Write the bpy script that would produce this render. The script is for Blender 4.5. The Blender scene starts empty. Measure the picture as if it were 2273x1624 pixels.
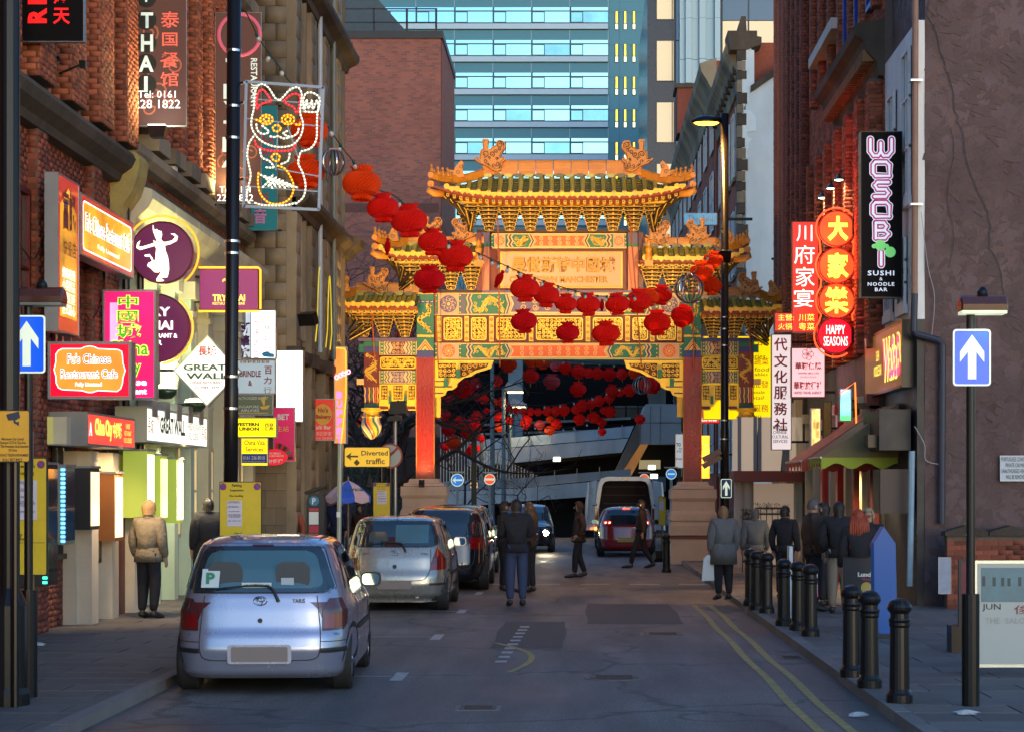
import bpy,bmesh,math,random
import numpy as np
from mathutils import Vector,Matrix
R=math.radians
random.seed(7);rng=np.random.default_rng(7)
S=bpy.context.scene
COL=S.collection

# ---------------------------------------------------------------- camera
F,XV,YV,H=4420.0,1287.5,1082.4,1.95      # focal length and principal point in units of a 2273 wide picture, eye height
cam=bpy.data.objects.new('camera',bpy.data.cameras.new('camera'));COL.objects.link(cam)
cam.location=(0,0,H);cam.rotation_euler=(R(90),0,0)
cam.data.sensor_width=36;cam.data.lens=36*F/2273
cam.data.shift_x=(1136.5-XV)/2273;cam.data.shift_y=(YV-812)/2273
cam.data.clip_start=0.5;cam.data.clip_end=900
S.camera=cam
# ---------------------------------------------------------------- sky and sun
SUN_EL,SUN_AZ=8.0,160.0       # low western sun behind the viewer, already veiled
w=bpy.data.worlds.new('World');S.world=w;w.use_nodes=True
nt=w.node_tree;bg=nt.nodes['Background']
sky=nt.nodes.new('ShaderNodeTexSky');sky.sky_type='NISHITA';sky.sun_disc=False
sky.sun_elevation=R(SUN_EL);sky.sun_rotation=R(SUN_AZ);sky.air_density=1.0;sky.dust_density=0.6;sky.ozone_density=4.0
nt.links.new(sky.outputs[0],bg.inputs[0]);bg.inputs[1].default_value=0.15
sd=bpy.data.lights.new('sun','SUN');sd.energy=0.05;sd.angle=R(45);sd.color=(1,.86,.78)
so=bpy.data.objects.new('sun',sd);COL.objects.link(so)
az=R(SUN_AZ);el=R(SUN_EL)
dirv=Vector((math.sin(az)*math.cos(el),math.cos(az)*math.cos(el),math.sin(el)))
so.rotation_euler=dirv.to_track_quat('Z','Y').to_euler();so.location=(0,0,40)
S.view_settings.view_transform='Standard';S.view_settings.look='None'
S.view_settings.exposure=1.42;S.view_settings.gamma=1;S.view_settings.use_curve_mapping=False
S.render.engine='CYCLES';S.cycles.max_bounces=6;S.cycles.diffuse_bounces=3;S.cycles.glossy_bounces=3
S.cycles.transmission_bounces=4;S.cycles.transparent_max_bounces=8
S.cycles.sample_clamp_indirect=3.0;S.cycles.use_light_tree=True;S.cycles.use_denoising=True
S.cycles.caustics_reflective=False;S.cycles.caustics_refractive=False

# ---------------------------------------------------------------- helpers
def W(x,y,Y):
 return Vector(((x-XV)/F*Y,Y,H+(YV-y)/F*Y))
def WX(x,Y):return (x-XV)/F*Y
def WZ(y,Y):return H+(YV-y)/F*Y
def YX(x,X):return X*F/(x-XV)             # depth at which the plane X crosses column x

ORG={}
def tag(o,label=None,cat=None,group=None,kind=None):
 if label:o['label']=label
 if cat:o['category']=cat
 if group:o['group']=group
 if kind:o['kind']=kind
 return o
def thing(name,label,cat,loc=(0,0,0),group=None):
 o=bpy.data.objects.new(name,None);COL.objects.link(o);o.location=loc;o.empty_display_size=.2
 ORG[o.name]=Vector(loc)
 return tag(o,label,cat,group)
def link(name,me,mat=None,parent=None,smooth=False):
 o=bpy.data.objects.new(name,me);COL.objects.link(o)
 if mat is not None:me.materials.append(mat)
 if parent is not None:
  o.parent=parent;ORG[o.name]=ORG.get(parent.name,Vector())
 else:ORG[o.name]=Vector()
 if smooth:me.shade_smooth()
 return o
def copytree(o,parent=None):
 c=o.copy();COL.objects.link(c);c.parent=parent
 for ch in list(o.children):copytree(ch,c)
 return c

class MB:
 def __init__(s):s.v=[];s.f=[]
 def add(s,vs,fs):
  n=len(s.v);s.v += [tuple(p)for p in vs];s.f += [tuple(i+n for i in f)for f in fs];return s
 def box(s,x0,x1,y0,y1,z0,z1):
  if x0 >x1:x0,x1=x1,x0
  if y0 >y1:y0,y1=y1,y0
  if z0 >z1:z0,z1=z1,z0
  return s.add([(x0,y0,z0),(x1,y0,z0),(x1,y1,z0),(x0,y1,z0),(x0,y0,z1),(x1,y0,z1),(x1,y1,z1),(x0,y1,z1)],
                     [(0,3,2,1),(4,5,6,7),(0,1,5,4),(1,2,6,5),(2,3,7,6),(3,0,4,7)])
 def beam(s,p,q,w,h=None,up=(0,0,1)):
  p,q=Vector(p),Vector(q);h=h or w;d=(q-p).normalized();up=Vector(up)
  a=d.cross(up)
  if a.length <1e-4:a=d.cross(Vector((1,0,0)))
  a.normalize();b=a.cross(d).normalized();a *= w/2;b *= h/2
  vs=[p-a-b,p+a-b,p+a+b,p-a+b,q-a-b,q+a-b,q+a+b,q-a+b]
  return s.add(vs,[(0,3,2,1),(4,5,6,7),(0,1,5,4),(1,2,6,5),(2,3,7,6),(3,0,4,7)])
 def tube(s,pts,r,seg=8,closed=False,cap=True):
  pts=[Vector(p)for p in pts];n=len(pts);rs=r if isinstance(r,(list,tuple))else [r]*n
  base=len(s.v);prev=None
  for i,p in enumerate(pts):
   a=pts[i-1]if (i or closed)else p;b=pts[(i+1)% n]if (i <n-1 or closed)else p
   d=(b-a);d=d.normalized()if d.length >1e-9 else Vector((0,0,1))
   if prev is None:
    u=d.cross(Vector((0,0,1)));
    if u.length <.1:u=d.cross(Vector((1,0,0)))
   else:u=prev-d*prev.dot(d)
   u.normalize();prev=u;v=d.cross(u)
   for k in range(seg):
    t=2*math.pi*k/seg
    s.v.append(tuple(p+(u*math.cos(t)+v*math.sin(t))*rs[i]))
  m=n if closed else n-1
  for i in range(m):
   for k in range(seg):
    a=base+i*seg+k;b=base+i*seg+(k+1)% seg
    c=base+((i+1)% n)*seg+(k+1)% seg;e=base+((i+1)% n)*seg+k
    s.f.append((a,e,c,b))
  if cap and not closed:
   s.f.append(tuple(base+k for k in range(seg)));s.f.append(tuple(base+(n-1)*seg+k for k in reversed(range(seg))))
  return s
 def cyl(s,p,q,r,seg=12,r2=None):return s.tube([p,q],[r,r if r2 is None else r2],seg)
 def lathe(s,prof,o=(0,0,0),seg=16,sx=1,sy=1,wob=None):
  base=len(s.v);n=len(prof)
  for i,(r,z)in enumerate(prof):
   for k in range(seg):
    t=2*math.pi*k/seg;rr=r*(wob(i,k)if wob else 1)
    s.v.append((o[0]+rr*math.cos(t)*sx,o[1]+rr*math.sin(t)*sy,o[2]+z))
  for i in range(n-1):
   for k in range(seg):
    s.f.append((base+i*seg+k,base+i*seg+(k+1)%seg,base+(i+1)*seg+(k+1)%seg,base+(i+1)*seg+k))
  s.f.append(tuple(base+k for k in reversed(range(seg))));s.f.append(tuple(base+(n-1)*seg+k for k in range(seg)))
  return s
 def prism(s,pts,o,u,v,n,d):                # outline in the u,v plane at o, thickness d along n
  o,u,v,n=Vector(o),Vector(u),Vector(v),Vector(n);k=len(pts)
  ar=sum(pts[i][0]*pts[(i+1)%k][1]-pts[(i+1)%k][0]*pts[i][1]for i in range(k))
  if ar <0:pts=pts[::-1]
  A=[o+u*a+v*b for a,b in pts];B=[p+n*d for p in A]
  fs=[tuple(reversed(range(k))),tuple(range(k,2*k))]+[(i,(i+1)%k,k+(i+1)%k,k+i)for i in range(k)]
  if (u.cross(v)).dot(n)*d <0:fs=[tuple(reversed(f))for f in fs]
  return s.add(A+B,fs)
 def ring(s,pts,wd,o,u,v,n,d):              # closed outline band of width wd inside pts (convex-ish)
  k=len(pts);cx=sum(p[0]for p in pts)/k;cy=sum(p[1]for p in pts)/k
  hx=max(abs(p[0]-cx)for p in pts);hy=max(abs(p[1]-cy)for p in pts)
  inn=[(cx+(a-cx)*(1-wd/hx),cy+(b-cy)*(1-wd/hy))for a,b in pts]
  o,u,v,n=Vector(o),Vector(u),Vector(v),Vector(n)
  T=lambda a,b,c:o+u*a+v*b+n*c
  A=[T(a,b,d)for a,b in pts];B=[T(a,b,d)for a,b in inn];C0=[T(a,b,0)for a,b in pts];D=[T(a,b,0)for a,b in inn]
  fs=[]
  for i in range(k):
   j=(i+1)% k
   fs += [(i,j,k+j,k+i),(2*k+i,2*k+j,j,i),(k+i,k+j,3*k+j,3*k+i)]
  return s.add(A+B+C0+D,fs)
 def strip(s,pts,wd,o,u,v,n,d=0.0):         # flat ribbon through 2-d points
  o,u,v,n=Vector(o),Vector(u),Vector(v),Vector(n);m=len(pts);vs=[]
  for i in range(m):
   a=pts[max(i-1,0)];b=pts[min(i+1,m-1)];dx,dy=b[0]-a[0],b[1]-a[1];L=math.hypot(dx,dy)or 1
   ww=wd(i/(m-1))if callable(wd)else wd
   nx,ny=-dy/L*ww/2,dx/L*ww/2
   for sg in (1,-1):vs.append(o+u*(pts[i][0]+sg*nx)+v*(pts[i][1]+sg*ny)+n*d)
  return s.add(vs,[(2*i,2*i+1,2*i+3,2*i+2)for i in range(m-1)])
 def grid(s,P):                                   # P[i][j] of points
  n,m=len(P),len(P[0])
  return s.add([p for r in P for p in r],[(i*m+j,i*m+j+1,(i+1)*m+j+1,(i+1)*m+j)for i in range(n-1)for j in range(m-1)])
 def me(s,name,org=None):
  me=bpy.data.meshes.new(name)
  vs=s.v if org is None else [(a-org[0],b-org[1],c-org[2])for a,b,c in s.v]
  me.from_pydata(vs,[],s.f);me.validate();me.update();return me
 def build(s,name,mat=None,parent=None,smooth=False,recalc=False):
  org=ORG.get(parent.name)if parent is not None else None
  me=s.me(name,org)
  if recalc:
   b=bmesh.new();b.from_mesh(me);bmesh.ops.recalc_face_normals(b,faces=b.faces);b.to_mesh(me);b.free()
  return link(name,me,mat,parent,smooth)

UX,UY,UZ=Vector((1,0,0)),Vector((0,1,0)),Vector((0,0,1))
FRONT=(UX,UZ,-UY);LEFTW=(UY,UZ,UX);RIGHTW=(-UY,UZ,-UX)
def rrect(x0,y0,x1,y1,r,k=4):
 out=[]
 for cx,cy,a0 in ((x1-r,y0+r,-90),(x1-r,y1-r,0),(x0+r,y1-r,90),(x0+r,y0+r,180)):
  for i in range(k+1):
   t=R(a0+90*i/k);out.append((cx+r*math.cos(t),cy+r*math.sin(t)))
 return out
def circ(cx,cy,r,k=32,ry=None):return [(cx+r*math.cos(2*math.pi*i/k),cy+(ry or r)*math.sin(2*math.pi*i/k))for i in range(k)]
def smooth_path(pts,k=5,closed=False):
 out=[];n=len(pts);P=[Vector(p)for p in pts]
 rngi=range(n if closed else n-1)
 for i in rngi:
  p0=P[i-1]if (i or closed)else P[0];p1=P[i];p2=P[(i+1)%n];p3=P[(i+2)%n]if (closed or i+2 <n)else P[-1]
  for j in range(k):
   t=j/k;out.append(tuple(.5*((2*p1)+(p2-p0)*t+(2*p0-5*p1+4*p2-p3)*t*t+(3*p1-p0-3*p2+p3)*t**3)))
 if not closed:out.append(tuple(P[-1]))
 return out

# ---------------------------------------------------------------- materials
MATS={}
def mat(name,col,rough=.6,metal=0,em=None,es=0,var=0,vs=3,bump=0,bs=30,isl=0,coat=0,trans=0,alpha=1,dirt=0,spec=.5,emvar=0,emscale=4):
 if name in MATS:return MATS[name]
 m=bpy.data.materials.new(name);m.use_nodes=True;t=m.node_tree;N=t.nodes;L=t.links;p=N['Principled BSDF']
 p.inputs['Base Color'].default_value=(*col,1);p.inputs['Roughness'].default_value=rough;p.inputs['Metallic'].default_value=metal
 p.inputs['Coat Weight'].default_value=coat;p.inputs['Transmission Weight'].default_value=trans;p.inputs['Alpha'].default_value=alpha
 p.inputs['Specular IOR Level'].default_value=spec
 if em is not None:p.inputs['Emission Color'].default_value=(*em,1);p.inputs['Emission Strength'].default_value=es
 tc=N.new('ShaderNodeTexCoord')
 src=None
 def mul(a,fac_out,lo,hi):
  mr=N.new('ShaderNodeMapRange');mr.inputs[3].default_value=lo;mr.inputs[4].default_value=hi;L.new(fac_out,mr.inputs[0])
  mx=N.new('ShaderNodeMix');mx.data_type='RGBA';mx.blend_type='MULTIPLY';mx.inputs[0].default_value=1
  if a is None:mx.inputs[6].default_value=(*col,1)
  else:L.new(a,mx.inputs[6])
  L.new(mr.outputs[0],mx.inputs[7]);return mx.outputs[2]
 if var:
  nz=N.new('ShaderNodeTexNoise');nz.inputs['Scale'].default_value=vs;nz.inputs['Detail'].default_value=6;nz.inputs['Roughness'].default_value=.65
  L.new(tc.outputs['Object'],nz.inputs['Vector']);src=mul(src,nz.outputs[0],1-var*1.6,1+var*1.2)
  rr=N.new('ShaderNodeMapRange');rr.inputs[3].default_value=max(.03,rough-.15);rr.inputs[4].default_value=min(1,rough+.15)
  L.new(nz.outputs[0],rr.inputs[0]);L.new(rr.outputs[0],p.inputs['Roughness'])
 if isl:
  g=N.new('ShaderNodeNewGeometry');oi=N.new('ShaderNodeObjectInfo');ad=N.new('ShaderNodeMath');ad.operation='ADD'
  fr=N.new('ShaderNodeMath');fr.operation='FRACT'
  L.new(g.outputs['Random Per Island'],ad.inputs[0]);L.new(oi.outputs['Random'],ad.inputs[1]);L.new(ad.outputs[0],fr.inputs[0])
  src=mul(src,fr.outputs[0],1-isl,1+isl*.7)
 if dirt:
  nz2=N.new('ShaderNodeTexNoise');nz2.inputs['Scale'].default_value=.9;nz2.inputs['Detail'].default_value=8
  mp=N.new('ShaderNodeMapping');mp.inputs['Scale'].default_value=(1,1,.25);L.new(tc.outputs['Object'],mp.inputs[0]);L.new(mp.outputs[0],nz2.inputs['Vector'])
  cr=N.new('ShaderNodeValToRGB');cr.color_ramp.elements[0].position=.38;cr.color_ramp.elements[1].position=.62;L.new(nz2.outputs[0],cr.inputs[0])
  src=mul(src,cr.outputs[0],1-dirt,1)
 if src is not None:L.new(src,p.inputs['Base Color'])
 if bump:
  nb=N.new('ShaderNodeTexNoise');nb.inputs['Scale'].default_value=bs;nb.inputs['Detail'].default_value=5;L.new(tc.outputs['Object'],nb.inputs['Vector'])
  b=N.new('ShaderNodeBump');b.inputs['Strength'].default_value=bump;b.inputs['Distance'].default_value=.02
  L.new(nb.outputs[0],b.inputs['Height']);L.new(b.outputs[0],p.inputs['Normal'])
 if emvar:
  ne=N.new('ShaderNodeTexNoise');ne.inputs['Scale'].default_value=emscale;L.new(tc.outputs['Object'],ne.inputs['Vector'])
  mr=N.new('ShaderNodeMapRange');mr.inputs[1].default_value=.3;mr.inputs[2].default_value=.7
  mr.inputs[3].default_value=es*(1-emvar);mr.inputs[4].default_value=es*(1+emvar);L.new(ne.outputs[0],mr.inputs[0]);L.new(mr.outputs[0],p.inputs['Emission Strength'])
 MATS[name]=m;return m
def em(name,col,es,base=None,var=.25,sc=3):
 es=es*.5
 return mat(name,base or tuple(c*.5 for c in col),.35,em=col,es=es,emvar=var,emscale=sc)

brick_red=mat('brick_red',(.44,.115,.05),.85,var=.3,vs=9,bump=.2,bs=60,isl=.45,dirt=.25)
brick_brown=mat('brick_brown',(.33,.085,.045),.85,var=.3,vs=9,bump=.2,bs=60,isl=.45,dirt=.3)
mortar=mat('mortar',(.16,.12,.10),.95,var=.25,vs=12,bump=.4,bs=70)
stone=mat('sandstone',(.36,.28,.18),.85,var=.2,vs=2.5,bump=.35,bs=25,dirt=.55,isl=.12)
stone_dark=mat('sooty_stone',(.11,.085,.06),.9,var=.35,vs=3,bump=.5,bs=22,dirt=.5,isl=.15)
cream=mat('cream_paint',(.62,.58,.40),.6,var=.12,vs=4,bump=.1,bs=30,dirt=.3)
pale_green=mat('pale_green_paint',(.50,.62,.48),.5,var=.1,vs=4,dirt=.25)
white_paint=mat('white_paint',(.85,.88,.88),.6,var=.1,vs=5,bump=.25,bs=18,dirt=.15)
black_metal=mat('black_metal',(.010,.009,.010),.3,spec=.35)
black_paint=mat('black_paint',(.02,.02,.022),.5,var=.2)
grey_metal=mat('grey_metal',(.33,.35,.37),.4,metal=.7,var=.1)
steel=mat('steel',(.55,.56,.58),.25,metal=1)
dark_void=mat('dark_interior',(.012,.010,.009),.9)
glass_dark=mat('dark_glass',(.03,.04,.05),.08,metal=.3,coat=1)
red_paint=mat('red_paint',(.42,.015,.012),.35,var=.15,coat=.4)
maroon=mat('maroon_paint',(.14,.02,.018),.45,var=.2)
blue_sign=mat('blue_sign_face',(.0,.07,.62),.3,em=(.0,.10,.8),es=.28)
white_sign=mat('white_sign_face',(.78,.84,.70),.35,em=(.8,1,.8),es=.2)
yellow_sign=mat('yellow_sign_face',(.75,.55,.02),.45,var=.12,vs=6)
amber_sign=mat('amber_sign_face',(.80,.42,.02),.45,var=.12,vs=6)
paper=mat('white_paper',(.68,.64,.74),.8,var=.06)
ink=mat('black_ink',(.015,.015,.02),.6)
red_ink=mat('red_ink',(.45,.02,.02),.6)

# ---------------------------------------------------------------- lettering
TMP=bpy.data.scenes.new('workbench')                # letters and figures are shaped in an empty side scene, then copied over
def baked(o):
 TMP.collection.objects.link(o)
 with bpy.context.temp_override(scene=TMP,view_layer=TMP.view_layers[0]):
  dg=bpy.context.evaluated_depsgraph_get();return bpy.data.meshes.new_from_object(o.evaluated_get(dg))
def text_mesh(body,off=0.0,spacing=1.0,line=1.0,ext=0.0,align='CENTER'):
 cu=bpy.data.curves.new('lettering','FONT');cu.body=body;cu.size=1;cu.align_x=align
 cu.offset=off;cu.resolution_u=2;cu.space_character=spacing;cu.space_line=line;cu.extrude=ext
 o=bpy.data.objects.new('lettering',cu);me=baked(o)
 bpy.data.objects.remove(o);bpy.data.curves.remove(cu);return me
def lettering(body,o,w_,h_,basis,m,parent,off=0.0,spacing=1.0,line=1.0,slant=0.0,keep=False,name='lettering',depth=0.004,arc=0):
 """the words fitted into the box w_ x h_ whose lower left corner is o"""
 me=text_mesh(body,off,spacing,line);n=len(me.vertices)
 if n ==0:return None
 co=np.empty(n*3,dtype=np.float32);me.vertices.foreach_get('co',co);co=co.reshape(n,3)
 lo,hi=co.min(0),co.max(0);sx=w_/max(hi[0]-lo[0],1e-6);sy=h_/max(hi[1]-lo[1],1e-6)
 ox=oy=0
 if keep:
  k=min(sx,sy);ox=(w_-k*(hi[0]-lo[0]))/2;oy=(h_-k*(hi[1]-lo[1]))/2;sx=sy=k
 X=(co[:,0]-lo[0])*sx+ox;Z=(co[:,1]-lo[1])*sy+oy;X=X+slant*Z
 if arc:Z=Z+arc*(1-((X-w_/2)/(w_/2))**2)
 u,v,nn=[np.array(b)for b in basis];org=np.array(o)-np.array(ORG.get(parent.name,Vector()))
 P=org[None]+X[:,None]*u+Z[:,None]*v+nn[None]*depth
 me.vertices.foreach_set('co',P.astype(np.float32).ravel());me.update();me.materials.clear()
 return link(name,me,m,parent)

# flat ornament helpers -------------------------------------------------
def curl(cx,cy,r,turns=1.3,a0=0,sg=1,k=18):
 return [(cx+r*(1-.75*i/k)*math.cos(a0+sg*2*math.pi*turns*i/k),cy+r*(1-.75*i/k)*math.sin(a0+sg*2*math.pi*turns*i/k))for i in range(k+1)]
def scrollwork(mb,x0,z0,x1,z1,basis,o,wd,cell,d,seed=0):
 rr=random.Random(seed);nx=max(1,round((x1-x0)/cell));nz=max(1,round((z1-z0)/cell));cw=(x1-x0)/nx;ch=(z1-z0)/nz
 for i in range(nx):
  for j in range(nz):
   mb.strip(curl(x0+(i+.5)*cw,z0+(j+.5)*ch,min(cw,ch)*.48,rr.uniform(1,1.6),rr.uniform(0,6.3),1 if (i+j)% 2 else-1,12),wd,o,*basis,d)
def dragonwork(mb,x0,z0,x1,z1,basis,o,wd,d,seed=0):
 rr=random.Random(seed);w_,h_=x1-x0,z1-z0;n=60;ph=rr.uniform(0,6)
 fx,fz=(1,0)if w_ >=h_ else (0,1);a=[]
 wav=max(.8,.62*max(w_,h_)/min(w_,h_))
 for i in range(n+1):
  t=i/n;s=math.sin(t*wav*2*math.pi+ph)*.36+math.sin(t*wav*4.4*math.pi+ph*2)*.07
  a.append((x0+(.04+.92*t)*w_,z0+(.5+s)*h_)if fx else (x0+(.5+s)*w_,z0+(.04+.92*t)*h_))
 mb.strip(a,lambda t:wd*(.6+1.5*math.sin(math.pi*min(1,t*1.1))),o,*basis,d)
 for i in range(4,n-3,4):
  p,q=a[i],a[i+1];dx,dy=q[0]-p[0],q[1]-p[1];L=math.hypot(dx,dy)or 1;sg=rr.choice((1,-1));L2=min(w_,h_)*rr.uniform(.14,.26)
  e=(p[0]-dy/L*sg*L2,p[1]+dx/L*sg*L2)
  e=(min(max(e[0],x0+.01),x1-.01),min(max(e[1],z0+.01),z1-.01))
  mb.strip([p,((p[0]+e[0])/2+dx/L*L2*.3,(p[1]+e[1])/2+dy/L*L2*.3),e],lambda t:wd*(.9-.6*t),o,*basis,d)
 e=a[-1];mb.strip(curl(min(max(e[0],x0+.06),x1-.06),min(max(e[1],z0+.06),z1-.06),min(w_,h_)*.13,1,ph),wd,o,*basis,d)

# ---------------------------------------------------------------- bricks
BW,BH,BG=.225,.075,.010
NB=[0]
def brickfield(parent,m,o,u,v,n,w_,h_,holes=(),singles=0,key=None,bw=BW,bh=BH,back=True,mm=None,name='brick'):
 """running-bond bricks standing proud of a mortar bed; the ones that show largest (ranked by key) are objects, the rest one mesh"""
 o,u,v,n=[np.array(a,dtype=float)for a in (o,u,v,n)]
 cells=[]
 rows=int(h_/bh)
 for r in range(rows):
  z=r*bh;off=(bw/2 if r % 2 else 0);x=-off
  while x <w_-.02:
   a,b=max(x,0),min(x+bw,w_);x += bw
   if b-a <.04:continue
   cx,cz=(a+b)/2,z+bh/2
   if any(h[0]<cx <h[2]and h[1]<cz <h[3]for h in holes):continue
   cells.append((a+BG/2,b-BG/2,z+BG/2,z+bh-BG/2))
 if not cells:return
 c=np.array(cells)
 if key is not None and singles:c=c[np.argsort([key(o+u*(q[0]+q[1])/2+v*q[2])for q in c])]
 org=np.array(ORG.get(parent.name,Vector()))
 T=np.array([(0,0,0),(1,0,0),(1,1,0),(0,1,0),(0,0,1),(1,0,1),(1,1,1),(0,1,1)],float)
 FQ=np.array([(4,5,6,7),(0,1,5,4),(1,2,6,5),(2,3,7,6),(3,0,4,7)])
 proto={}
 for q in c[:singles]:
  L=round(q[1]-q[0],3)
  k=(L,tuple(u),tuple(n),m.name)
  if k not in proto:
   vs=[tuple(u*(t[0]*L)+v*(t[1]*(bh-BG))+n*(t[2]*.012))for t in T]
   me=bpy.data.meshes.new('brick');me.from_pydata(vs,[],[tuple(int(i)for i in f)for f in FQ]);me.materials.append(m);proto[k]=me
  b=bpy.data.objects.new(name,proto[k]);COL.objects.link(b);b.parent=parent
  b.location=tuple(o+u*q[0]+v*q[2]+n*random.uniform(-.003,.003)-org)
 q=c[singles:];k=len(q)
 if k:
  P=(o[None,None]-org[None,None]+(q[:,0,None]+T[None,:,0]*(q[:,1]-q[:,0])[:,None])[...,None]*u
             +(q[:,2,None]+T[None,:,1]*(q[:,3]-q[:,2])[:,None])[...,None]*v
             +(T[None,:,2]*(.012+rng.uniform(-.0022,.0022,k)[:,None]))[...,None]*n)
  fs=(FQ[None]+8*np.arange(k)[:,None,None]).reshape(-1)
  me=bpy.data.meshes.new('brickwork');me.vertices.add(8*k);me.vertices.foreach_set('co',P.astype(np.float32).ravel())
  me.loops.add(len(fs));me.loops.foreach_set('vertex_index',fs.astype(np.int32));me.polygons.add(5*k)
  me.polygons.foreach_set('loop_start',np.arange(0,20*k,4,dtype=np.int32));me.update(calc_edges=True)
  b=link('brickwork',me,m,parent);b['kind']='stuff'
 NB[0]+= len(c)

# ---------------------------------------------------------------- signs
def sign(name,label,cat,box,Y,face,frame=grey_metal,depth=.12,rim=.018,texts=(),arms=(),group=None,rr=0,extra=None):
 """a flat board or light box facing down the street; box in picture units at depth Y"""
 x0,y0,x1,y1=box;a,b=W(x0,y1,Y),W(x1,y0,Y)
 X0,X1,Z0,Z1=a.x,b.x,a.z,b.z
 t=thing(name,label,cat,(X0,Y,Z0),group)
 pts=rrect(X0,Z0,X1,Z1,rr,4)if rr else [(X0,Z0),(X1,Z0),(X1,Z1),(X0,Z1)]
 MB().prism(pts,(0,Y+depth,0),UX,UZ,-UY,depth-.006).build('case',frame,t)
 MB().ring(pts,rim,(0,Y+.006,0),UX,UZ,-UY,.012).build('frame',frame,t)
 cx,cz=(X0+X1)/2,(Z0+Z1)/2;kx=1-2*rim/(X1-X0)*.9;kz=1-2*rim/(Z1-Z0)*.9
 MB().prism([(cx+(p[0]-cx)*kx,cz+(p[1]-cz)*kz)for p in pts],(0,Y+.006,0),UX,UZ,-UY,.004).build('face',face,t)
 for tx in texts:
  body,(a0,b0,a1,b1),m=tx[:3];kw=tx[3]if len(tx)>3 else {}
  p,q=W(a0,b1,Y),W(a1,b0,Y)
  lettering(body,(p.x,Y+.001,p.z),q.x-p.x,q.z-p.z,FRONT,m,t,**kw)
 for (p,q,r_)in arms:MB().beam(p,q,r_,r_).build('bracket',black_metal,t)
 if extra:extra(t)
 return t
def wallsign(name,label,cat,X,side,Y0,Y1,Z0,Z1,face,frame=grey_metal,depth=.2,rim=.03,texts=(),group=None,extra=None):
 """a fascia along the facade; side 'L' faces +X, 'R' faces -X; texts boxes as fractions (u0, v0, u1, v1)"""
 B=LEFTW if side =='L' else RIGHTW;sg=1 if side =='L' else-1
 t=thing(name,label,cat,(X,(Y0+Y1)/2,Z0),group)
 MB().box(X-sg*depth,X,Y0,Y1,Z0,Z1).build('case',frame,t)
 u0=Y0 if side =='L' else-Y1;L=Y1-Y0
 org=Vector((X,0,0))if side =='L' else Vector((X,0,0))
 pts=[(u0,Z0),(u0+L,Z0),(u0+L,Z1),(u0,Z1)]
 MB().ring(pts,rim,org,*B,.012).build('frame',frame,t)
 MB().prism([(u0+rim*.95,Z0+rim*.95),(u0+L-rim*.95,Z0+rim*.95),(u0+L-rim*.95,Z1-rim*.95),(u0+rim*.95,Z1-rim*.95)],org,*B,.005).build('face',face,t)
 for tx in texts:
  body,(a,b,c,d),m=tx[:3];kw=tx[3]if len(tx)>3 else {}
  o=org+B[0]*(u0+a*L)+UZ*(Z0+b*(Z1-Z0))+B[2]*.006
  lettering(body,o,(c-a)*L,(d-b)*(Z1-Z0),B,m,t,**kw)
 if extra:extra(t,org,B,u0,L)
 return t
def spot(name,loc,target,energy,col,size=60,blend=.6,r=.15,parent=None):
 l=bpy.data.lights.new(name,'SPOT');l.energy=energy;l.color=col;l.spot_size=R(size);l.spot_blend=blend;l.shadow_soft_size=r
 o=bpy.data.objects.new(name,l);COL.objects.link(o)
 d=Vector(target)-Vector(loc)
 if parent is not None:o.parent=parent;loc=Vector(loc)-ORG.get(parent.name,Vector())
 o.location=loc;o.rotation_euler=d.to_track_quat('-Z','Y').to_euler();return o
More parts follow.
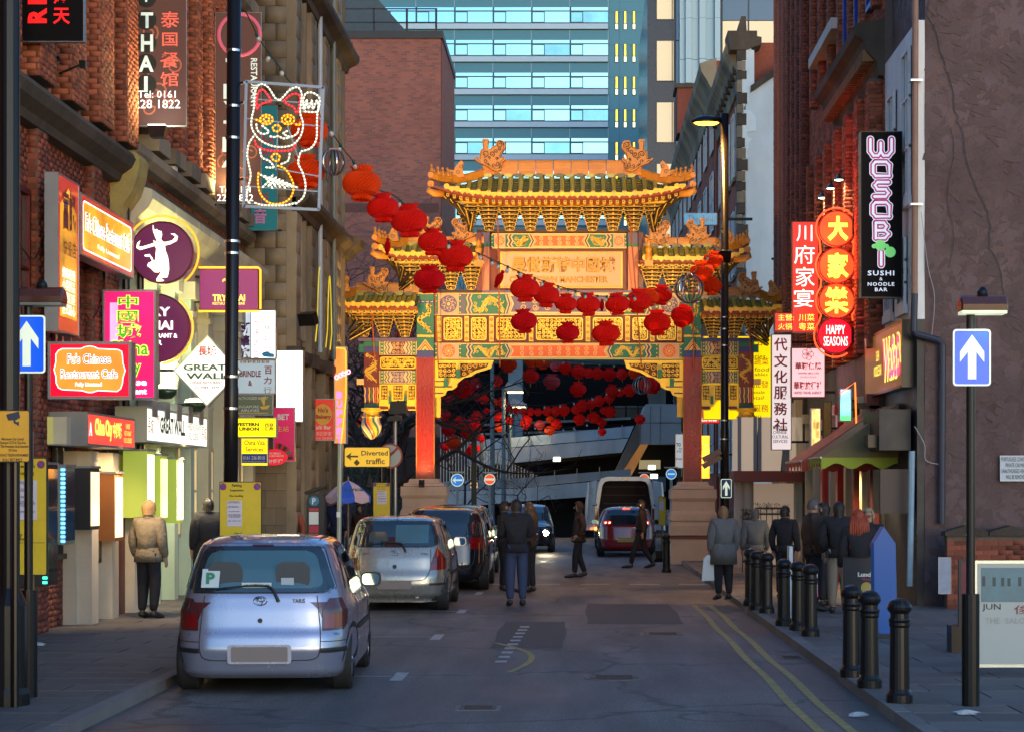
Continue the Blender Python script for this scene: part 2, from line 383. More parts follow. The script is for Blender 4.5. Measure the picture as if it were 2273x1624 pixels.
# ================================================================ GROUND
def asphalt():
 m=bpy.data.materials.new('asphalt');m.use_nodes=True;t=m.node_tree;N=t.nodes;L=t.links;p=N['Principled BSDF']
 tc=N.new('ShaderNodeTexCoord')
 n1=N.new('ShaderNodeTexNoise');n1.inputs['Scale'].default_value=55;n1.inputs['Detail'].default_value=4
 n2=N.new('ShaderNodeTexNoise');n2.inputs['Scale'].default_value=.45;n2.inputs['Detail'].default_value=7
 mp=N.new('ShaderNodeMapping');mp.inputs['Scale'].default_value=(1.6,.22,1);n3=N.new('ShaderNodeTexNoise');n3.inputs['Scale'].default_value=1.1;n3.inputs['Detail'].default_value=5
 L.new(tc.outputs['Object'],n1.inputs['Vector']);L.new(tc.outputs['Object'],n2.inputs['Vector']);L.new(tc.outputs['Object'],mp.inputs[0]);L.new(mp.outputs[0],n3.inputs['Vector'])
 c1=N.new('ShaderNodeValToRGB');e=c1.color_ramp.elements;e[0].position=.3;e[0].color=(.060,.052,.048,1);e[1].position=.7;e[1].color=(.190,.165,.145,1)
 L.new(n1.outputs[0],c1.inputs[0])
 def mul(a,f,lo,hi,p0=.35,p1=.65):
  r=N.new('ShaderNodeMapRange');r.inputs[1].default_value=p0;r.inputs[2].default_value=p1;r.inputs[3].default_value=lo;r.inputs[4].default_value=hi;L.new(f,r.inputs[0])
  x=N.new('ShaderNodeMix');x.data_type='RGBA';x.blend_type='MULTIPLY';x.inputs[0].default_value=1;L.new(a,x.inputs[6]);L.new(r.outputs[0],x.inputs[7]);return x.outputs[2]
 a=mul(c1.outputs[0],n2.outputs[0],.65,1.35);a=mul(a,n3.outputs[0],.7,1.3)
 vo=N.new('ShaderNodeTexVoronoi');vo.feature='DISTANCE_TO_EDGE';vo.inputs['Scale'].default_value=.28
 nd=N.new('ShaderNodeTexNoise');nd.inputs['Scale'].default_value=1.5;mv=N.new('ShaderNodeVectorMath');mv.operation='ADD'
 L.new(tc.outputs['Object'],nd.inputs['Vector']);L.new(tc.outputs['Object'],mv.inputs[0]);L.new(nd.outputs[1],mv.inputs[1]);L.new(mv.outputs[0],vo.inputs['Vector'])
 a=mul(a,vo.outputs[0],.45,1,.0,.02)
 L.new(a,p.inputs['Base Color'])
 rr=N.new('ShaderNodeMapRange');rr.inputs[1].default_value=.3;rr.inputs[2].default_value=.7;rr.inputs[3].default_value=.5;rr.inputs[4].default_value=.75;L.new(n2.outputs[0],rr.inputs[0]);L.new(rr.outputs[0],p.inputs['Roughness'])
 b=N.new('ShaderNodeBump');b.inputs['Strength'].default_value=.5;b.inputs['Distance'].default_value=.008;L.new(n1.outputs[0],b.inputs['Height']);L.new(b.outputs[0],p.inputs['Normal'])
 return m
tar=asphalt()
g=MB().grid([[(-90,-20,0),(90,-20,0)],[(-90,420,0),(90,420,0)]]).build('ground',mat('far_ground',(.05,.048,.05),.8,var=.2));g['kind']='structure'
road=MB().grid([[(x,y,.004)for x in np.linspace(-40,40,21)]for y in np.linspace(-15,120,31)]).build('road',tar);road['kind']='structure'
slabm=mat('paving_slab',(.20,.175,.16),.75,var=.2,vs=4,bump=.4,bs=40,isl=.22,dirt=.25)
kerbm=mat('kerb_granite',(.21,.185,.17),.7,var=.25,vs=9,bump=.5,bs=60,isl=.2)
PB=mat('paving_bed',(.03,.025,.022),.9,var=.2)
def pavement(name,X0,X1,kx,sgn,Ya,Yb,nearY):
 p=MB().box(X0,X1,Ya,Yb,0,.088).build(name,PB);p['kind']='structure'
 k=0;y=Ya;protos=[]
 for L in (.9,.6):
  me=MB().box(.008,L-.010,.012,.586,0,.012).me('slab');me.materials.append(slabm);protos.append(me)
 rr=random.Random(len(name))
 while y <nearY:
  x=X0+(0 if k % 2 else-.45)
  while x <X1-.05:
   a,b=max(x,X0),min(x+.9,X1)
   if b-a >.1:
    o=bpy.data.objects.new('slab',protos[0]);COL.objects.link(o);o.parent=p
    o.location=(a,y,.088+rr.uniform(-.002,.002));o.scale=((b-a)/.9,1,1);o.rotation_euler=(rr.uniform(-.002,.002),rr.uniform(-.003,.003),0)
   x += .9
  y += .6;k += 1
 mb=MB()
 while y <Yb:
  x=X0+(0 if k % 2 else-.45)
  while x <X1-.05:
   a,b=max(x,X0),min(x+.9,X1)
   if b-a >.1:mb.box(a+.005,b-.005,y+.005,min(y+.595,Yb),.088,.1)
   x += .9
  y += .6;k += 1
 s=mb.build('distant_slabs',slabm,p);s['kind']='stuff'
 y=Ya;kme=MB().box(0,.14,.004,.905,0,.104).me('kerb_stone');kme.materials.append(kerbm)
 while y <Yb-.9:
  o=bpy.data.objects.new('kerb_stone',kme);COL.objects.link(o);o.parent=p;o.location=(kx if sgn >0 else kx-.14,y,rr.uniform(-.003,.003));y += .91
pavement('pavement_left',-7.0,-4.14,-4.0,-1,11.0,50,27.5)
pavement('pavement_right',2.74,12.0,2.6,1,11.0,31.2,21.5)
pavement('pavement_right_far',2.74,5.6,2.6,1,31.25,52.8,32.0)
# painted markings, thin sheets on the road
yl=mat('worn_yellow_line',(.42,.31,.10),.7,var=.5,vs=7)
wl=mat('worn_white_line',(.50,.48,.45),.7,var=.5,vs=9)
for x in (1.86,2.12):
 l=MB().grid([[(x+.012*math.sin(y*1.3),y,.008),(x+.085+.012*math.sin(y*1.3+.4),y,.008)]for y in np.arange(13,33.5,.5)]).build('yellow_line',yl);l['kind']='structure'
l=MB().strip([(1.86,33.5),(2.03,33.8),(2.2,33.5)],.08,(0,0,.0085),UX,UY,UZ).build('yellow_line',yl);l['kind']='structure'
for i,y in enumerate((15.2,20.55,26.0,31.4,36.8)):
 l=MB().add([(-3.9,y,.008),(-1.95,y,.008),(-1.95,y+.07,.008),(-3.9,y+.07,.008)],[(0,1,2,3)]).build('bay_line',wl);l['kind']='structure'
 l=MB().add([(-1.93,y-.45,.008),(-1.80,y-.45,.008),(-1.80,y+.45,.008),(-1.93,y+.45,.008)],[(0,1,2,3)]).build('bay_mark',wl);l['kind']='structure'
for i in range(10):
 y=22.2+i*.62;x=-.95+.012*i
 l=MB().add([(x,y,.008),(x+.13,y,.008),(x+.13,y+.25,.008),(x,y+.25,.008)],[(0,1,2,3)]).build('lane_dash',wl);l['kind']='structure'
for i in range(7):
 l=MB().add([(-2+i*1.0,40.2,.008),(-1.4+i*1.0,40.2,.008),(-1.4+i*1.0,40.4,.008),(-2+i*1.0,40.4,.008)],[(0,1,2,3)]).build('give_way_dash',wl);l['kind']='structure'
iron=mat('cast_iron',(.035,.032,.03),.5,metal=.5,var=.3,vs=20)
def cover(label,x,y,w_,d_,rnd_=False):
 t=thing('manhole_cover',label,'manhole cover',(x,y,.004));(MB().cyl((x,y,.005),(x,y,.012),w_/2,28)if rnd_ else MB().box(x-w_/2,x+w_/2,y-d_/2,y+d_/2,.005,.012)).build('frame',kerbm,t)
 (MB().cyl((x,y,.0125),(x,y,.016),w_/2-.05,28)if rnd_ else MB().box(x-w_/2+.04,x+w_/2-.04,y-d_/2+.04,y+d_/2-.04,.0125,.016)).build('lid',iron,t)
 mb=MB();[mb.box(x-w_*.3,x+w_*.3,y+k*d_*.14-.012,y+k*d_*.14+.012,.0162,.02)for k in range(-2,3)];mb.build('raised_rib',iron,t)
cover('round iron manhole cover in the road ahead of the silver hatchback bay',.35,20.4,.62,.62,True);cover('square iron cover in the carriageway near the yellow lines',1.1,26.5,.6,.6);cover('small square iron cover beside the silver hatchback',-.9,17.6,.4,.4)
cover('rectangular iron drain grate against the kerb of the wide pavement',2.42,22.8,.3,.5)
for k,(x0,x1,y0,y1)in enumerate(((.1,1.5,28.5,33.5),(-3.6,-1.9,13.2,14.4),(-1.1,-.2,24.2,29.0))):
 pm=mat('asphalt_patch_%d' % (k % 2),((.105,.092,.083),(.14,.125,.112))[k % 2],.75,var=.3,vs=30,bump=.6,bs=120);l=MB().grid([[(x0+(x1-x0)*i/6+.02*math.sin(i*9+j),y0+(y1-y0)*j/8+.02*math.sin(j*5+i*3),.0065)for i in range(7)]for j in range(9)]).build('asphalt_patch',pm);l['kind']='structure'
l=MB().strip([(-.75+t*.18*math.cos(t*.5),21+t)for t in np.linspace(0,4,10)],.07,(0,0,.0082),UX,UY,UZ).build('chalk_curve',yl);l['kind']='structure'

# ================================================================ BUILDINGS, left side of the street
def pier(par,X0,X1,Y0,Y1,Z0,Z1,m,side,name='pier',rank=0):
 MB().box(X0,X1,Y0,Y1,Z0,Z1).build(name,mortar,par)
 key=(lambda p:p[1])
 if side =='L':
  brickfield(par,m,(X0,Y0,Z0),(1,0,0),(0,0,1),(0,-1,0),X1-X0,Z1-Z0,singles=rank,key=key)
  brickfield(par,m,(X1,Y0,Z0),(0,1,0),(0,0,1),(1,0,0),Y1-Y0,Z1-Z0,singles=0)
 else:
  brickfield(par,m,(X0,Y0,Z0),(1,0,0),(0,0,1),(0,-1,0),X1-X0,Z1-Z0,singles=rank,key=key)
  brickfield(par,m,(X0,Y1,Z0),(0,-1,0),(0,0,1),(-1,0,0),Y1-Y0,Z1-Z0,singles=0)
def cornice(par,X,sg,Y0,Y1,Z,prof,m,name='cornice'):
 """prof: (projection, z) pairs, sg +1 projects to +X"""
 P=[(X+sg*a,Z+b)for a,b in prof]
 MB().prism([(p[0],p[1])for p in P],(0,Y0,0),UX,UZ,UY,Y1-Y0).build(name,m,par,recalc=True)
def window(par,X,side,Y0,Y1,Z0,Z1,fm=None,deep=.12,bars=1,glass=None,sill=None):
 """a framed window set back in a facade parallel to the street"""
 sg=1 if side =='L' else-1;fm=fm or cream;B=LEFTW if side =='L' else RIGHTW
 x=X-sg*deep;u0=Y0 if side =='L' else-Y1;L=Y1-Y0
 f=MB().ring([(u0,Z0),(u0+L,Z0),(u0+L,Z1),(u0,Z1)],.07,(x,0,0),*B,.06)
 f=f.build('window',fm,par)
 MB().prism([(u0,Z0),(u0+L,Z0),(u0+L,Z1),(u0,Z1)],(x,0,0),*B,.012).build('pane',glass or glass_dark,f)
 s=MB()
 for k in range(bars):
  z=Z0+(k+1)*(Z1-Z0)/(bars+1);s.box(x,x+sg*.05,Y0,Y1,z-.02,z+.02)
 s.box(x,x+sg*.045,(Y0+Y1)/2-.02,(Y0+Y1)/2+.02,Z0,Z1);s.build('glazing_bar',fm,f)
 if sill:MB().box(x,X+sg*.07,Y0-.08,Y1+.08,Z0-.14,Z0).build('sill',sill,f)

bA=thing('brick_building','dark red brick building with tall projecting piers and stone ledge, behind the CCTV notice','building',(-7,22,0))
MB().box(-9,-7.0,12,30.2,0,14).build('wall',mortar,bA)
key=lambda p:abs(p[1]-24)+abs(p[2]-5.5)
holes=[]
for k in range(6):                                   # ground and first floor openings
 y=18.3+k*2.0;holes.append((y-14,.9,y-14+.9,2.6));holes.append((y-14,3.6,y-14+.85,5.6))
brickfield(bA,brick_brown,(-7.0,14,.1),(0,1,0),(0,0,1),(1,0,0),16.2,6.5,holes=holes,singles=170,key=key)
for k in range(6):
 y=18.3+k*2.0
 window(bA,-6.99,'L',y,y+.9,1.0,2.7,fm=black_paint,deep=.0,glass=glass_dark)
 window(bA,-6.99,'L',y,y+.85,3.7,5.7,fm=maroon,deep=.0,glass=glass_dark)
for k in range(4):
 y=19.4+k*2.9;pier(bA,-7.0,-6.86,y,y+.45,.1,6.5,brick_brown,'L',rank=12)
for k in range(8):                                   # upper storey piers with windows between
 y=18.2+k*1.55;pier(bA,-7.0,-6.62,y,y+.75,7.0,12.5,brick_red,'L',rank=0)
 pier(bA,-6.98,-6.78,y+.77,y+.95,7.0,11.4,brick_red,'L')
 window(bA,-6.97,'L',y+.97,y+1.5,7.4,11.0,fm=maroon,deep=.0,bars=3,sill=None)
 MB().box(-6.99,-6.8,y+.76,y+1.54,11.4,11.7).build('lintel',stone,bA)
for k in range(18):
 cornice(bA,-7.0,1,13+k*.955,13+k*.955+.95,6.6,[(0,-.12),(.16,-.10),(.2,0),(.34,.10),(.40,.22),(.36,.30),(.1,.40),(0,.42)],stone_dark,'ledge_stone')
cornice(bA,-7.0,1,29.6,30.2,6.6,[(0,-.75),(.14,-.7),(.2,-.45),(.34,-.25),(.42,-.02),(.46,.24),(.40,.33),(0,.45)],mat('gilt_stone',(.42,.33,.10),.7,var=.3,vs=5,bump=.5),'corbel')
for k in range(14):
 cornice(bA,-7.0,1,16+k,16+k+.99,3.3,[(0,0),(.07,.02),(.09,.10),(.05,.16),(0,.17)],stone_dark,'string_course')
for (y,r_)in ((30.0,.055),(21.9,.05),(24.2,.035)):
 MB().cyl((-6.84,y,0),(-6.84,y,9 if y >29 else 6.5),r_,10).build('drainpipe',black_metal,bA)
mbc=MB()
for k in range(7):
 y0=19.5+k*1.5;pts=[(-6.83+.02*math.sin(i*2),y0+i*.16,5.9-k*.25-.35*math.sin(i/9*3.1)+.04*math.sin(i*3))for i in range(10)];mbc.tube(pts,.008,5)
mbc.build('cable',black_metal,bA)

warm_cream=mat('warm_cream_render',(.68,.58,.44),.7,var=.12,vs=4,bump=.2,bs=20,dirt=.2)
MB().box(-6.99,-6.82,26.9,30.15,.1,2.45).build('rendered_shop_wall',warm_cream,bA)
for y in (27.0,28.2,29.6):MB().box(-6.82,-6.62,y,y+.38,.1,2.45).build('cream_pilaster',warm_cream,bA)
for y in (27.5,28.75):window(bA,-6.81,'L',y,y+.6,.9,2.2,fm=stone_dark,deep=.0,glass=em('warm_window',(1,.72,.35),1.2))
MB().box(-6.81,-6.74,29.05,29.5,.1,2.1).build('shop_door',maroon,bA)
bB=thing('brick_and_stone_building','red brick building with stone bands above a cream painted shopfront with columns','building',(-7,34,0))
MB().box(-9,-7.0,30.2,41.5,0,15).build('wall',mortar,bB)
brickfield(bB,brick_red,(-7.0,30.2,6.9),(0,1,0),(0,0,1),(1,0,0),11.3,6.5)
for k in range(8):
 y=31.1+k*1.3;pier(bB,-7.0,-6.72,y,y+.42,7.55,13.4,brick_red,'L')
 pier(bB,-7.0,-6.85,y+.44,y+.6,7.55,11.6-.0,brick_red,'L')
 window(bB,-6.95,'L',y+.62,y+1.28,7.9,10.9,fm=maroon,deep=.0,bars=2)
 for j in range(4):MB().box(-6.99,-6.8-.03*j,y+.5,y+1.3,11.0+.12*j,11.11+.12*j).build('corbel_course',stone if j % 2 else brick_red,bB)
 MB().box(-6.99,-6.66,y+.42,y+1.3,7.28,7.54).build('sill',stone,bB)
for k in range(11):
 cornice(bB,-7.0,1,30.2+k,31.18+k,6.95,[(0,0),(.2,.02),(.3,.12),(.3,.25),(.1,.32),(0,.33)],stone,'stone_band')
 cornice(bB,-7.0,1,30.2+k,31.18+k,11.5,[(0,0),(.26,.02),(.36,.12),(.36,.4),(0,.45)],stone,'stone_band')
for k in range(6):
 cornice(bB,-7.0,1,30.25+k*1.88,32.1+k*1.88,5.5,[(0,0),(.12,0),(.14,.35),(.22,.4),(.26,.55),(.42,.7),(.5,.85),(.5,.98),(.1,1.1),(0,1.1)],cream,'shopfront_cornice')
MB().box(-7.0,-6.93,30.2,41.5,3.0,5.5).build('fascia_wall',cream,bB)
MB().box(-7.0,-6.93,30.2,41.5,.1,3.0).build('shop_wall',pale_green,bB)
for k,y in enumerate((30.4,31.6,33.0,34.4,36.0,37.6,39.2,40.9)):
 c=MB().box(-6.93,-6.72,y,y+.3,.1,5.2).build('pilaster',cream if k >3 else pale_green,bB)
 MB().box(-6.93,-6.64,y-.05,y+.35,5.2,5.5).box(-6.93,-6.68,y-.03,y+.33,4.9,5.0).build('capital',cream,c)
for k,y in enumerate((31.0,33.45,34.9,36.5,38.1,39.8)):
 window(bB,-6.92,'L',y,y+.8 if k else y+.5,1.1,2.7,fm=cream,deep=.0,glass=em('warm_window',(1,.72,.35),1.2))
 window(bB,-6.92,'L',y,y+.8 if k else y+.5,3.4,4.8,fm=cream,deep=.0)
MB().cyl((-6.7,30.35,.1),(-6.7,30.35,5.6),.05,10).build('drainpipe',black_metal,bB)

bC=thing('sandstone_building','ornate sooty sandstone building with pilasters and arched windows beside the gate','building',(-6.1,44,0))
MB().box(-9,-6.12,41.5,50.4,0,17).build('wall',stone_dark,bC)
kk=lambda p:p[1]
brickfield(bC,stone,(-7.0,41.5,.1),(1,0,0),(0,0,1),(0,-1,0),.88,16.5,singles=30,key=lambda p:p[2],bw=.44,bh=.36,name='stone_block')
brickfield(bC,stone,(-6.12,41.5,.1),(0,1,0),(0,0,1),(1,0,0),8.9,4.6,holes=[(1+2.5*k,.9,2.2+2.5*k,3.4)for k in range(3)],singles=40,key=kk,bw=.6,bh=.36,name='stone_block')
brickfield(bC,brick_red,(-6.12,41.5,8.3),(0,1,0),(0,0,1),(1,0,0),8.9,8.4)
for k in range(4):
 y=41.5+k*2.35
 y2=min(y+.62,50.4)
 brickfield(bC,stone,(-5.92,y,.1),(0,1,0),(0,0,1),(1,0,0),y2-y,16.4,bw=.31,bh=.45,singles=8 if k <3 else 0,key=lambda p:abs(p[2]-5),name='stone_block')
 p=MB().box(-6.12,-5.92,y,y2,.1,16.5).build('pilaster',stone,bC)
 MB().box(-6.1,-5.84,y-.04,y2+.04,.1,1.0).box(-6.1,-5.82,y-.05,y2+.05,8.0,8.3).box(-6.1,-5.82,y-.05,y2+.05,4.6,4.9).build('pilaster_band',stone_dark,p)
 for j in (.85,1.55):MB().cyl((-6.0,y+j,8.5),(-6.0,y+j,16.3),.09,12).cyl((-6.0,y+j,5.1),(-6.0,y+j,7.9),.09,12).build('engaged_column',stone,bC)
for k in range(4):
 y=42.2+k*2.35
 for zz,hh in ((1.0,2.3),(5.2,1.7)):
  arc=[(y+.1,zz),(y+1.25,zz)]+[(y+.675+.575*math.cos(R(a)),zz+hh+.575*math.sin(R(a)))for a in range(0,181,20)]
  f=MB().ring(arc,.12,(-6.09,0,0),*LEFTW,.09).build('arched_window',stone,bC)
  MB().prism(arc,(-6.1,0,0),*LEFTW,.02).build('pane',glass_dark,f)
 window(bC,-6.08,'L',y+.25,y+1.15,9.2,12.4,fm=stone,deep=.0,sill=stone)
 window(bC,-6.08,'L',y+.25,y+1.15,13.2,16.0,fm=stone,deep=.0,sill=stone)
for k in range(9):
 y=41.5+k*.99
 for zz,pr in ((8.0,.36),(12.7,.42)):
  cornice(bC,-6.0,1,y,y+1.01,zz-.3,[(0,0),(.12,.02),(.16,.15),(pr-.06,.25),(pr,.33),(pr,.42),(.1,.5),(0,.5)],stone_dark,'cornice_stone')
 cornice(bC,-6.0,1,y,y+1.01,4.62,[(0,0),(.08,.02),(.12,.12),(.12,.25),(0,.3)],stone_dark,'cornice_stone')
cornice(bC,-6.0,1,49.6,50.7,7.7,[(0,0),(.2,.02),(.3,.2),(.5,.3),(.55,.45),(.1,.6),(0,.6)],stone_dark,'cornice_stone')
MB().cyl((-5.86,44.9,5.0),(-5.86,44.9,16.5),.055,10).build('drainpipe',mat('pale_pipe',(.42,.48,.55),.5),bC)
MB().cyl((-5.86,47.4,5.0),(-5.86,47.4,16.5),.05,10).build('drainpipe',mat('lead_pipe',(.2,.22,.2),.5),bC)
for y in (44.8,46.6):MB().tube([(-5.9,y-.4,5.2)]+[(-5.86,y-.4+.8*i/12,5.6+1.3*math.sin(math.pi*i/12))for i in range(13)]+[(-5.9,y+.4,5.2)],.014,6).build('neon_arch',em('yellow_neon',(1,.75,.05),.5),bC)

# ================================================================ BUILDINGS, right side
def stucco():
 m=bpy.data.materials.new('stucco');m.use_nodes=True;t=m.node_tree;N=t.nodes;L=t.links;p=N['Principled BSDF'];p.inputs['Roughness'].default_value=.8
 tc=N.new('ShaderNodeTexCoord');nd=N.new('ShaderNodeTexNoise');nd.inputs['Scale'].default_value=3;sc=N.new('ShaderNodeVectorMath');sc.operation='SCALE';sc.inputs[3].default_value=.16
 ad=N.new('ShaderNodeVectorMath');L.new(tc.outputs['Object'],nd.inputs['Vector']);L.new(nd.outputs[1],sc.inputs[0]);L.new(tc.outputs['Object'],ad.inputs[0]);L.new(sc.outputs[0],ad.inputs[1])
 v=N.new('ShaderNodeTexVoronoi');v.inputs['Scale'].default_value=5.2;v.inputs['Randomness'].default_value=1
 L.new(ad.outputs[0],v.inputs['Vector'])
 # tilted facets: every trowelled patch leans its own way
 sub=N.new('ShaderNodeVectorMath');sub.operation='SUBTRACT';L.new(ad.outputs[0],sub.inputs[0]);L.new(v.outputs['Position'],sub.inputs[1])
 rc=N.new('ShaderNodeVectorMath');rc.operation='SUBTRACT';rc.inputs[1].default_value=(.5,.5,.5);L.new(v.outputs['Color'],rc.inputs[0])
 dt=N.new('ShaderNodeVectorMath');dt.operation='DOT_PRODUCT';L.new(sub.outputs[0],dt.inputs[0]);L.new(rc.outputs[0],dt.inputs[1])
 n2=N.new('ShaderNodeTexNoise');n2.inputs['Scale'].default_value=28;L.new(tc.outputs['Object'],n2.inputs['Vector'])
 mm=N.new('ShaderNodeMath');mm.operation='MULTIPLY_ADD';mm.inputs[1].default_value=.02;L.new(n2.outputs[0],mm.inputs[0]);L.new(dt.outputs['Value'],mm.inputs[2])
 b=N.new('ShaderNodeBump');b.inputs['Strength'].default_value=1;b.inputs['Distance'].default_value=.5;L.new(mm.outputs[0],b.inputs['Height']);L.new(b.outputs[0],p.inputs['Normal'])
 n3=N.new('ShaderNodeTexNoise');n3.inputs['Scale'].default_value=.8;n3.inputs['Detail'].default_value=8;L.new(tc.outputs['Object'],n3.inputs['Vector'])
 cr=N.new('ShaderNodeValToRGB');e=cr.color_ramp.elements;e[0].position=.32;e[0].color=(.085,.050,.047,1);e[1].position=.6;e[1].color=(.150,.095,.092,1);L.new(n3.outputs[0],cr.inputs[0])
 L.new(cr.outputs[0],p.inputs['Base Color']);return m
bD=thing('stucco_building','purple brown stucco gable end with cracked trowelled render beyond the one-way sign','building',(8,31.3,0))
gw=MB();gw.grid([[(x,31.3+.012*math.sin(x*7+z*3),z)for x in np.linspace(5.42,14,30)]for z in np.linspace(0,13,40)]);gw.box(5.42,14,31.33,34.5,0,13)
gw.build('gable_wall',stucco(),bD)
ck=[];x,z=WX(2060,31.28),9.9
rr=random.Random(3)
while z >4.6:ck.append((x,z));x += rr.uniform(-.05,.06)+.012;z -= rr.uniform(.06,.16)
MB().strip(ck,.014,(0,31.275,0),*FRONT).build('crack',ink,bD)
ck=[(WX(2110+8*math.sin(i),31.28),7.6-.22*i)for i in range(11)];MB().strip(ck,.009,(0,31.275,0),*FRONT).build('crack',ink,bD)
fl=MB();rr=random.Random(12)
for i in range(1700):                                 # trowelled flaps of render, each standing a centimetre proud along one edge
 x,z=rr.uniform(5.5,8.4),rr.uniform(1.3,12);a=rr.choice((-1,1))*rr.uniform(.1,.75);L=rr.uniform(.05,.13);hh_=rr.uniform(.07,.15);pr=rr.uniform(.006,.013);y=31.3+.012*math.sin(x*7+z*3)
 dx,dz=L*math.cos(a),L*math.sin(a)
 fl.add([(x-dx,y-pr*.3,z-dz),(x+dx,y-pr,z+dz),(x+dx*.8,y+.003,z+dz+hh_),(x-dx*.8,y+.003,z-dz+hh_),(x-dx,y+.012,z-dz),(x+dx,y+.012,z+dz)],[(0,1,2,3),(4,5,1,0)])
fo=fl.build('render_flaps',mat('render_flap',(.115,.074,.070),.85,var=.2,vs=4),bD);fo['kind']='stuff'
MB().box(5.30,5.42,31.31,34.6,4.6,9.3).build('white_wall',white_paint,bD)
MB().box(5.30,5.42,31.31,34.6,0,4.6).build('shop_wall',black_paint,bD)
for y,z0,z1 in ((31.75,6.6,9.0),(33.3,6.6,8.6),(32.2,4.9,6.0),(33.6,4.9,6.0)):
 window(bD,5.29,'R',y,y+.75,z0,z1,fm=white_paint,deep=.0,bars=2,sill=white_paint)
pipe_b=mat('rust_pipe',(.30,.17,.12),.55,var=.3);pipe_k=mat('navy_pipe',(.03,.035,.06),.4)
MB().tube([(WX(2033,31.2),31.2,12),(WX(2030,31.2),31.2,WZ(652,31.2))],.05,10).build('drainpipe',pipe_b,bD)
MB().tube([(WX(2030,31.2),31.2,WZ(652,31.2)),(WX(2028,31.2),31.2,WZ(735,31.2)),(WX(2034,31.2),31.2,WZ(742,31.2)),(WX(2082,31.2),31.2,WZ(755,31.2)),(WX(2092,31.2),31.2,WZ(765,31.2)),(WX(2090,31.2),31.2,WZ(1160,31.2))],.055,10).build('drainpipe',pipe_k,bD)
MB().tube([(WX(2023,31.25),31.2,WZ(1000,31.2)),(WX(2018,31.25),31.2,WZ(1300,31.2))],.05,8).build('drainpipe',mat('blue_pipe',(.28,.42,.52),.5,var=.3),bD)
for y in (180,455):MB().box(WX(2020,31.2),WX(2046,31.2),31.12,31.3,WZ(y+2,31.2),WZ(y-2,31.2)).build('pipe_clip',steel,bD)
mb=MB();mb.tube(smooth_path([(WX(2045,31.2),31.22,WZ(470,31.2)),(WX(2060,31.2),31.22,WZ(590,31.2)),(WX(2075,31.2),31.22,WZ(660,31.2)),(WX(2068,31.2),31.22,WZ(750,31.2))]),.006,5)
mb.tube(smooth_path([(WX(2030,31.2),31.2,WZ(945,31.2)),(WX(2052,31.2),31.2,WZ(985,31.2)),(WX(2055,31.2),31.2,WZ(1020,31.2)),(WX(2085,31.2),31.2,WZ(1030,31.2))]),.007,5);mb.build('cable',mat('pale_cable',(.4,.38,.38),.5),bD)
sign('notice_board','white private car park notice on the purple stucco wall','notice',(2220,1010,2290,1067),31.22,mat('pale_board',(.55,.62,.66),.5),frame=white_paint,depth=.03,rim=.01,
     texts=[('PORTUGUESE CONSULATE\nPRIVATE CAR PARK\nUNAUTHORISED VEHICLES\nWILL BE REMOVED',(2223,1014,2287,1062),ink)])
lw=thing('low_brick_wall','low brick yard wall with pointed stone caps under the stucco gable','wall',(7,30.6,.1))
MB().box(5.62,11,30.5,30.72,.1,1.22).build('core',mortar,lw)
brickfield(lw,brick_brown,(5.62,30.5,.1),(1,0,0),(0,0,1),(0,-1,0),5.4,1.12,singles=60,key=lambda p:p[0])
for i in range(8):MB().prism([(5.58+i*.68,1.22),(5.58+i*.68+.66,1.22),(5.58+i*.68+.66,1.28),(5.58+i*.68+.33,1.38),(5.58+i*.68,1.28)],(0,30.42,0),UX,UZ,UY,.38).build('coping_stone',stone_dark,lw)

bE=thing('cornice_building','red brick warehouse with heavy dark cornice and tall arched windows above the neon signs','building',(5.3,40,0))
MB().box(5.3,9,34.6,46,0,14.5).build('wall',mortar,bE)
ar=[]
for k in range(7):
 y=34.9+k*1.56;ar.append(y)
brickfield(bE,brick_red,(5.3,46,4.4),(0,-1,0),(0,0,1),(-1,0,0),11.4,9.8,holes=[(46-(y+.95),.9,46-(y+.25),4.3)for y in ar],singles=0)
ybr=mat('buff_brick',(.42,.26,.08),.85,var=.25,vs=9,bump=.5,bs=60,isl=.3)
for k,y in enumerate(ar):
 pier(bE,5.06,5.3,y-.1,y+.22,4.4,9.1,brick_red,'R',rank=26 if k <3 else 8)
 pier(bE,5.16,5.3,y+.96,y+1.12,4.4,9.1,ybr if k in (2,3,4)else brick_red,'R')
 arc=[(-(y+.95),5.3),(-(y+.25),5.3)]+[(-(y+.6)+.35*math.cos(R(a)),8.35+.35*math.sin(R(a)))for a in range(0,181,20)]
 f=MB().ring(arc,.07,(5.29,0,0),*RIGHTW,.07).build('arched_window',maroon,bE);MB().prism(arc,(5.29,0,0),*RIGHTW,.012).build('pane',glass_dark,f)
 pier(bE,5.14,5.3,y,y+.3,10.4,14.2,brick_red,'R')
 if k <3:
  arc=[(-(y+1.25),10.55),(-(y+.4),10.55),(-(y+.4),13.4),(-(y+1.25),13.4)]
  bl=mat('blue_frame',(.005,.03,.30),.45);f=MB().ring(arc,.09,(5.28,0,0),*RIGHTW,.1).build('blue_window',bl,bE);MB().prism(arc,(5.28,0,0),*RIGHTW,.015).build('pane',mat('navy_glass',(.0,.02,.16),.1,coat=1),f)
for k in range(6):
 y=34.6+k*.99
 cornice(bE,5.3,-1,y,y+.98,9.1,[(0,0),(.10,.02),(.14,.25),(.32,.45),(.38,.62),(.52,.72),(.55,.85),(.5,.92),(0,1.0)],stone_dark,'cornice_stone')
 for j in range(5):MB().box(4.93,5.2,y+.1+j*.19,y+.2+j*.19,9.38,9.58).build('modillion',mat('modillion_stone',(.26,.14,.06),.85,var=.3),bE)
MB().box(5.0,5.3,39.7,43.6,11.1,11.32).build('sill',mat('pale_stone',(.6,.58,.52),.8,var=.2),bE)
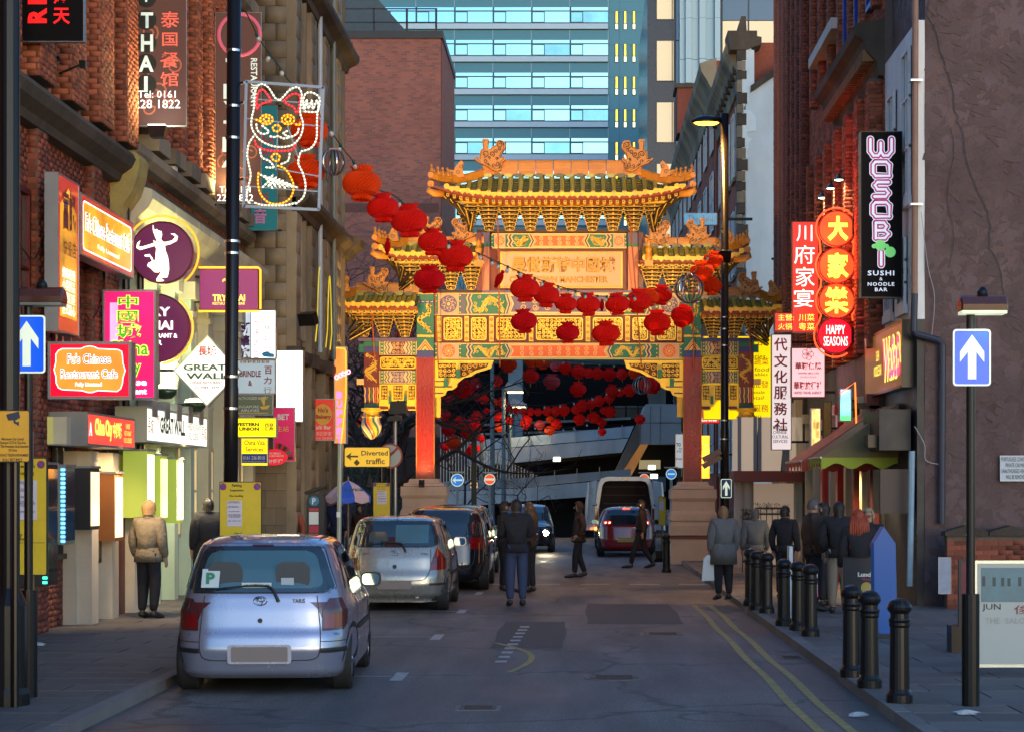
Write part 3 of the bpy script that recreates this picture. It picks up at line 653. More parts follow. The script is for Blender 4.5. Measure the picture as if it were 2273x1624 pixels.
# ground floor on the right: dark shop bays, shutters, pilasters
MB().box(5.24,5.3,34.6,46,.1,4.4).build('shop_wall',black_paint,bE)
for k,(y,m_)in enumerate(((34.9,maroon),(35.9,cream),(37.0,maroon),(38.1,cream),(39.3,red_paint),(40.4,cream),(41.8,red_paint),(43.2,cream),(44.7,cream))):
 c=MB().box(5.08,5.24,y,y+.28,.1,3.4).build('pilaster',m_,bE);MB().box(5.02,5.24,y-.04,y+.32,3.4,3.6).build('capital',m_,c)
for k,(y,L)in enumerate(((35.3,.5),(36.3,.6),(38.5,.7),(40.8,.8))):
 window(bE,5.235,'R',y,y+L,.4,2.9,fm=black_paint,deep=.0,glass=em('shop_glow',(1,.6,.25),.9)if k % 2 else glass_dark)
for k in range(2):
 y=43.6+k*1.2;s=MB()
 for j in range(22):s.box(5.2,5.235,y,y+.95,.2+j*.11,.29+j*.11)
 s.build('roller_shutter',grey_metal,bE)
MB().box(5.0,5.24,43.4,46,2.55,3.0).build('shutter_box',cream,bE)

bF=thing('terracotta_building','tall red terracotta block with dark recessed window strips next to the pale gable','building',(5.3,49,0))
MB().box(5.3,9,46,53,0,18).build('wall',mat('dark_brickwork',(.035,.02,.018),.9,var=.3,vs=6),bF)
tc_=mat('terracotta',(.33,.105,.07),.8,var=.15,vs=5,bump=.2)
for k in range(7):
 y=46.05+k*1.03;pier(bF,5.12,5.3,y,y+.36,4.2,17,brick_brown if k <4 else tc_,'R')
 for j in range(4):window(bF,5.29,'R',y+.42,y+.98,4.6+j*3.1,7.0+j*3.1,fm=cream if k >4 else black_paint,deep=.0)
MB().box(5.16,5.3,46,53,.1,4.2).build('shop_wall',stone_dark,bF)
for k in range(4):MB().box(5.0,5.16,46.2+k*1.8,46.6+k*1.8,.1,4.0).build('pilaster',cream,bF)
pier(bF,5.3,6.4,52.98,53.0,.1,.2,tc_,'R',name='foot')

def wavy_gable():
 t=thing('white_gable_building','terrace end with pale rendered gable, ragged quoin stones and dark parapet','building',(5.2,62,0))
 g=mat('pale_render',(.70,.80,.82),.75,var=.1,vs=1.2,dirt=.15)
 P=lambda x,y:(WX(x,62),WZ(y,62))
 MB().prism([P(1655,1200),P(1655,100),P(1668,98),P(1668,205),P(1760,140),P(1760,1200)],(0,63,0),UX,UZ,-UY,1.0).build('gable_wall',g,t)
 MB().prism([P(1666,207),P(1666,192),P(1760,126),P(1760,142)],(0,63.1,0),UX,UZ,-UY,1.2).build('coping',stone_dark,t)
 MB().prism([P(1620,112),P(1615,70),P(1640,70),P(1640,55),P(1645,38),P(1655,38),P(1657,70),P(1680,70),P(1680,82),P(1690,84),P(1690,100),P(1655,112)],(0,63.2,0),UX,UZ,-UY,1.3).build('parapet',stone_dark,t,recalc=True)
 yy=112;k=0;rr=random.Random(9)
 while yy <760:
  h_=rr.uniform(20,30);w_=rr.uniform(10,20)if k % 2 else rr.uniform(16,26)
  MB().prism([P(1636,yy+h_-1.5),P(1636,yy),P(1636+w_,yy),P(1636+w_,yy+h_-1.5)],(0,62.4,0),UX,UZ,-UY,.46).build('quoin',stone if k % 2 else stone_dark,t);yy += h_;k += 1
 # patched render scar, proud by a few centimetres
 sc=[(1668,112),(1668,205),(1660,210),(1655,215),(1657,225),(1648,232),(1643,245),(1660,246),(1672,262),(1672,292),(1652,294),(1652,304),(1664,310),(1656,318),(1656,330),(1650,338),(1655,350),(1650,352),(1652,370),(1648,380),(1648,430),(1641,440),(1641,112)]
 MB().prism([P(a+6,b)for a,b in sc],(0,62.0,0),UX,UZ,-UY,.04).build('render_patch',mat('paler_render',(.76,.86,.88),.75,var=.08),t,recalc=True)
 MB().box(5.1,9,62.9,73,0,16).build('facade_wall',brick_brown,t)
 for k in range(5):
  y=63.2+k*2
  for j in range(4):
   window(t,5.08,'R',y,y+1.1,2.5+j*3.2,4.6+j*3.2,fm=white_paint,deep=.0,sill=stone)
 for k in range(10):
  y=62.6+k*1.04
  cornice(t,5.1,-1,y,y+1.02,14.6,[(0,0),(.08,.02),(.12,.4),(.25,.6),(.34,.8),(.50,1.0),(.55,1.2),(.5,1.3),(0,1.4)],stone,'cornice_stone')
  MB().box(4.82,5.05,y+.2,y+.5,15.0,15.3).build('modillion',stone_dark,t)
 t2=thing('far_terrace','farther brick terrace with stacked cornices and a small brick chimney','building',(5.2,80,0))
 MB().box(5.0,9,73,110,0,17.6).build('facade_wall',brick_brown,t2)
 for k in range(9):
  y=74+k*3.8
  for j in range(5):window(t2,4.98,'R',y,y+1.7,2.5+j*3,4.7+j*3,fm=white_paint,deep=.0)
  cornice(t2,5.0,-1,y-1,y+2.75,16.0,[(0,0),(.1,.02),(.15,.5),(.35,.9),(.55,1.2),(.6,1.5),(0,1.7)],stone,'cornice_stone')
 MB().box(4.3,5.6,88,90,17.6,19.6).build('chimney',brick_brown,t2);MB().box(4.2,5.7,87.9,90.1,19.6,19.8).build('chimney_cap',stone_dark,t2)
wavy_gable()

# ---------------------------------------------------------------- flat-roofed brick block beyond the gate
def brickwork_mat():
 m=bpy.data.materials.new('distant_brickwork');m.use_nodes=True;t=m.node_tree;N=t.nodes;L=t.links;p=N['Principled BSDF'];p.inputs['Roughness'].default_value=.85
 tc=N.new('ShaderNodeTexCoord');mp=N.new('ShaderNodeMapping');mp.inputs['Rotation'].default_value=(R(90),0,0);b=N.new('ShaderNodeTexBrick')
 b.inputs['Scale'].default_value=1;b.inputs['Brick Width'].default_value=.3;b.inputs['Row Height'].default_value=.11;b.inputs['Mortar Size'].default_value=.012
 b.inputs['Color1'].default_value=(.27,.085,.055,1);b.inputs['Color2'].default_value=(.14,.055,.045,1);b.inputs['Mortar'].default_value=(.16,.10,.085,1);b.inputs['Bias'].default_value=-.2
 n=N.new('ShaderNodeTexNoise');n.inputs['Scale'].default_value=.5;n.inputs['Detail'].default_value=6
 L.new(tc.outputs['Object'],mp.inputs[0]);L.new(mp.outputs[0],b.inputs['Vector']);L.new(tc.outputs['Object'],n.inputs['Vector'])
 r=N.new('ShaderNodeMapRange');r.inputs[3].default_value=.9;r.inputs[4].default_value=1.9;L.new(n.outputs[0],r.inputs[0])
 x=N.new('ShaderNodeMix');x.data_type='RGBA';x.blend_type='MULTIPLY';x.inputs[0].default_value=1;L.new(b.outputs[0],x.inputs[6]);L.new(r.outputs[0],x.inputs[7]);L.new(x.outputs[2],p.inputs['Base Color'])
 bu=N.new('ShaderNodeBump');bu.inputs['Distance'].default_value=.02;bu.inputs['Strength'].default_value=.6;L.new(b.outputs['Fac'],bu.inputs['Height']);bu.invert=True;L.new(bu.outputs[0],p.inputs['Normal'])
 return m
fb=brickwork_mat()
bG=thing('flat_brick_block','large windowless brown brick block with flat roof and railing above the bare trees','building',(-9,95,0))
X1=WX(978,95);Zt=WZ(86,95)
MB().box(-22,X1,95,104.4,0,Zt).build('wall',fb,bG)
MB().box(-22,X1+.12,94.9,104.5,Zt,Zt+.35).build('roof_edge',black_paint,bG)
rb=MB()
for k in range(26):rb.box(X1,X1+.07,95.2+k*.36,95.38+k*.36,0,Zt)
rb.build('ribbed_cladding',maroon,bG)
MB().box(-22,X1-.1,94.98,95,WZ(472,95),WZ(452,95)).build('soldier_course',mat('soldier_bricks',(.15,.06,.045),.85,var=.3,vs=20),bG)
for x in (968,903,830):MB().box(WX(x,95)-.05,WX(x,95)+.05,95.0,95.1,Zt+.3,Zt+1.45).build('railing_post',black_metal,bG)
for z in (.75,1.4):MB().box(-20,WX(968,95),95.0,95.06,Zt+z,Zt+z+.05).build('railing_rail',black_metal,bG)
MB().prism([(-20,Zt+.35),(WX(925,97),Zt+.35),(WX(835,97),Zt+2.6),(-20,Zt+4.5)],(0,98,0),UX,UZ,UY,1).build('stair_roof',mat('slate',(.05,.08,.10),.6,var=.4,vs=3),bG,recalc=True)

# ---------------------------------------------------------------- hotel tower
teal=mat('teal_cladding',(.06,.22,.29),.45,metal=.2,var=.06)
hotelglass=mat('sky_glass',(.38,.68,.68),.07,metal=1.0,var=.05,vs=.25)
hotelglass2=mat('curtained_glass',(.24,.52,.54),.14,metal=.85,var=.3,vs=.4)
spandrel=mat('pale_spandrel',(.45,.62,.74),.4,var=.06)
frame_d=mat('window_frame_grey',(.03,.07,.09),.4)
lit=em('lit_yellow_window',(1,.72,.05),1.6);lit2=em('lit_pale_window',(1,.9,.45),1.9)
HY=178.0
bH=thing('hotel_tower','tall teal hotel slab with bands of sky-reflecting windows behind the gate','building',(0,HY,0))
a,b=W(740,1100,HY),W(1437,-30,HY)
MB().box(a.x,b.x,HY,HY+15,0,b.z).build('wall',teal,bH)
q=lambda z:(z/2.5256)/1.12626                       # strip heights measured on an enlargement
for r_ in range(-1,7):
 yt=q(50)+r_*72.6
 if r_ >4:pass
 for k in range(9):
  x1=1349.5-85.4*k;x0=x1-85.4+2.5
  def bx(x0,y0,x1,y1,y,d):p_,q_=W(x0,y1,HY),W(x1,y0,HY);return MB().box(p_.x,q_.x,HY-y-d,HY-y,p_.z,q_.z)
  w_=bx(x0,yt-1,x1,yt+q(101),0,.12).build('window',frame_d,bH)
  gm=hotelglass if random.random()<.72 else hotelglass2
  bx(x0+1.5,yt,x1,yt+q(20),.12,.03).build('transom_pane',hotelglass,w_)
  bx(x0+1.5,yt+q(33),x0+26,yt+q(92),.12,.05).build('vent_pane',gm if random.random()<.5 else hotelglass,w_)
  bx(x0+28,yt+q(28),x1,yt+q(95),.12,.03).build('main_pane',gm,w_)
  bx(x0-2.3,yt+q(101),x1,yt+q(137),0,.1).build('spandrel_panel',spandrel,bH)
 p_,q_=W(740,yt+q(139),HY),W(1350,yt+q(137),HY)
 MB().box(p_.x,q_.x,HY-.25,HY,p_.z,q_.z).build('ledge',frame_d,bH)
 for k in range(9):
  x=1350-85.4*k;p_,q_=W(x-.4,yt+72,HY),W(x+.4,yt+q(139),HY);MB().box(p_.x,q_.x,HY-.03,HY,p_.z,q_.z).build('cladding_joint',spandrel,bH)
 for xs in (1366,1385,1404.5):
  p_,q_=W(xs-.5,yt+q(140),HY),W(xs+6,yt+q(22),HY)
  s=MB().box(p_.x,q_.x,HY-.1,HY,p_.z,q_.z).build('slit_window',frame_d,bH)
  z1=p_.z+(q_.z-p_.z)*.3
  MB().box(p_.x+.03,q_.x-.03,HY-.13,HY-.1,p_.z+.05,z1).build('lit_pane',lit2,s)
  MB().box(p_.x+.05,q_.x-.05,HY-.13,HY-.1,z1+.1,q_.z-.05).build('lit_pane',lit,s)
 for x in (1352,1375,1430):
  p_,q_=W(x-.25,yt+72,HY),W(x+.25,yt,HY);MB().box(p_.x,q_.x,HY-.02,HY,p_.z,q_.z).build('cladding_joint',frame_d,bH)
 p_,q_=W(1351,yt+10.5,HY),W(1437,yt+10,HY);MB().box(p_.x,q_.x,HY-.02,HY,p_.z,q_.z).build('cladding_joint',frame_d,bH)
TY=140.0
bI=thing('striped_tower','dark tower with alternating cream and black window bands beside the hotel','building',(WX(1500,TY),TY,0))
a,b=W(1437,1100,TY),W(1508,-30,TY);MB().box(a.x,b.x,TY,TY+20,0,b.z).build('wall',mat('black_cladding',(.012,.018,.035),.3,var=.1),bI)
crm=mat('cream_blind_glass',(.80,.66,.42),.35,var=.06,vs=.4,em=(1,.75,.4),es=.12)
for k in range(-1,7):
 y0=91+136.5*(k-1)+1
 for (x0,x1)in ((1458,1491),(1493,1495)):
  p_,q_=W(x0,y0+88,TY),W(x1,y0,TY);w_=MB().box(p_.x-.05,q_.x+.05,TY-.05,TY,p_.z-.05,q_.z+.05).build('window',black_paint,bI);MB().box(p_.x,q_.x,TY-.09,TY-.05,p_.z,q_.z).build('pane',crm,w_)
 p_,q_=W(1501,y0+136,TY),W(1507,y0,TY);MB().box(p_.x,q_.x,TY-.3,TY-.01,p_.z,q_.z-.05).build('fin',mat('blue_fin',(.20,.36,.46),.4),bI)
bJ=thing('pale_clad_tower','pale blue panel-clad stair tower between the striped tower and terrace','building',(WX(1550,TY),TY,0))
cl=mat('pale_blue_panel',(.42,.60,.66),.45,var=.06,vs=.5)
for i,(x0,x1)in enumerate(((1509,1521),(1521.6,1535),(1536,1551),(1552,1566),(1567,1585),(1586,1598))):
 for j,(y0,y1)in enumerate(((-30,42),(42.6,132),(133,186),(187,330),(331,480),(481,620),(621,760))):
  p_,q_=W(x0,y1,TY-1),W(x1,y0,TY-1);MB().box(p_.x,q_.x,TY-1-(.35 if i % 2 else .0),TY,p_.z,q_.z).build('panel',cl if i != 4 else mat('paler_blue_panel',(.34,.52,.60),.4,var=.05),bJ)
a,b=W(1509,1100,TY),W(1598,-30,TY);MB().box(a.x,b.x,TY+.05,TY+15,0,b.z).build('wall',frame_d,bJ)
bK=thing('glazed_office_tower','dark glazed tower with cream lower window band above the terrace roofs','building',(WX(1660,TY),TY,0))
a,b=W(1599,1100,TY),W(1900,-30,TY);MB().box(a.x,b.x,TY+.05,TY+20,0,b.z).build('wall',mat('black_cladding',(0,0,0)),bK)
for x0,x1 in ((1604,1659),(1663,1721),(1726,1790)):
 for y0,y1,m_ in ((-25,46,mat('deep_blue_glass',(.02,.07,.12),.15,coat=1)),(48,138,crm),(141,190,mat('blue_fin',(0,0,0))),(192,300,crm)):
  p_,q_=W(x0,y1,TY),W(x1,y0,TY);w_=MB().box(p_.x-.06,q_.x+.06,TY-.05,TY+.05,p_.z-.04,q_.z+.04).build('window',frame_d,bK);MB().box(p_.x,q_.x,TY-.1,TY-.05,p_.z,q_.z).build('pane',m_,w_)

# ---------------------------------------------------------------- ramps and car park seen through the gate
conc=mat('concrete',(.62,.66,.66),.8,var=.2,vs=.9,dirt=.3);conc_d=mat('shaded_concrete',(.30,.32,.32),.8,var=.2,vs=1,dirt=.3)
CY=92.0
bL=thing('car_park','dark multi-storey car park with concrete columns behind the hanging lanterns','building',(2,CY+8,0))
P=lambda x,y,Y=CY:(WX(x,Y),WZ(y,Y))
def slab3(t,name,pts,Y,d,m):return MB().prism([P(a,b,Y)for a,b in pts],(0,Y,0),UX,UZ,UY,d).build(name,m,t,recalc=True)
slab3(bL,'back_wall',[(985,1130),(985,770),(1560,770),(1560,1130)],CY+14,.5,dark_void)
slab3(bL,'roof_beam',[(985,806),(985,782),(1560,770),(1560,812)],CY+2,8,mat('dark_teal_beam',(.03,.05,.055),.6))
slab3(bL,'column',[(1128,985),(1128,790),(1160,790),(1160,985)],CY+1,2,mat('ribbed_concrete',(.22,.28,.30),.8,var=.2))
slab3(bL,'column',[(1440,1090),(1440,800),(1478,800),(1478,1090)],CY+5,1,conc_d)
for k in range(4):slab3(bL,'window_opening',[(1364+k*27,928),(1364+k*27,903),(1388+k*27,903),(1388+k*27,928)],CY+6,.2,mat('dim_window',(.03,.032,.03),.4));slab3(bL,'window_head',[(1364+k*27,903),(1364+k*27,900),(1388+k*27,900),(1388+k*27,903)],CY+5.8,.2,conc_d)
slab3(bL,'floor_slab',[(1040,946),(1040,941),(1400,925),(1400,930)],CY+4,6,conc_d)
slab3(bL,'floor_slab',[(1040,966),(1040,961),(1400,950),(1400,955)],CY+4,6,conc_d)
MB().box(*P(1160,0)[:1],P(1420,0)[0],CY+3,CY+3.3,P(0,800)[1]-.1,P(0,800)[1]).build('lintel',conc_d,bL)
rA=thing('upper_ramp','pale concrete vehicle ramp rising to the stair tower, upper one of two','ramp',(0,CY-6,0))
Y=CY-6
slab3(rA,'deck',[(1040,1033),(1040,1003),(1154,992),(1395,972),(1380,1003),(1154,1025)],Y,5,conc)
slab3(rA,'parapet_panel',[(1040,1001),(1040,980),(1096,972),(1154,969),(1407,944),(1396,970),(1154,990)],Y+.1,.08,mat('blue_mesh_panel',(.38,.50,.58),.5,var=.1))
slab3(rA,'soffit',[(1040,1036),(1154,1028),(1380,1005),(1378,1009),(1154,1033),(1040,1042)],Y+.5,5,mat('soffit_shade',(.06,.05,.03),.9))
for k in range(7):x=1068+k*52;yb=1000-(x-1040)*.078;slab3(rA,'parapet_post',[(x,yb),(x,yb-31),(x+2,yb-31),(x+2,yb)],Y-.05,.1,grey_metal)
rB=thing('lower_ramp','pale concrete vehicle ramp passing behind the white van, lower one of two','ramp',(0,CY-14,0));Y=CY-14
slab3(rB,'deck',[(985,1128),(985,1090),(1154,1083),(1400,1060),(1400,1095),(1154,1112)],Y,5,conc)
slab3(rB,'parapet_panel',[(985,1088),(985,1068),(1154,1060),(1400,1040),(1400,1058),(1154,1081)],Y+.1,.08,mat('grey_mesh_panel',(.28,.32,.34),.5,var=.1))
slab3(rB,'underpass_shade',[(985,1200),(985,1126),(1154,1112),(1420,1092),(1420,1200)],Y+2,.4,dark_void)  # dark sheet standing for the shade of the underpass
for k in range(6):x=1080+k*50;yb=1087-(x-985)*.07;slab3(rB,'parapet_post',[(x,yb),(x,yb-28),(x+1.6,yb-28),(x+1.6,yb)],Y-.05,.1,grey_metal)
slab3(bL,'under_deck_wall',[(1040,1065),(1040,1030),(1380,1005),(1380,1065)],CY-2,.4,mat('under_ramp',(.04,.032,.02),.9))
rC=thing('stair_tower','grey panelled footbridge stair box slanting down toward the van','stair tower',(5,CY-10,0));Y=CY-10
slab3(rC,'box',[(1420,984),(1420,938),(1434,896),(1512,896),(1512,984)],Y,5,mat('grey_panel',(.38,.44,.46),.5,var=.12))
slab3(rC,'slanting_side',[(1366,1055),(1364,1047),(1418,930),(1421,985),(1385,1040),(1372,1056)],Y+.2,1,mat('dim_panel',(.12,.115,.10),.45,var=.15))
slab3(rC,'lit_soffit',[(1372,1057),(1386,1040),(1421,986),(1440,984),(1400,1057)],Y+1.2,.3,em('soffit_painted_glow',(1,.42,.12),.16))  # glow on the panel stands for light falling on the underside
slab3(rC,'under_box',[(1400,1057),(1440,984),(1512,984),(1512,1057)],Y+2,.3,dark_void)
for k in range(3):slab3(rC,'panel_joint',[(1421+k*22,984),(1421+k*22,900),(1421.6+k*22,900),(1421.6+k*22,984)],Y-.03,.04,black_paint)
slab3(rC,'panel_joint',[(1420,938),(1420,937),(1512,937),(1512,938)],Y-.03,.04,black_paint)
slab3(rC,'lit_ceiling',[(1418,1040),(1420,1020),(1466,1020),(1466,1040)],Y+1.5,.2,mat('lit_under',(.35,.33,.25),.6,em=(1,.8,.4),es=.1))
for (x,y)in ((1236,1018),(1452,1056),(1447,1036)):
 l=thing('bulkhead_lamp',{1236:'small glowing bulkhead lamp under the upper ramp',1452:'lower glowing lamp in the underpass beside the van roof',1447:'upper glowing lamp in the underpass beyond the van'}[x],'lamp',W(x,y,CY-9))
 p_=W(x,y,CY-9);MB().box(p_.x-.14,p_.x+.14,p_.y,p_.y+.1,p_.z-.08,p_.z+.08).build('diffuser',em('lamp_green_white',(.85,1,.6),6),l);MB().box(p_.x-.17,p_.x+.17,p_.y+.1,p_.y+.15,p_.z-.11,p_.z+.11).build('base',grey_metal,l)
# ================================================================ THE GATE
GY=51.4
gold=mat('gold_paint',(.78,.45,.04),.4,metal=.1,var=.12,vs=8)
gold_b=mat('bright_gold',(.84,.54,.035),.3,metal=.1,var=.08,vs=8)
orange_tile=mat('orange_glazed_ridge',(.64,.24,.025),.4,coat=.1,var=.2,vs=5,bump=.2,bs=20,isl=.1)
olive_tile=mat('olive_glazed_tile',(.52,.44,.06),.35,coat=.2,var=.25,vs=6,isl=.25)
dark_gutter=mat('dark_gutter_tile',(.16,.14,.05),.4,coat=.1,var=.3,vs=8)
yellow_cap=mat('yellow_tile_cap',(.95,.52,.03),.4,coat=.1,var=.12,vs=9,isl=.15)
brk_green=mat('bracket_green',(.03,.07,.05),.6);brk_dark=mat('bracket_dark',(.035,.02,.012),.7)
lacq=mat('red_lacquer',(.26,.010,.004),.3,spec=.5,bump=.35,bs=14,var=.12,vs=3)
beam_red=mat('beam_red',(.22,.035,.015),.5,var=.1)
p_green=mat('paint_green',(.02,.16,.10),.5,var=.15);p_blue=mat('paint_blue',(.04,.05,.24),.5,var=.15)
p_purple=mat('paint_purple',(.13,.09,.20),.5,var=.15);p_orange=mat('paint_orange',(.72,.12,.03),.5,var=.1)
p_cream=mat('paint_cream',(.72,.47,.20),.5,var=.08);p_pink=mat('paint_pink',(.62,.34,.22),.5,var=.06)
carved_bg=mat('carved_hollow',(.10,.03,.01),.8);stone_pink=mat('carved_marble',(.62,.44,.32),.6,var=.14,vs=3,bump=.25,bs=14,dirt=.2)

gate=thing('chinatown_gate','ornate golden three-tier Chinese arch with red columns spanning the street','gate',(WX(1240,GY),GY,0))
def FB(x0,y0,x1,y1,Yf,d,name,m,par=None):      # block with its face at depth Yf, measured at that depth
 p,q=W(x0,y1,Yf),W(x1,y0,Yf);return MB().box(p.x,q.x,Yf,Yf+d,p.z,q.z).build(name,m,par or gate)
def O(Yf):return (0,Yf,0)
def R2(x0,y0,x1,y1,Yf):p,q=W(x0,y0,Yf),W(x1,y1,Yf);return p.x,p.z,q.x,q.z
def flat(name,m,par,Yf,fn,d=.004):mb=MB();fn(mb,d);return mb.build(name,m,par)

# -- columns and plinths
for (xa,xb,ypl,side)in ((925,963,1062,'l'),(1518,1556,1068,'r')):
 Yc=GY-.22
 x0,z0,x1,z1=R2(xa,ypl,xb,648,Yc);cx=(x0+x1)/2
 MB().box(x0,x1,Yc,Yc+(x1-x0),z0,z1).build('column',lacq,gate)
 for e in (x0,x1):MB().cyl((e,Yc+.02,z0),(e,Yc+.02,R2(0,792,0,792,Yc)[1]),.022,8).build('column_edge',mat('edge_gilt',(.75,.3,.05),.2,metal=.5),gate)
 # painted head of the column
 hd=FB(xa,650,xb,793,Yc-.012,.02,'column_head',p_green)
 x0,z0,x1,z1=R2(xa,793,xb,650,Yc-.014)
 ph=z1-z0;w_=x1-x0;o=O(Yc-.014)
 mb=MB();mb.prism([(x0,z1-.16*ph),(x1,z1-.16*ph),(x1,z1-.12*ph),(x0,z1-.12*ph)],o,UX,UZ,-UY,.003);mb.prism([(x0,z0+.0*ph),(x1,z0),(x1,z0+.10*ph),(x0,z0+.10*ph)],o,UX,UZ,-UY,.003);mb.build('blue_band',p_blue,hd)
 mb=MB();dragonwork(mb,x0+.02,z0+.36*ph,x1-.02,z1-.17*ph,FRONT[:3],o,.045,.006,3)
 for i in range(6):mb.strip(curl(x0+w_*(i+.5)/6,z0+.33*ph,.035,1,i),.014,o,*FRONT,.006)
 mb.strip([(x0,z0+.33*ph),(x1,z0+.33*ph)],.05,o,*FRONT,.005);mb.strip([(x0,z1-.02),(x1,z1-.02)],.035,o,*FRONT,.005)
 for i in range(4):mb.strip([(x0+w_*(i+.2)/4,z1-.14*ph),(x0+w_*(i+.8)/4,z1-.14*ph)],.02,o,*FRONT,.006)
 mb.build('gilt_dragon',gold,hd)
 for j,m_ in enumerate((p_cream,p_orange,gold,beam_red,p_cream,gold,p_green)):
  s_=1-j/7;mb=MB();mb.prism([(cx-w_/2*s_,z0+.11*ph),(cx+w_/2*s_,z0+.11*ph),(cx,z0+.11*ph+.17*ph*s_)],o,UX,UZ,-UY,.003+.0012*j);mb.build('chevron',m_,hd)
 # plinth: stacked carved marble
 xc=(xa+xb)/2
 bulge=[(33,0,5),(44,5,14)]
 prof=[(ypl,32),(ypl+8,35),(ypl+10,44),(ypl+16,45),(ypl+17,50),(ypl+36,51),(ypl+44,47),(ypl+64,47),(ypl+72,51),(ypl+84,52),(ypl+88,49),(ypl+96,51),(ypl+118,51),(ypl+119,50)]
 pl=None
 for (ya,ha),(yb,hb)in zip(prof[:-1],prof[1:]):
  if yb-ya <1.5:continue
  A,B2=W(xc-ha,ya,GY),W(xc+ha,ya,GY);C_,D_=W(xc-hb,yb,GY),W(xc+hb,yb,GY);ra,rb_=(B2.x-A.x)/2,(D_.x-C_.x)/2;xm=(A.x+B2.x)/2
  vs=[(xm-rb_,GY-rb_,C_.z),(xm+rb_,GY-rb_,C_.z),(xm+rb_,GY+rb_,C_.z),(xm-rb_,GY+rb_,C_.z),(xm-ra,GY-ra,A.z),(xm+ra,GY-ra,A.z),(xm+ra,GY+ra,A.z),(xm-ra,GY+ra,A.z)]
  MB().add(vs,[(0,3,2,1),(4,5,6,7),(0,1,5,4),(1,2,6,5),(2,3,7,6),(3,0,4,7)]).build('plinth_course',stone_pink,gate)
 rr_=W(xc+50,0,GY).x-W(xc,0,GY).x;xm=W(xc,0,GY).x
 zb=WZ(ypl+120,GY)
 MB().box(xm-rr_-.01,xm+rr_+.01,GY-rr_-.01,GY+rr_+.01,zb-.07,zb).build('plinth_red_line',beam_red,gate)
 MB().box(xm-rr_*.98,xm+rr_*.98,GY-rr_*.98,GY+rr_*.98,0,zb-.07).build('plinth_base',stone_pink,gate)
 cv=MB();oo=O(GY-rr_*1.02)
 for i in range(12):cv.strip(curl(xm-rr_*.9+i*rr_*.163,WZ(ypl+106,GY),.05,1.2,0,1 if i % 2 else-1,10),.014,oo,*FRONT,.012)
 for i in range(14):cv.prism(rrect(xm-rr_*.95+i*rr_*.136,WZ(ypl+87,GY),xm-rr_*.95+i*rr_*.136+rr_*.1,WZ(ypl+79,GY),.02,2),oo,UX,UZ,-UY,.015)
 cv.build('plinth_carving',stone_pink,gate)

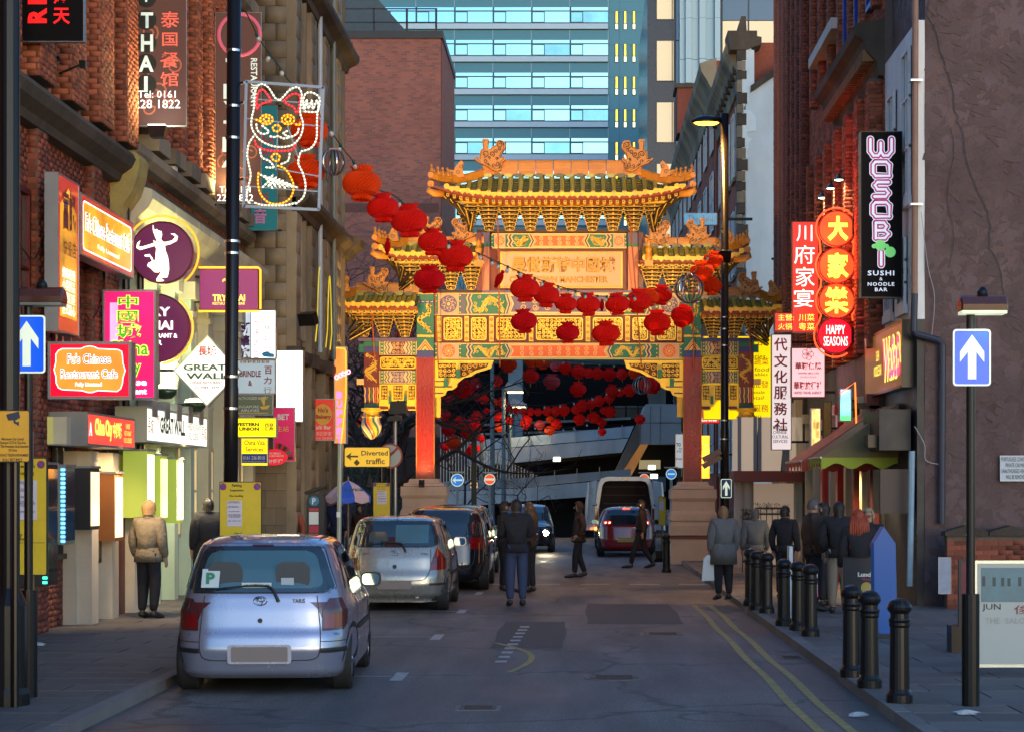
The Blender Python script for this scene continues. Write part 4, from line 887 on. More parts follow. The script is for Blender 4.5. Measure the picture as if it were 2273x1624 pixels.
# -- painted beams
def painted(xa,ya,xb,yb,Yf,ground,centre,flank,name='painted_beam',seed=0,chev=p_blue,end='rosette',thick=.34):
 x0,z0,x1,z1=R2(xa,yb,xb,ya,Yf);h_=z1-z0;cx=(x0+x1)/2;hw=(x1-x0)/2;o=O(Yf)
 b=MB().box(x0,x1,Yf,Yf+thick,z0,z1).build(name,ground,gate)
 mb=MB();mb.strip([(x0,z1-.018),(x1,z1-.018)],.03,o,*FRONT,.003);mb.strip([(x0,z0+.018),(x1,z0+.018)],.03,o,*FRONT,.003);mb.build('border',p_cream,b)
 cw=hw*.40                                            # centre cartouche
 def hexa(w,k):return [(cx-w-k,z0+h_/2),(cx-w,z0+.04),(cx+w,z0+.04),(cx+w+k,z0+h_/2),(cx+w,z1-.04),(cx-w,z1-.04)]
 def notch(w,k):return [(cx-w,z0+.04),(cx+w,z0+.04),(cx+w-k,z0+h_/2),(cx+w,z1-.04),(cx-w,z1-.04),(cx-w+k,z0+h_/2)]
 MB().prism(notch(cw,.09),o,UX,UZ,-UY,.006).build('cartouche_edge',p_cream,b)
 c=MB().prism([(cx+(p[0]-cx)*.965,(z0+z1)/2+(p[1]-(z0+z1)/2)*.82)for p in notch(cw,.09)],o,UX,UZ,-UY,.009).build('cartouche',centre,b)
 mb=MB();n=max(3,int(cw*2/(h_*.62)))
 for i in range(n):
  for sg in (1,-1):mb.strip(curl(cx-cw*.82+(i+.5)*cw*1.64/n,(z0+z1)/2+sg*h_*.15,h_*.15,1.4,i+sg,sg if i <n/2 else-sg,14),.016,o,*FRONT,.012)
 mb.build('scroll',p_cream if centre is p_orange else gold,c)
 for sg in (-1,1):
  f0,f1=cw+.06,hw*.70                            # dragon flank
  xa_,xb_=sorted((cx+sg*f0,cx+sg*f1))
  fl=MB().prism([(xa_,z0+.035),(xb_,z0+.035),(xb_,z1-.035),(xa_,z1-.035)],o,UX,UZ,-UY,.004).build('flank_panel',flank,b)
  mb=MB();dragonwork(mb,xa_+.02,z0+.05,xb_-.02,z1-.05,FRONT[:3],o,.032,.008,seed+sg);dragonwork(mb,xa_+.06,z0+.08,xb_-.05,z1-.08,FRONT[:3],o,.02,.007,seed+sg+9)
  rq=random.Random(seed*3+sg);[mb.strip(curl(rq.uniform(xa_+.08,xb_-.08),rq.uniform(z0+.1,z1-.1),rq.uniform(.03,.055),1.2,rq.uniform(0,6),rq.choice((1,-1)),9),.012,o,*FRONT,.007)for _ in range(14)];mb.build('gilt_dragon',gold,fl)
  for j,m_ in enumerate((p_cream,chev,p_cream,p_green)):   # zig-zag edges
   xk=cx+sg*(f1-.02+.045*j);k_=sg*.05
   mb=MB();mb.strip([(xk,z0+.035),(xk+k_,z0+h_*.25),(xk,z0+h_*.5),(xk+k_,z0+h_*.75),(xk,z1-.035)],.034,o,*FRONT,.012+.001*j);mb.build('zigzag',m_,b)
   xk=cx+sg*(cw+.02+.035*j);mb=MB();mb.strip([(xk,z0+.035),(xk-k_*1.6,z0+h_*.5),(xk,z1-.035)],.026,o,*FRONT,.013+.001*j);mb.build('zigzag',m_,b)
  e0,e1=hw*.80,hw*.965                           # end rosette square
  xa_,xb_=sorted((cx+sg*e0,cx+sg*e1));xm=(xa_+xb_)/2
  MB().prism([(xa_-.09,z0+.03),(xb_+.06,z0+.03),(xb_+.06,z1-.03),(xa_-.09,z1-.03)],o,UX,UZ,-UY,.005).build('end_band',p_green,b)
  e_=MB().prism([(xa_,z0+.03),(xb_,z0+.03),(xb_,z1-.03),(xa_,z1-.03)],o,UX,UZ,-UY,.008).build('end_panel',p_pink,b)
  rr_=min(h_*.4,(xb_-xa_)*.42)
  MB().prism(circ(xm,(z0+z1)/2,rr_,20),o,UX,UZ,-UY,.011).build('rosette',p_orange if end =='rosette' else p_purple,e_)
  mb=MB()
  for i in range(8):a=i*math.pi/4;mb.strip(curl(xm+rr_*.55*math.cos(a),(z0+z1)/2+rr_*.55*math.sin(a),rr_*.3,1,a,1,8),.012,o,*FRONT,.014)
  mb.prism(circ(xm,(z0+z1)/2,rr_*.2,10),o,UX,UZ,-UY,.014);mb.build('rosette_petals',p_cream,e_)
  mb=MB()
  for xx in (xa_-.055,xb_+.035):
   for i in range(4):mb.prism(circ(xx,z0+h_*(i+.5)/4,.018,8),o,UX,UZ,-UY,.009)
  mb.build('gilt_dots',gold,e_)
 return b
def carved(xa,ya,xb,yb,Yf,seed=0,back=beam_red,pat='dragon'):
 x0,z0,x1,z1=R2(xa,yb,xb,ya,Yf);o=O(Yf)
 b=MB().box(x0,x1,Yf,Yf+.2,z0,z1).build('carved_panel',back,gate)
 m_=.022;pts=rrect(x0+m_,z0+m_,x1-m_,z1-m_,.06,4)
 MB().prism(pts,o,UX,UZ,-UY,.004).build('panel_hollow',carved_bg,b)
 MB().ring(pts,.03,o,UX,UZ,-UY,.03).build('gilt_rim',gold_b,b)
 mb=MB();rr=random.Random(seed)
 scrollwork(mb,x0+.06,z0+.06,x1-.06,z1-.06,FRONT[:3],o,.022,.105,.012,seed)
 dragonwork(mb,x0+.06,z0+.05,x1-.06,z1-.05,FRONT[:3],o,.04,.024,seed+5)
 mb.build('gilt_carving',gold_b,b)
FY=GY-.15
FB(963,645,1518,650,FY-.02,.4,'beam_edge',p_purple)
painted(963,650,1518,700,FY,p_purple,p_purple,p_green,seed=11,chev=p_purple,end='medal',name='upper_painted_beam')
FB(963,700,1518,760,FY+.06,.3,'panel_frame',beam_red)
xs=[969,983,1031,1047,1079,1094,1100,1174,1190,1291,1304,1382,1395,1440,1455,1502,1512]
for (a_,b_)in ((983,1028),(1044,1082),(1100,1170),(1188,1296),(1314,1384),(1402,1440),(1456,1502)):carved(a_,703,b_,757,FY+.02,seed=a_,back=maroon)
for c_ in (975,1036,1091,1179,1305,1393,1448,1508):
 x0,z0,x1,z1=R2(c_-5,758,c_+5,702,FY+.0);b_=MB().box(x0,x1,FY,FY+.2,z0,z1).build('scroll_post',gold,gate)
 mb=MB();n=4
 for i in range(n):mb.strip(curl((x0+x1)/2,z0+(i+.5)*(z1-z0)/n,.045,1.2,i*3.14,1 if i % 2 else-1,10),.016,O(FY),*FRONT,.006)
 mb.build('scroll',beam_red,b_)
painted(963,761,1518,797,FY,p_green,p_orange,p_green,seed=23,name='lower_painted_beam')
# -- upper stage: nameboard
UYF=GY-.12
FB(1058,509,1420,516,UYF-.06,.5,'dark_beam',mat('dark_beam',(.05,.02,.02),.6))
FB(1067,516,1418,645,UYF+.12,.2,'upper_wall',beam_red)
for (a_,b_)in ((1068,1086),(1394,1418)):
 FB(a_,516,b_,645,UYF-.04,.3,'upper_post',mat('pink_post',(.60,.20,.12),.5,var=.1));FB(a_-1,516,b_+1,540,UYF-.05,.3,'post_head',p_purple);FB(a_-1,540,b_+1,548,UYF-.052,.3,'post_band',p_green)
painted(1092,518,1391,552,UYF,p_green,p_orange,p_green,seed=31,chev=maroon,name='frieze')
nb=FB(1104,556,1388,642,UYF+.03,.1,'nameboard',maroon)
x0,z0,x1,z1=R2(1110,640,1382,559,UYF+.03)
MB().prism([(x0,z0),(x1,z0),(x1,z1),(x0,z1)],O(UYF+.03),UX,UZ,-UY,.008).build('nameboard_border',gold,nb)
MB().prism([(x0+.05,z0+.05),(x1-.05,z0+.05),(x1-.05,z1-.05),(x0+.05,z1-.05)],O(UYF+.03),UX,UZ,-UY,.014).build('nameboard_field',p_pink,nb)
mb=MB();n=70
for i in range(n):
 xx=x0+(i+.3)*(x1-x0)/n
 for zz in (z0+.025,z1-.025):mb.strip([(xx,zz-.015),(xx,zz+.015),(xx+.02,zz+.015)],.008,O(UYF+.03),*FRONT,.010)
mb.build('key_pattern',beam_red,nb)
for (s_,xa_,ya_,xb_,yb_)in (('曼徹斯特中國城',1136,570,1366,606),('CHINATOWN MANCHESTER',1130,613,1350,628)):
 p,q=W(xa_,yb_,UYF),W(xb_,ya_,UYF)
 lettering(s_,(p.x,UYF+.013,p.z),q.x-p.x,q.z-p.z,FRONT,mat('letter_shadow',(.22,.08,.02),.5),nb,off=.05,depth=.002)  # bolder dark copy of the letters, painted as their shadow
 lettering(s_,(p.x,UYF+.013,p.z),q.x-p.x,q.z-p.z,FRONT,mat('letter_gilt',(.50,.26,.02),.4),nb,off=.015,depth=.010)
# red struts holding the roofs
for (xa_,ya_,xb_,yb_)in ((1105,478,1110,812),(1398,478,1424,812),(965,640,973,815),(1538,640,1540,815),(825,690,832,800),(1662,690,1667,800)):
 for Yq in (GY-.75,):
  MB().cyl(W(xa_,ya_,Yq),W(xb_,yb_,GY-.4),.018,6).build('strut',mat('oxide_strut',(.30,.07,.03),.5),gate)

# -- roofs
CHIWEN=[(1000,440),(962,410),(945,395),(950,385),(1000,400),(1003,350),(1008,315),(1020,298),(1038,292),(1030,215),(1027,195),(1045,188),(1062,192),(1080,188),(1097,198),(1090,230),(1085,285),(1110,300),(1135,272),(1160,262),(1176,245),(1170,222),(1190,205),(1220,200),(1255,215),(1272,250),(1262,290),(1235,325),(1217,365),(1222,395),(1243,380),(1268,388),(1266,408),(1235,432),(1228,470),(1225,510),(1170,525),(1125,505),(1100,480),(1050,458)]
def chiwen(x,y,k,flip,Yf,par):                     # ridge-end dragon, foot at picture x,y
 s_=1/4.69*k;m_=Yf/F;sg=-1 if flip else 1
 c=W(x,y,Yf);T=lambda a,b:(c.x+sg*(a-1170)*s_*m_,c.z-(b-520)*s_*m_)
 b=MB().prism([T(*p)for p in CHIWEN],(0,Yf+.14*k,0),UX,UZ,-UY,.28*k).build('ridge_dragon',orange_tile,par,recalc=True)
 mb=MB();dk=mat('glaze_groove',(.20,.06,.01),.4);o=(0,Yf-.14*k,0)
 for (cx,cy,r_,t_)in ((1215,250,42,1.6),(1060,345,38,1.4),(1130,350,30,1.3),(1165,320,22,1.2),(1190,460,26,1.3),(1145,470,22,1.2),(1060,420,22,1),(1100,385,16,1),(1205,300,18,1.2),(1090,455,14,1),(1215,490,14,1),(1180,395,16,1.3)):
  p=T(cx,cy);mb.strip(curl(p[0],p[1],r_*s_*m_,t_,cx*.01,sg,16),.020*k,o,*FRONT,.002)
 mb.strip([((T(*p)[0]-T(1110,360)[0])*.88+T(1110,360)[0],(T(*p)[1]-T(1110,360)[1])*.88+T(1110,360)[1])for p in CHIWEN[:13]],.012*k,o,*FRONT,.003)
 mb.strip([((T(*p)[0]-T(1150,360)[0])*.86+T(1150,360)[0],(T(*p)[1]-T(1150,360)[1])*.88+T(1150,360)[1])for p in CHIWEN[17:]],.012*k,o,*FRONT,.003)
 mb.build('carved_groove',dk,b)
 mb=MB()
 for (cx,cy,r_)in ((1190,430,12),(1060,345,16),(1130,345,12),(1215,250,14),(1160,480,10)):
  p=T(cx,cy);mb.lathe([(0,-r_*s_*m_),(r_*s_*m_*.8,-r_*s_*m_*.5),(r_*s_*m_,0),(r_*s_*m_*.8,r_*s_*m_*.5),(0,r_*s_*m_)],(p[0],Yf-.14*k,p[1]),8)
 mb.build('relief_boss',orange_tile,b);return b
def beast(p,k,par,sg=1):                             # little seated figure on the hip
 x,y,z=p;mb=MB()
 mb.tube([(x,y,z),(x-.01*sg*k,y,z+.06*k),(x+.01*sg*k,y,z+.12*k),(x,y,z+.16*k)],[.055*k,.05*k,.035*k,.03*k],7)
 mb.lathe([(0,-.035*k),(.03*k,-.02*k),(.04*k,0),(.03*k,.025*k),(.012*k,.05*k),(0,.055*k)],(x+.012*sg*k,y,z+.19*k),8)
 mb.tube([(x+.02*sg*k,y-.02,z+.1*k),(x+.05*sg*k,y-.03,z+.02*k)],[.018*k,.014*k],5);mb.tube([(x-.04*sg*k,y,z+.02*k),(x-.075*sg*k,y,z+.08*k),(x-.05*sg*k,y,z+.13*k)],[.016*k,.014*k,.008*k],5)
 return mb.build('roof_beast',orange_tile,par,smooth=True)
def bracket_row(xa,xb,ytop,ybot,n,Yf,par,flare=.0):
 """interlocking bracket clusters, widening upward; eave purlins and rafter ends above"""
 x0,z0,x1,z1=R2(xa,ybot,xb,ytop,Yf);hh=z1-z0;pitch=(x1-x0)/n
 prim=None
 mbd,mbg=MB(),MB()
 T=7
 for t in range(T):
  f=(t+.0)/T;zt=z0+hh*f;th=hh/T*.98;wd=pitch*(.16+.36*min(1,(t+1)/T*1.15));dy=.07*t
  mbd.box(-wd+.01,wd-.01,-dy+.01,.2,zt,zt+th*.72)
  y_=-dy
  u=[(-wd,zt+th),(-wd,zt+th*.45),(-wd*.8,zt+th*.1),(-wd*.35,zt),(wd*.35,zt),(wd*.8,zt+th*.1),(wd,zt+th*.45),(wd,zt+th)]
  mbg.strip(u,.012,(0,y_,0),UX,UZ,-UY,.0);mbg.strip([(p[0]*.62,p[1]+th*.28)for p in u],.008,(0,y_,0),UX,UZ,-UY,.0)
  for sg in (-1,1):mbg.box(sg*wd-.022,sg*wd+.022,y_-.012,y_+.01,zt+th*.86,zt+th*1.02)
  mbg.box(-.016,.016,y_-.05,y_,zt+th*.1,zt+th*.62)
 dm=mbd.me('arm');dm.materials.append(brk_dark);gm=mbg.me('edge');gm.materials.append(gold)
 org=ORG[par.name]
 for i in range(n):
  xx=x0+(i+.5)*pitch
  b=bpy.data.objects.new('bracket_cluster',dm);COL.objects.link(b);b.parent=par;b.location=Vector((xx,Yf,0))-org
  e=bpy.data.objects.new('gilt_edging',gm);COL.objects.link(e);e.parent=b
 MB().box(x0-.05,x1+.05,Yf+.12,Yf+.3,z0+hh*.66,z1).build('bracket_backing',brk_dark,par)
 MB().box(x0-.1,x1+.1,Yf-.5,Yf-.4,z1-.02,z1+.04).build('eave_purlin',gold,par)
def roof(name,xL,xR,yE,yTip,xrL,xrR,yT,yR0,yR1,Ye,Yr,ntile,left=True,right=True,lab=None):
 """tiled roof. xL,xR eave ends; yE eave line; yTip raised corner; xrL,xrR ridge ends; yT top of tiles; yR0,yR1 ridge top and foot"""
 par=gate
 e0,e1=WX(xL,Ye),WX(xR,Ye);r0,r1=WX(xrL,Yr),WX(xrR,Yr);ze,zt=WZ(yE,Ye),WZ(yT,Yr);ztip=WZ(yTip,Ye)
 def lift(x):
  s=0
  if left:s=max(s,max(0,1-(x-e0)/((e1-e0)*.30)))
  if right:s=max(s,max(0,1-(e1-x)/((e1-e0)*.30)))
  return (ztip-ze)*s**2.2,s
 def pt(x,v,dz=0):
  l,s=lift(x);y=Ye-.15*s*s+(Yr-Ye+.15*s*s)*v
  return Vector((x,y,ze+l*(1-v)+(zt-ze)*(v**1.2)+dz))
 def vmax(x):
  v=1.0
  if left and x <r0:v=max(.05,(x-e0)/(r0-e0))
  if right and x >r1:v=min(v,max(.05,(e1-x)/(e1-r1)))
  return v
 N=9;xs_=np.linspace(e0,e1,41)
 g=MB().grid([[pt(x,vmax(x)*j/N,-.03)for x in xs_]for j in range(N+1)]);g.build('gutter_tiles',dark_gutter,par)
 g=MB().grid([[Vector((pt(x,vmax(x)*j/N,-.03).x,2*Yr-pt(x,vmax(x)*j/N,0).y,pt(x,vmax(x)*j/N,-.03).z))for x in xs_]for j in range(N+1)]);g.build('rear_slope',dark_gutter,par)
 # soffit boards and red eave board
 g=MB().grid([[pt(x,0,-.05),pt(x,0,-.11),Vector((x,Ye+.55,pt(x,0,-.20).z))]for x in xs_]);g.build('eave_board',beam_red,par)
 pitch=(e1-e0)/ntile
 for i in range(ntile):
  x=e0+(i+.5)*pitch;vm=vmax(x)
  if vm <.12:continue
  pts=[pt(x,vm*j/6,.012)for j in range(7)]
  t_=MB().tube(pts,pitch*.235,8).build('roof_tile',olive_tile,par,smooth=True)
  c=pts[0]+Vector((0,-.012,0));MB().cyl(c,c+Vector((0,.03,0)),pitch*.27,14).build('tile_cap',yellow_cap,t_)
  mb=MB()
  for j in range(1,7):
   a=pt(x,vm*j/7.0,.012);mb.tube([a+Vector((0,-.004,-.0)),a+Vector((0,.004,.003))],pitch*.245,8)
  mb.build('tile_joint',mat('joint_olive',(.22,.17,.03),.5),t_)
  if i <ntile-1:
   xm=x+pitch/2;a=pt(xm,0,0);w2=pitch*.36
   MB().prism([(-w2,.035),(w2,.035),(w2,-.02),(w2*.62,-.05),(w2*.2,-.075),(0,-.115),(-w2*.2,-.075),(-w2*.62,-.05),(-w2,-.02)],(a.x,a.y-.005,a.z),UX,UZ,-UY,.018).build('drip_tile',yellow_cap,par)
   mb=MB()
   for j in range(1,8):q_=pt(xm,vmax(xm)*j/8.0,0);mb.tube([(q_.x-pitch*.2,q_.y,q_.z+.0),(q_.x,q_.y-.01,q_.z-.018),(q_.x+pitch*.2,q_.y,q_.z)],.011,4)
   mb.build('pan_tile',olive_tile,par)
 # rafter ends
 nr=int(ntile*1.6);rm=MB().box(-.036,.036,-.02,.3,-.036,.036).me('rafter');rm.materials.append(gold);rg=MB().box(-.024,.024,-.024,-.018,-.024,.024).me('rafter_face');rg.materials.append(p_green)
 for i in range(nr):
  x=e0+(i+.5)*(e1-e0)/nr;a=pt(x,0,-.175);b=bpy.data.objects.new('rafter_end',rm);COL.objects.link(b);b.parent=par;b.location=Vector((a.x,a.y+.14,a.z))-ORG[par.name]
  e=bpy.data.objects.new('rafter_face',rg);COL.objects.link(e);e.parent=b
 # main ridge of long segments
 zr0,zr1=WZ(yR1,Yr),WZ(yR0,Yr);m=max(2,round((r1-r0)/.46))
 rl=r0 if left else e0;rr_=r1 if right else e1
 m=max(2,round((rr_-rl)/.46))
 for i in range(m):
  a,b=rl+(rr_-rl)*i/m,rl+(rr_-rl)*(i+1)/m;h_=zr1-zr0
  mb=MB();mb.box(a+.008,b-.008,Yr-.10,Yr+.10,zr0,zr0+h_*.22);mb.box(a+.008,b-.008,Yr-.07,Yr+.07,zr0+h_*.22,zr0+h_*.42);mb.box(a+.008,b-.008,Yr-.085,Yr+.085,zr0+h_*.42,zr0+h_*.62)
  mb.box(a+.008,b-.008,Yr-.07,Yr+.07,zr0+h_*.62,zr0+h_*.8);mb.cyl((a+.008,Yr,zr0+h_*.86),(b-.008,Yr,zr0+h_*.86),h_*.15,8);mb.build('ridge_tile',orange_tile,par)
 for i in range(int((rr_-rl)/pitch)):
  x=rl+(i+.5)*pitch;z=zr0-.02;MB().prism([(x-pitch*.45,z+.02),(x-pitch*.3,z-.05),(x+pitch*.3,z-.05),(x+pitch*.45,z+.02),(x+pitch*.2,z+.05),(x-pitch*.2,z+.05)],(0,Yr-.11,0),UX,UZ,-UY,.03).build('ridge_foot_tile',dark_gutter if i % 2 else olive_tile,par)
 # hips
 for on,ex,rx,sg in ((left,e0,r0,-1),(right,e1,r1,1)):
  if not on:continue
  pts=[Vector((0,0,0))for t in ()]or [pt(rx+(ex-rx)*t,vmax(rx+(ex-rx)*t),.10+.06*t*t)for t in np.linspace(0,1,9)]
  for i in range(8):
   w_=.17 if i <5 else .14;mb=MB();mb.beam(pts[i],pts[i].lerp(pts[i+1],.97),w_,.2 if i <5 else .13);mb.beam(pts[i]+Vector((0,0,.10)),pts[i].lerp(pts[i+1],.97)+Vector((0,0,.10)),w_*.55,.05);mb.build('hip_tile',orange_tile,par)
  tip=pts[-1]
  MB().cyl(tip+Vector((0,-.1,.02)),tip+Vector((0,.1,.02)),.075,12).build('hip_end_tile',orange_tile,par)
  MB().cyl(tip+Vector((sg*.0,-.06,-.2)),tip+Vector((0,.1,-.2)),.085,12).build('corner_tile',orange_tile,par)
  mb=MB();mb.tube([tip+Vector((-sg*.3,.12,-.42)),tip+Vector((-sg*.08,0,-.42)),tip+Vector((sg*.05,-.05,-.36)),tip+Vector((sg*.04,-.07,-.27))],[.09,.1,.08,.03],8);mb.build('corner_beast',orange_tile,par,smooth=True)
  for j,t in enumerate((.98,.86,.77,.68)):
   q_=pts[0].lerp(pts[-1],t);i_=int(t*8);q_=pts[min(7,i_)].lerp(pts[min(8,i_+1)],t*8-i_);beast(q_+Vector((0,0,.08)),1.0,par,sg)
  q_=pts[4].lerp(pts[5],.2)
  k=.62;mb=MB();out=[(-.22,0),(-.24,.12),(-.16,.2),(-.05,.17),(.02,.30),(.10,.38),(.14,.42),(.20,.36),(.17,.22),(.22,.02)]
  mb.prism([(q_.x-sg*a*1.0,q_.z+.05+b*1.05)for a,b in out],(0,q_.y+.08,0),UX,UZ,-UY,.16);b_=mb.build('hip_dragon',orange_tile,par,recalc=True)
  mb=MB()
  for a_,c_ in ((-.1,.1),(.05,.15),(.13,.28)):mb.strip(curl(q_.x-sg*a_,q_.z+.05+c_,.06,1.2,a_*9,sg,10),.012,(0,q_.y-.085,0),*FRONT,0)
  mb.build('carved_groove',mat('glaze_groove',(0,0,0)),b_)
  # dark corner brackets below the raised tip
  mb=MB();mg=MB()
  for j in range(6):
   a=Vector((rx+(ex-rx)*.25,Ye+.75,ze-.35-.10*j));b=tip+Vector((-sg*(.18+.17*j),.1+.1*j,-.42-.095*j));mb.beam(a,b,.10,.07);mg.tube([a+Vector((0,-.055,0)),b+Vector((0,-.055,0)),b+Vector((sg*.05,-.05,.07))],.012,4)
  mb.build('corner_bracket',brk_dark,par);mg.build('corner_bracket_gilding',gold,par)
# main roof
roof('main',957,1537,431,407,1072,1424,394,356,390,GY-1.25,GY-.15,25)
chiwen(1101,381,1.0,False,GY-.3,gate);chiwen(1401,382,1.0,True,GY-.3,gate)
bracket_row(1017,1475,456,513,10,GY-.25,gate)
# middle roofs
roof('mid_left',833,1072,563,545,905,1068,543,525,541,GY-1.0,GY-.2,10,left=True,right=False)
roof('mid_right',1420,1658,573,552,1425,1590,548,527,545,GY-1.0,GY-.2,10,left=False,right=True)
for (x,y,f_)in ((965,538,False),(1020,540,True),(1470,545,False),(1540,543,True)):chiwen(x,y,.8,f_,GY-.35,gate)
bracket_row(890,1068,588,643,4,GY-.25,gate);bracket_row(1424,1605,594,645,4,GY-.25,gate)
for (xa_,xb_)in ((888,1068),(1420,1608)):FB(xa_,643,xb_,650,FY-.06,.4,'dark_beam',mat('dark_beam',(0,0,0)))
FB(1058,516,1068,645,GY-.35,.4,'side_board',maroon);FB(1418,516,1428,645,GY-.35,.4,'side_board',maroon)
# lower roofs
roof('low_left',730,926,675,660,790,926,654,628,651,GY-1.0,GY-.2,9,left=True,right=False)
roof('low_right',1557,1752,686,668,1557,1690,663,638,660,GY-1.0,GY-.2,9,left=False,right=True)
chiwen(846,650,.8,False,GY-.35,gate);chiwen(1655,660,.8,True,GY-.35,gate)
bracket_row(785,922,696,748,3,GY-.25,gate);bracket_row(1560,1697,702,750,3,GY-.25,gate)
for x in (1062,1440):                                   # guardian figures at the ends of the middle roofs
 c=W(x,583,GY-1.0);mb=MB();mb.box(c.x-.11,c.x+.11,c.y-.1,c.y+.1,c.z-.1,c.z+.05);mb.lathe([(.09,.05),(.1,.12),(.07,.25),(.09,.34),(.05,.42),(.055,.48),(.05,.54),(.01,.6)],c,10);mb.build('guardian_figure',orange_tile,gate,smooth=False)
# side bays
for s_ in (-1,1):
 M=(lambda x:x)if s_ <0 else (lambda x:2481-x)
 def fb(x0,y0,x1,y1,Yf,d,name,m,par=None):a_,b_=sorted((M(x0),M(x1)));return FB(a_,y0,b_,y1,Yf,d,name,m,par)
 fb(795,750,925,757,FY-.12,.4,'capping_beam',p_blue if s_ >0 else p_purple)
 a_,b_=sorted((M(842),M(925)))
 def smallbeam(ya,yb,mid,seed):
  x0,z0,x1,z1=R2(a_,yb,b_,ya,FY);b=MB().box(x0,x1,FY,FY+.3,z0,z1).build('side_beam',p_cream,gate);o=O(FY);cx=(x0+x1)/2;h_=z1-z0
  c=MB().prism([(cx-.2,z0+.02),(cx+.2,z0+.02),(cx+.13,(z0+z1)/2),(cx+.2,z1-.02),(cx-.2,z1-.02),(cx-.13,(z0+z1)/2)],o,UX,UZ,-UY,.006).build('cartouche',mid,b)
  mb=MB();scrollwork(mb,cx-.15,z0+.03,cx+.15,z1-.03,FRONT[:3],o,.013,.1,.009,seed);mb.build('scroll',p_cream,c)
  for sg in (-1,1):
   for j,m_ in enumerate((p_blue,p_green)):
    mb=MB();xk=cx+sg*(.22+.075*j);mb.strip([(xk,z0+.015),(xk+sg*.045,z0+h_*.25),(xk,z0+h_*.5),(xk+sg*.045,z0+h_*.75),(xk,z1-.015)],.03,o,*FRONT,.006);mb.build('zigzag',m_,b)
   xe=cx+sg*((x1-x0)/2-.07);e_=MB().prism([(xe-.045,z0+.01),(xe+.045,z0+.01),(xe+.045,z1-.01),(xe-.045,z1-.01)],o,UX,UZ,-UY,.006).build('end_band',p_green,b)
   mb=MB();[mb.prism(circ(xe,z0+h_*(i+.5)/4,.022,8),o,UX,UZ,-UY,.009)for i in range(4)];mb.build('gilt_dots',gold,e_)
 smallbeam(757,788,maroon,5);carved(a_,790,b_,820,FY,seed=71+s_);smallbeam(822,850,p_purple,9)
 # pierced yellow apron with three grilles and scalloped foot
 x0,z0,x1,z1=R2(a_,910,b_,852,FY);w_=x1-x0;h_=z1-z0;X=lambda t:x0+w_*t;Z=lambda t:z0+h_*t
 ap=MB().prism([(X(0),Z(1)),(X(0),Z(0)),(X(.22),Z(0)),(X(.28),Z(.12)),(X(.34),Z(.16)),(X(.42),Z(.34)),(X(.5),Z(.40)),(X(.58),Z(.34)),(X(.66),Z(.16)),(X(.72),Z(.12)),(X(.78),Z(0)),(X(1),Z(0)),(X(1),Z(1))],O(FY+.06),UX,UZ,-UY,.06).build('pierced_apron',gold_b,gate,recalc=True)
 for (ta,tb)in ((.05,.22),(.38,.62),(.78,.95)):
  g_=MB().prism([(X(ta),Z(.42)),(X(tb),Z(.42)),(X(tb),Z(.94)),(X(ta),Z(.94))],O(FY),UX,UZ,-UY,.003).build('grille_hollow',carved_bg,ap)
  mb=MB();scrollwork(mb,X(ta)+.01,Z(.42)+.01,X(tb)-.01,Z(.94)-.01,FRONT[:3],O(FY),.014,.075,.010,int(ta*100));mb.build('grille',gold_b,ap)
 for t in (.29,.70):MB().box(X(t)-.035,X(t)+.035,FY-.1,FY,Z(.24),Z(.55)).build('floodlamp',p_green,ap)
 for (ta,tb)in ((.02,.26),(.74,.98)):MB().prism([(X(ta),Z(.04)),(X(tb),Z(.04)),(X(tb)-.03,Z(.16)),(X(ta),Z(.16))],O(FY),UX,UZ,-UY,.006).build('apron_block',maroon,ap)
 # hanging column, capped and ending in a painted bulb
 xa_,xb_=sorted((M(808),M(841)));x0,z0,x1,z1=R2(xa_,905,xb_,757,FY-.03);hc=MB().box(x0,x1,FY-.03,FY+.3,z0,z1).build('hanging_column',mat('oxblood_lacquer',(.16,.02,.01),.3,coat=.4),gate)
 Hh=z1-z0;o=O(FY-.03)
 MB().prism([(x0,z1-.08*Hh),(x1,z1-.08*Hh),(x1,z1),(x0,z1)],o,UX,UZ,-UY,.005).build('green_band',p_green,hc)
 MB().prism([(x0,z1-.16*Hh),(x1,z1-.16*Hh),(x1,z1-.09*Hh),(x0,z1-.09*Hh)],o,UX,UZ,-UY,.006).build('blue_band',p_blue,hc)
 mb=MB();dragonwork(mb,x0+.02,z0+.36*Hh,x1-.02,z1-.18*Hh,FRONT[:3],o,.035,.006,40+s_);dragonwork(mb,x0+.03,z0+.4*Hh,x1-.03,z1-.3*Hh,FRONT[:3],o,.025,.008,50);mb.build('gilt_dragon',gold,hc)
 for i in range(7):
  xx=x0+(x1-x0)*(i+.5)/7;mb=MB();mb.strip([(xx+.008*math.sin(j*1.2),z0+.08*Hh+j*.026*Hh)for j in range(10)],.026,o,*FRONT,.006);mb.build('wavy_stripe',(p_cream,p_blue,gold,p_green,p_cream,p_orange,gold)[i],hc)
 MB().prism([(x0,z0),(x1,z0),(x1,z0+.06*Hh),(x0,z0+.06*Hh)],o,UX,UZ,-UY,.007).build('green_band',p_green,hc)
 c=W((xa_+xb_)/2,905,FY+.1);u=FY/F
 bl=MB().lathe([(23*u,0),(23*u,-6*u),(17*u,-8*u),(18*u,-15*u),(21*u,-19*u)],c,20).build('bulb_collar',gold,gate)
 nseg=20
 cols=(p_cream,p_blue,p_orange,gold,p_green,mat('paint_white',(.8,.75,.65),.5))
 pr=[(21*u,-20*u),(20*u,-24*u),(22*u,-32*u),(23.5*u,-40*u),(21*u,-50*u),(15*u,-60*u),(7*u,-67*u),(0.5*u,-70*u)]
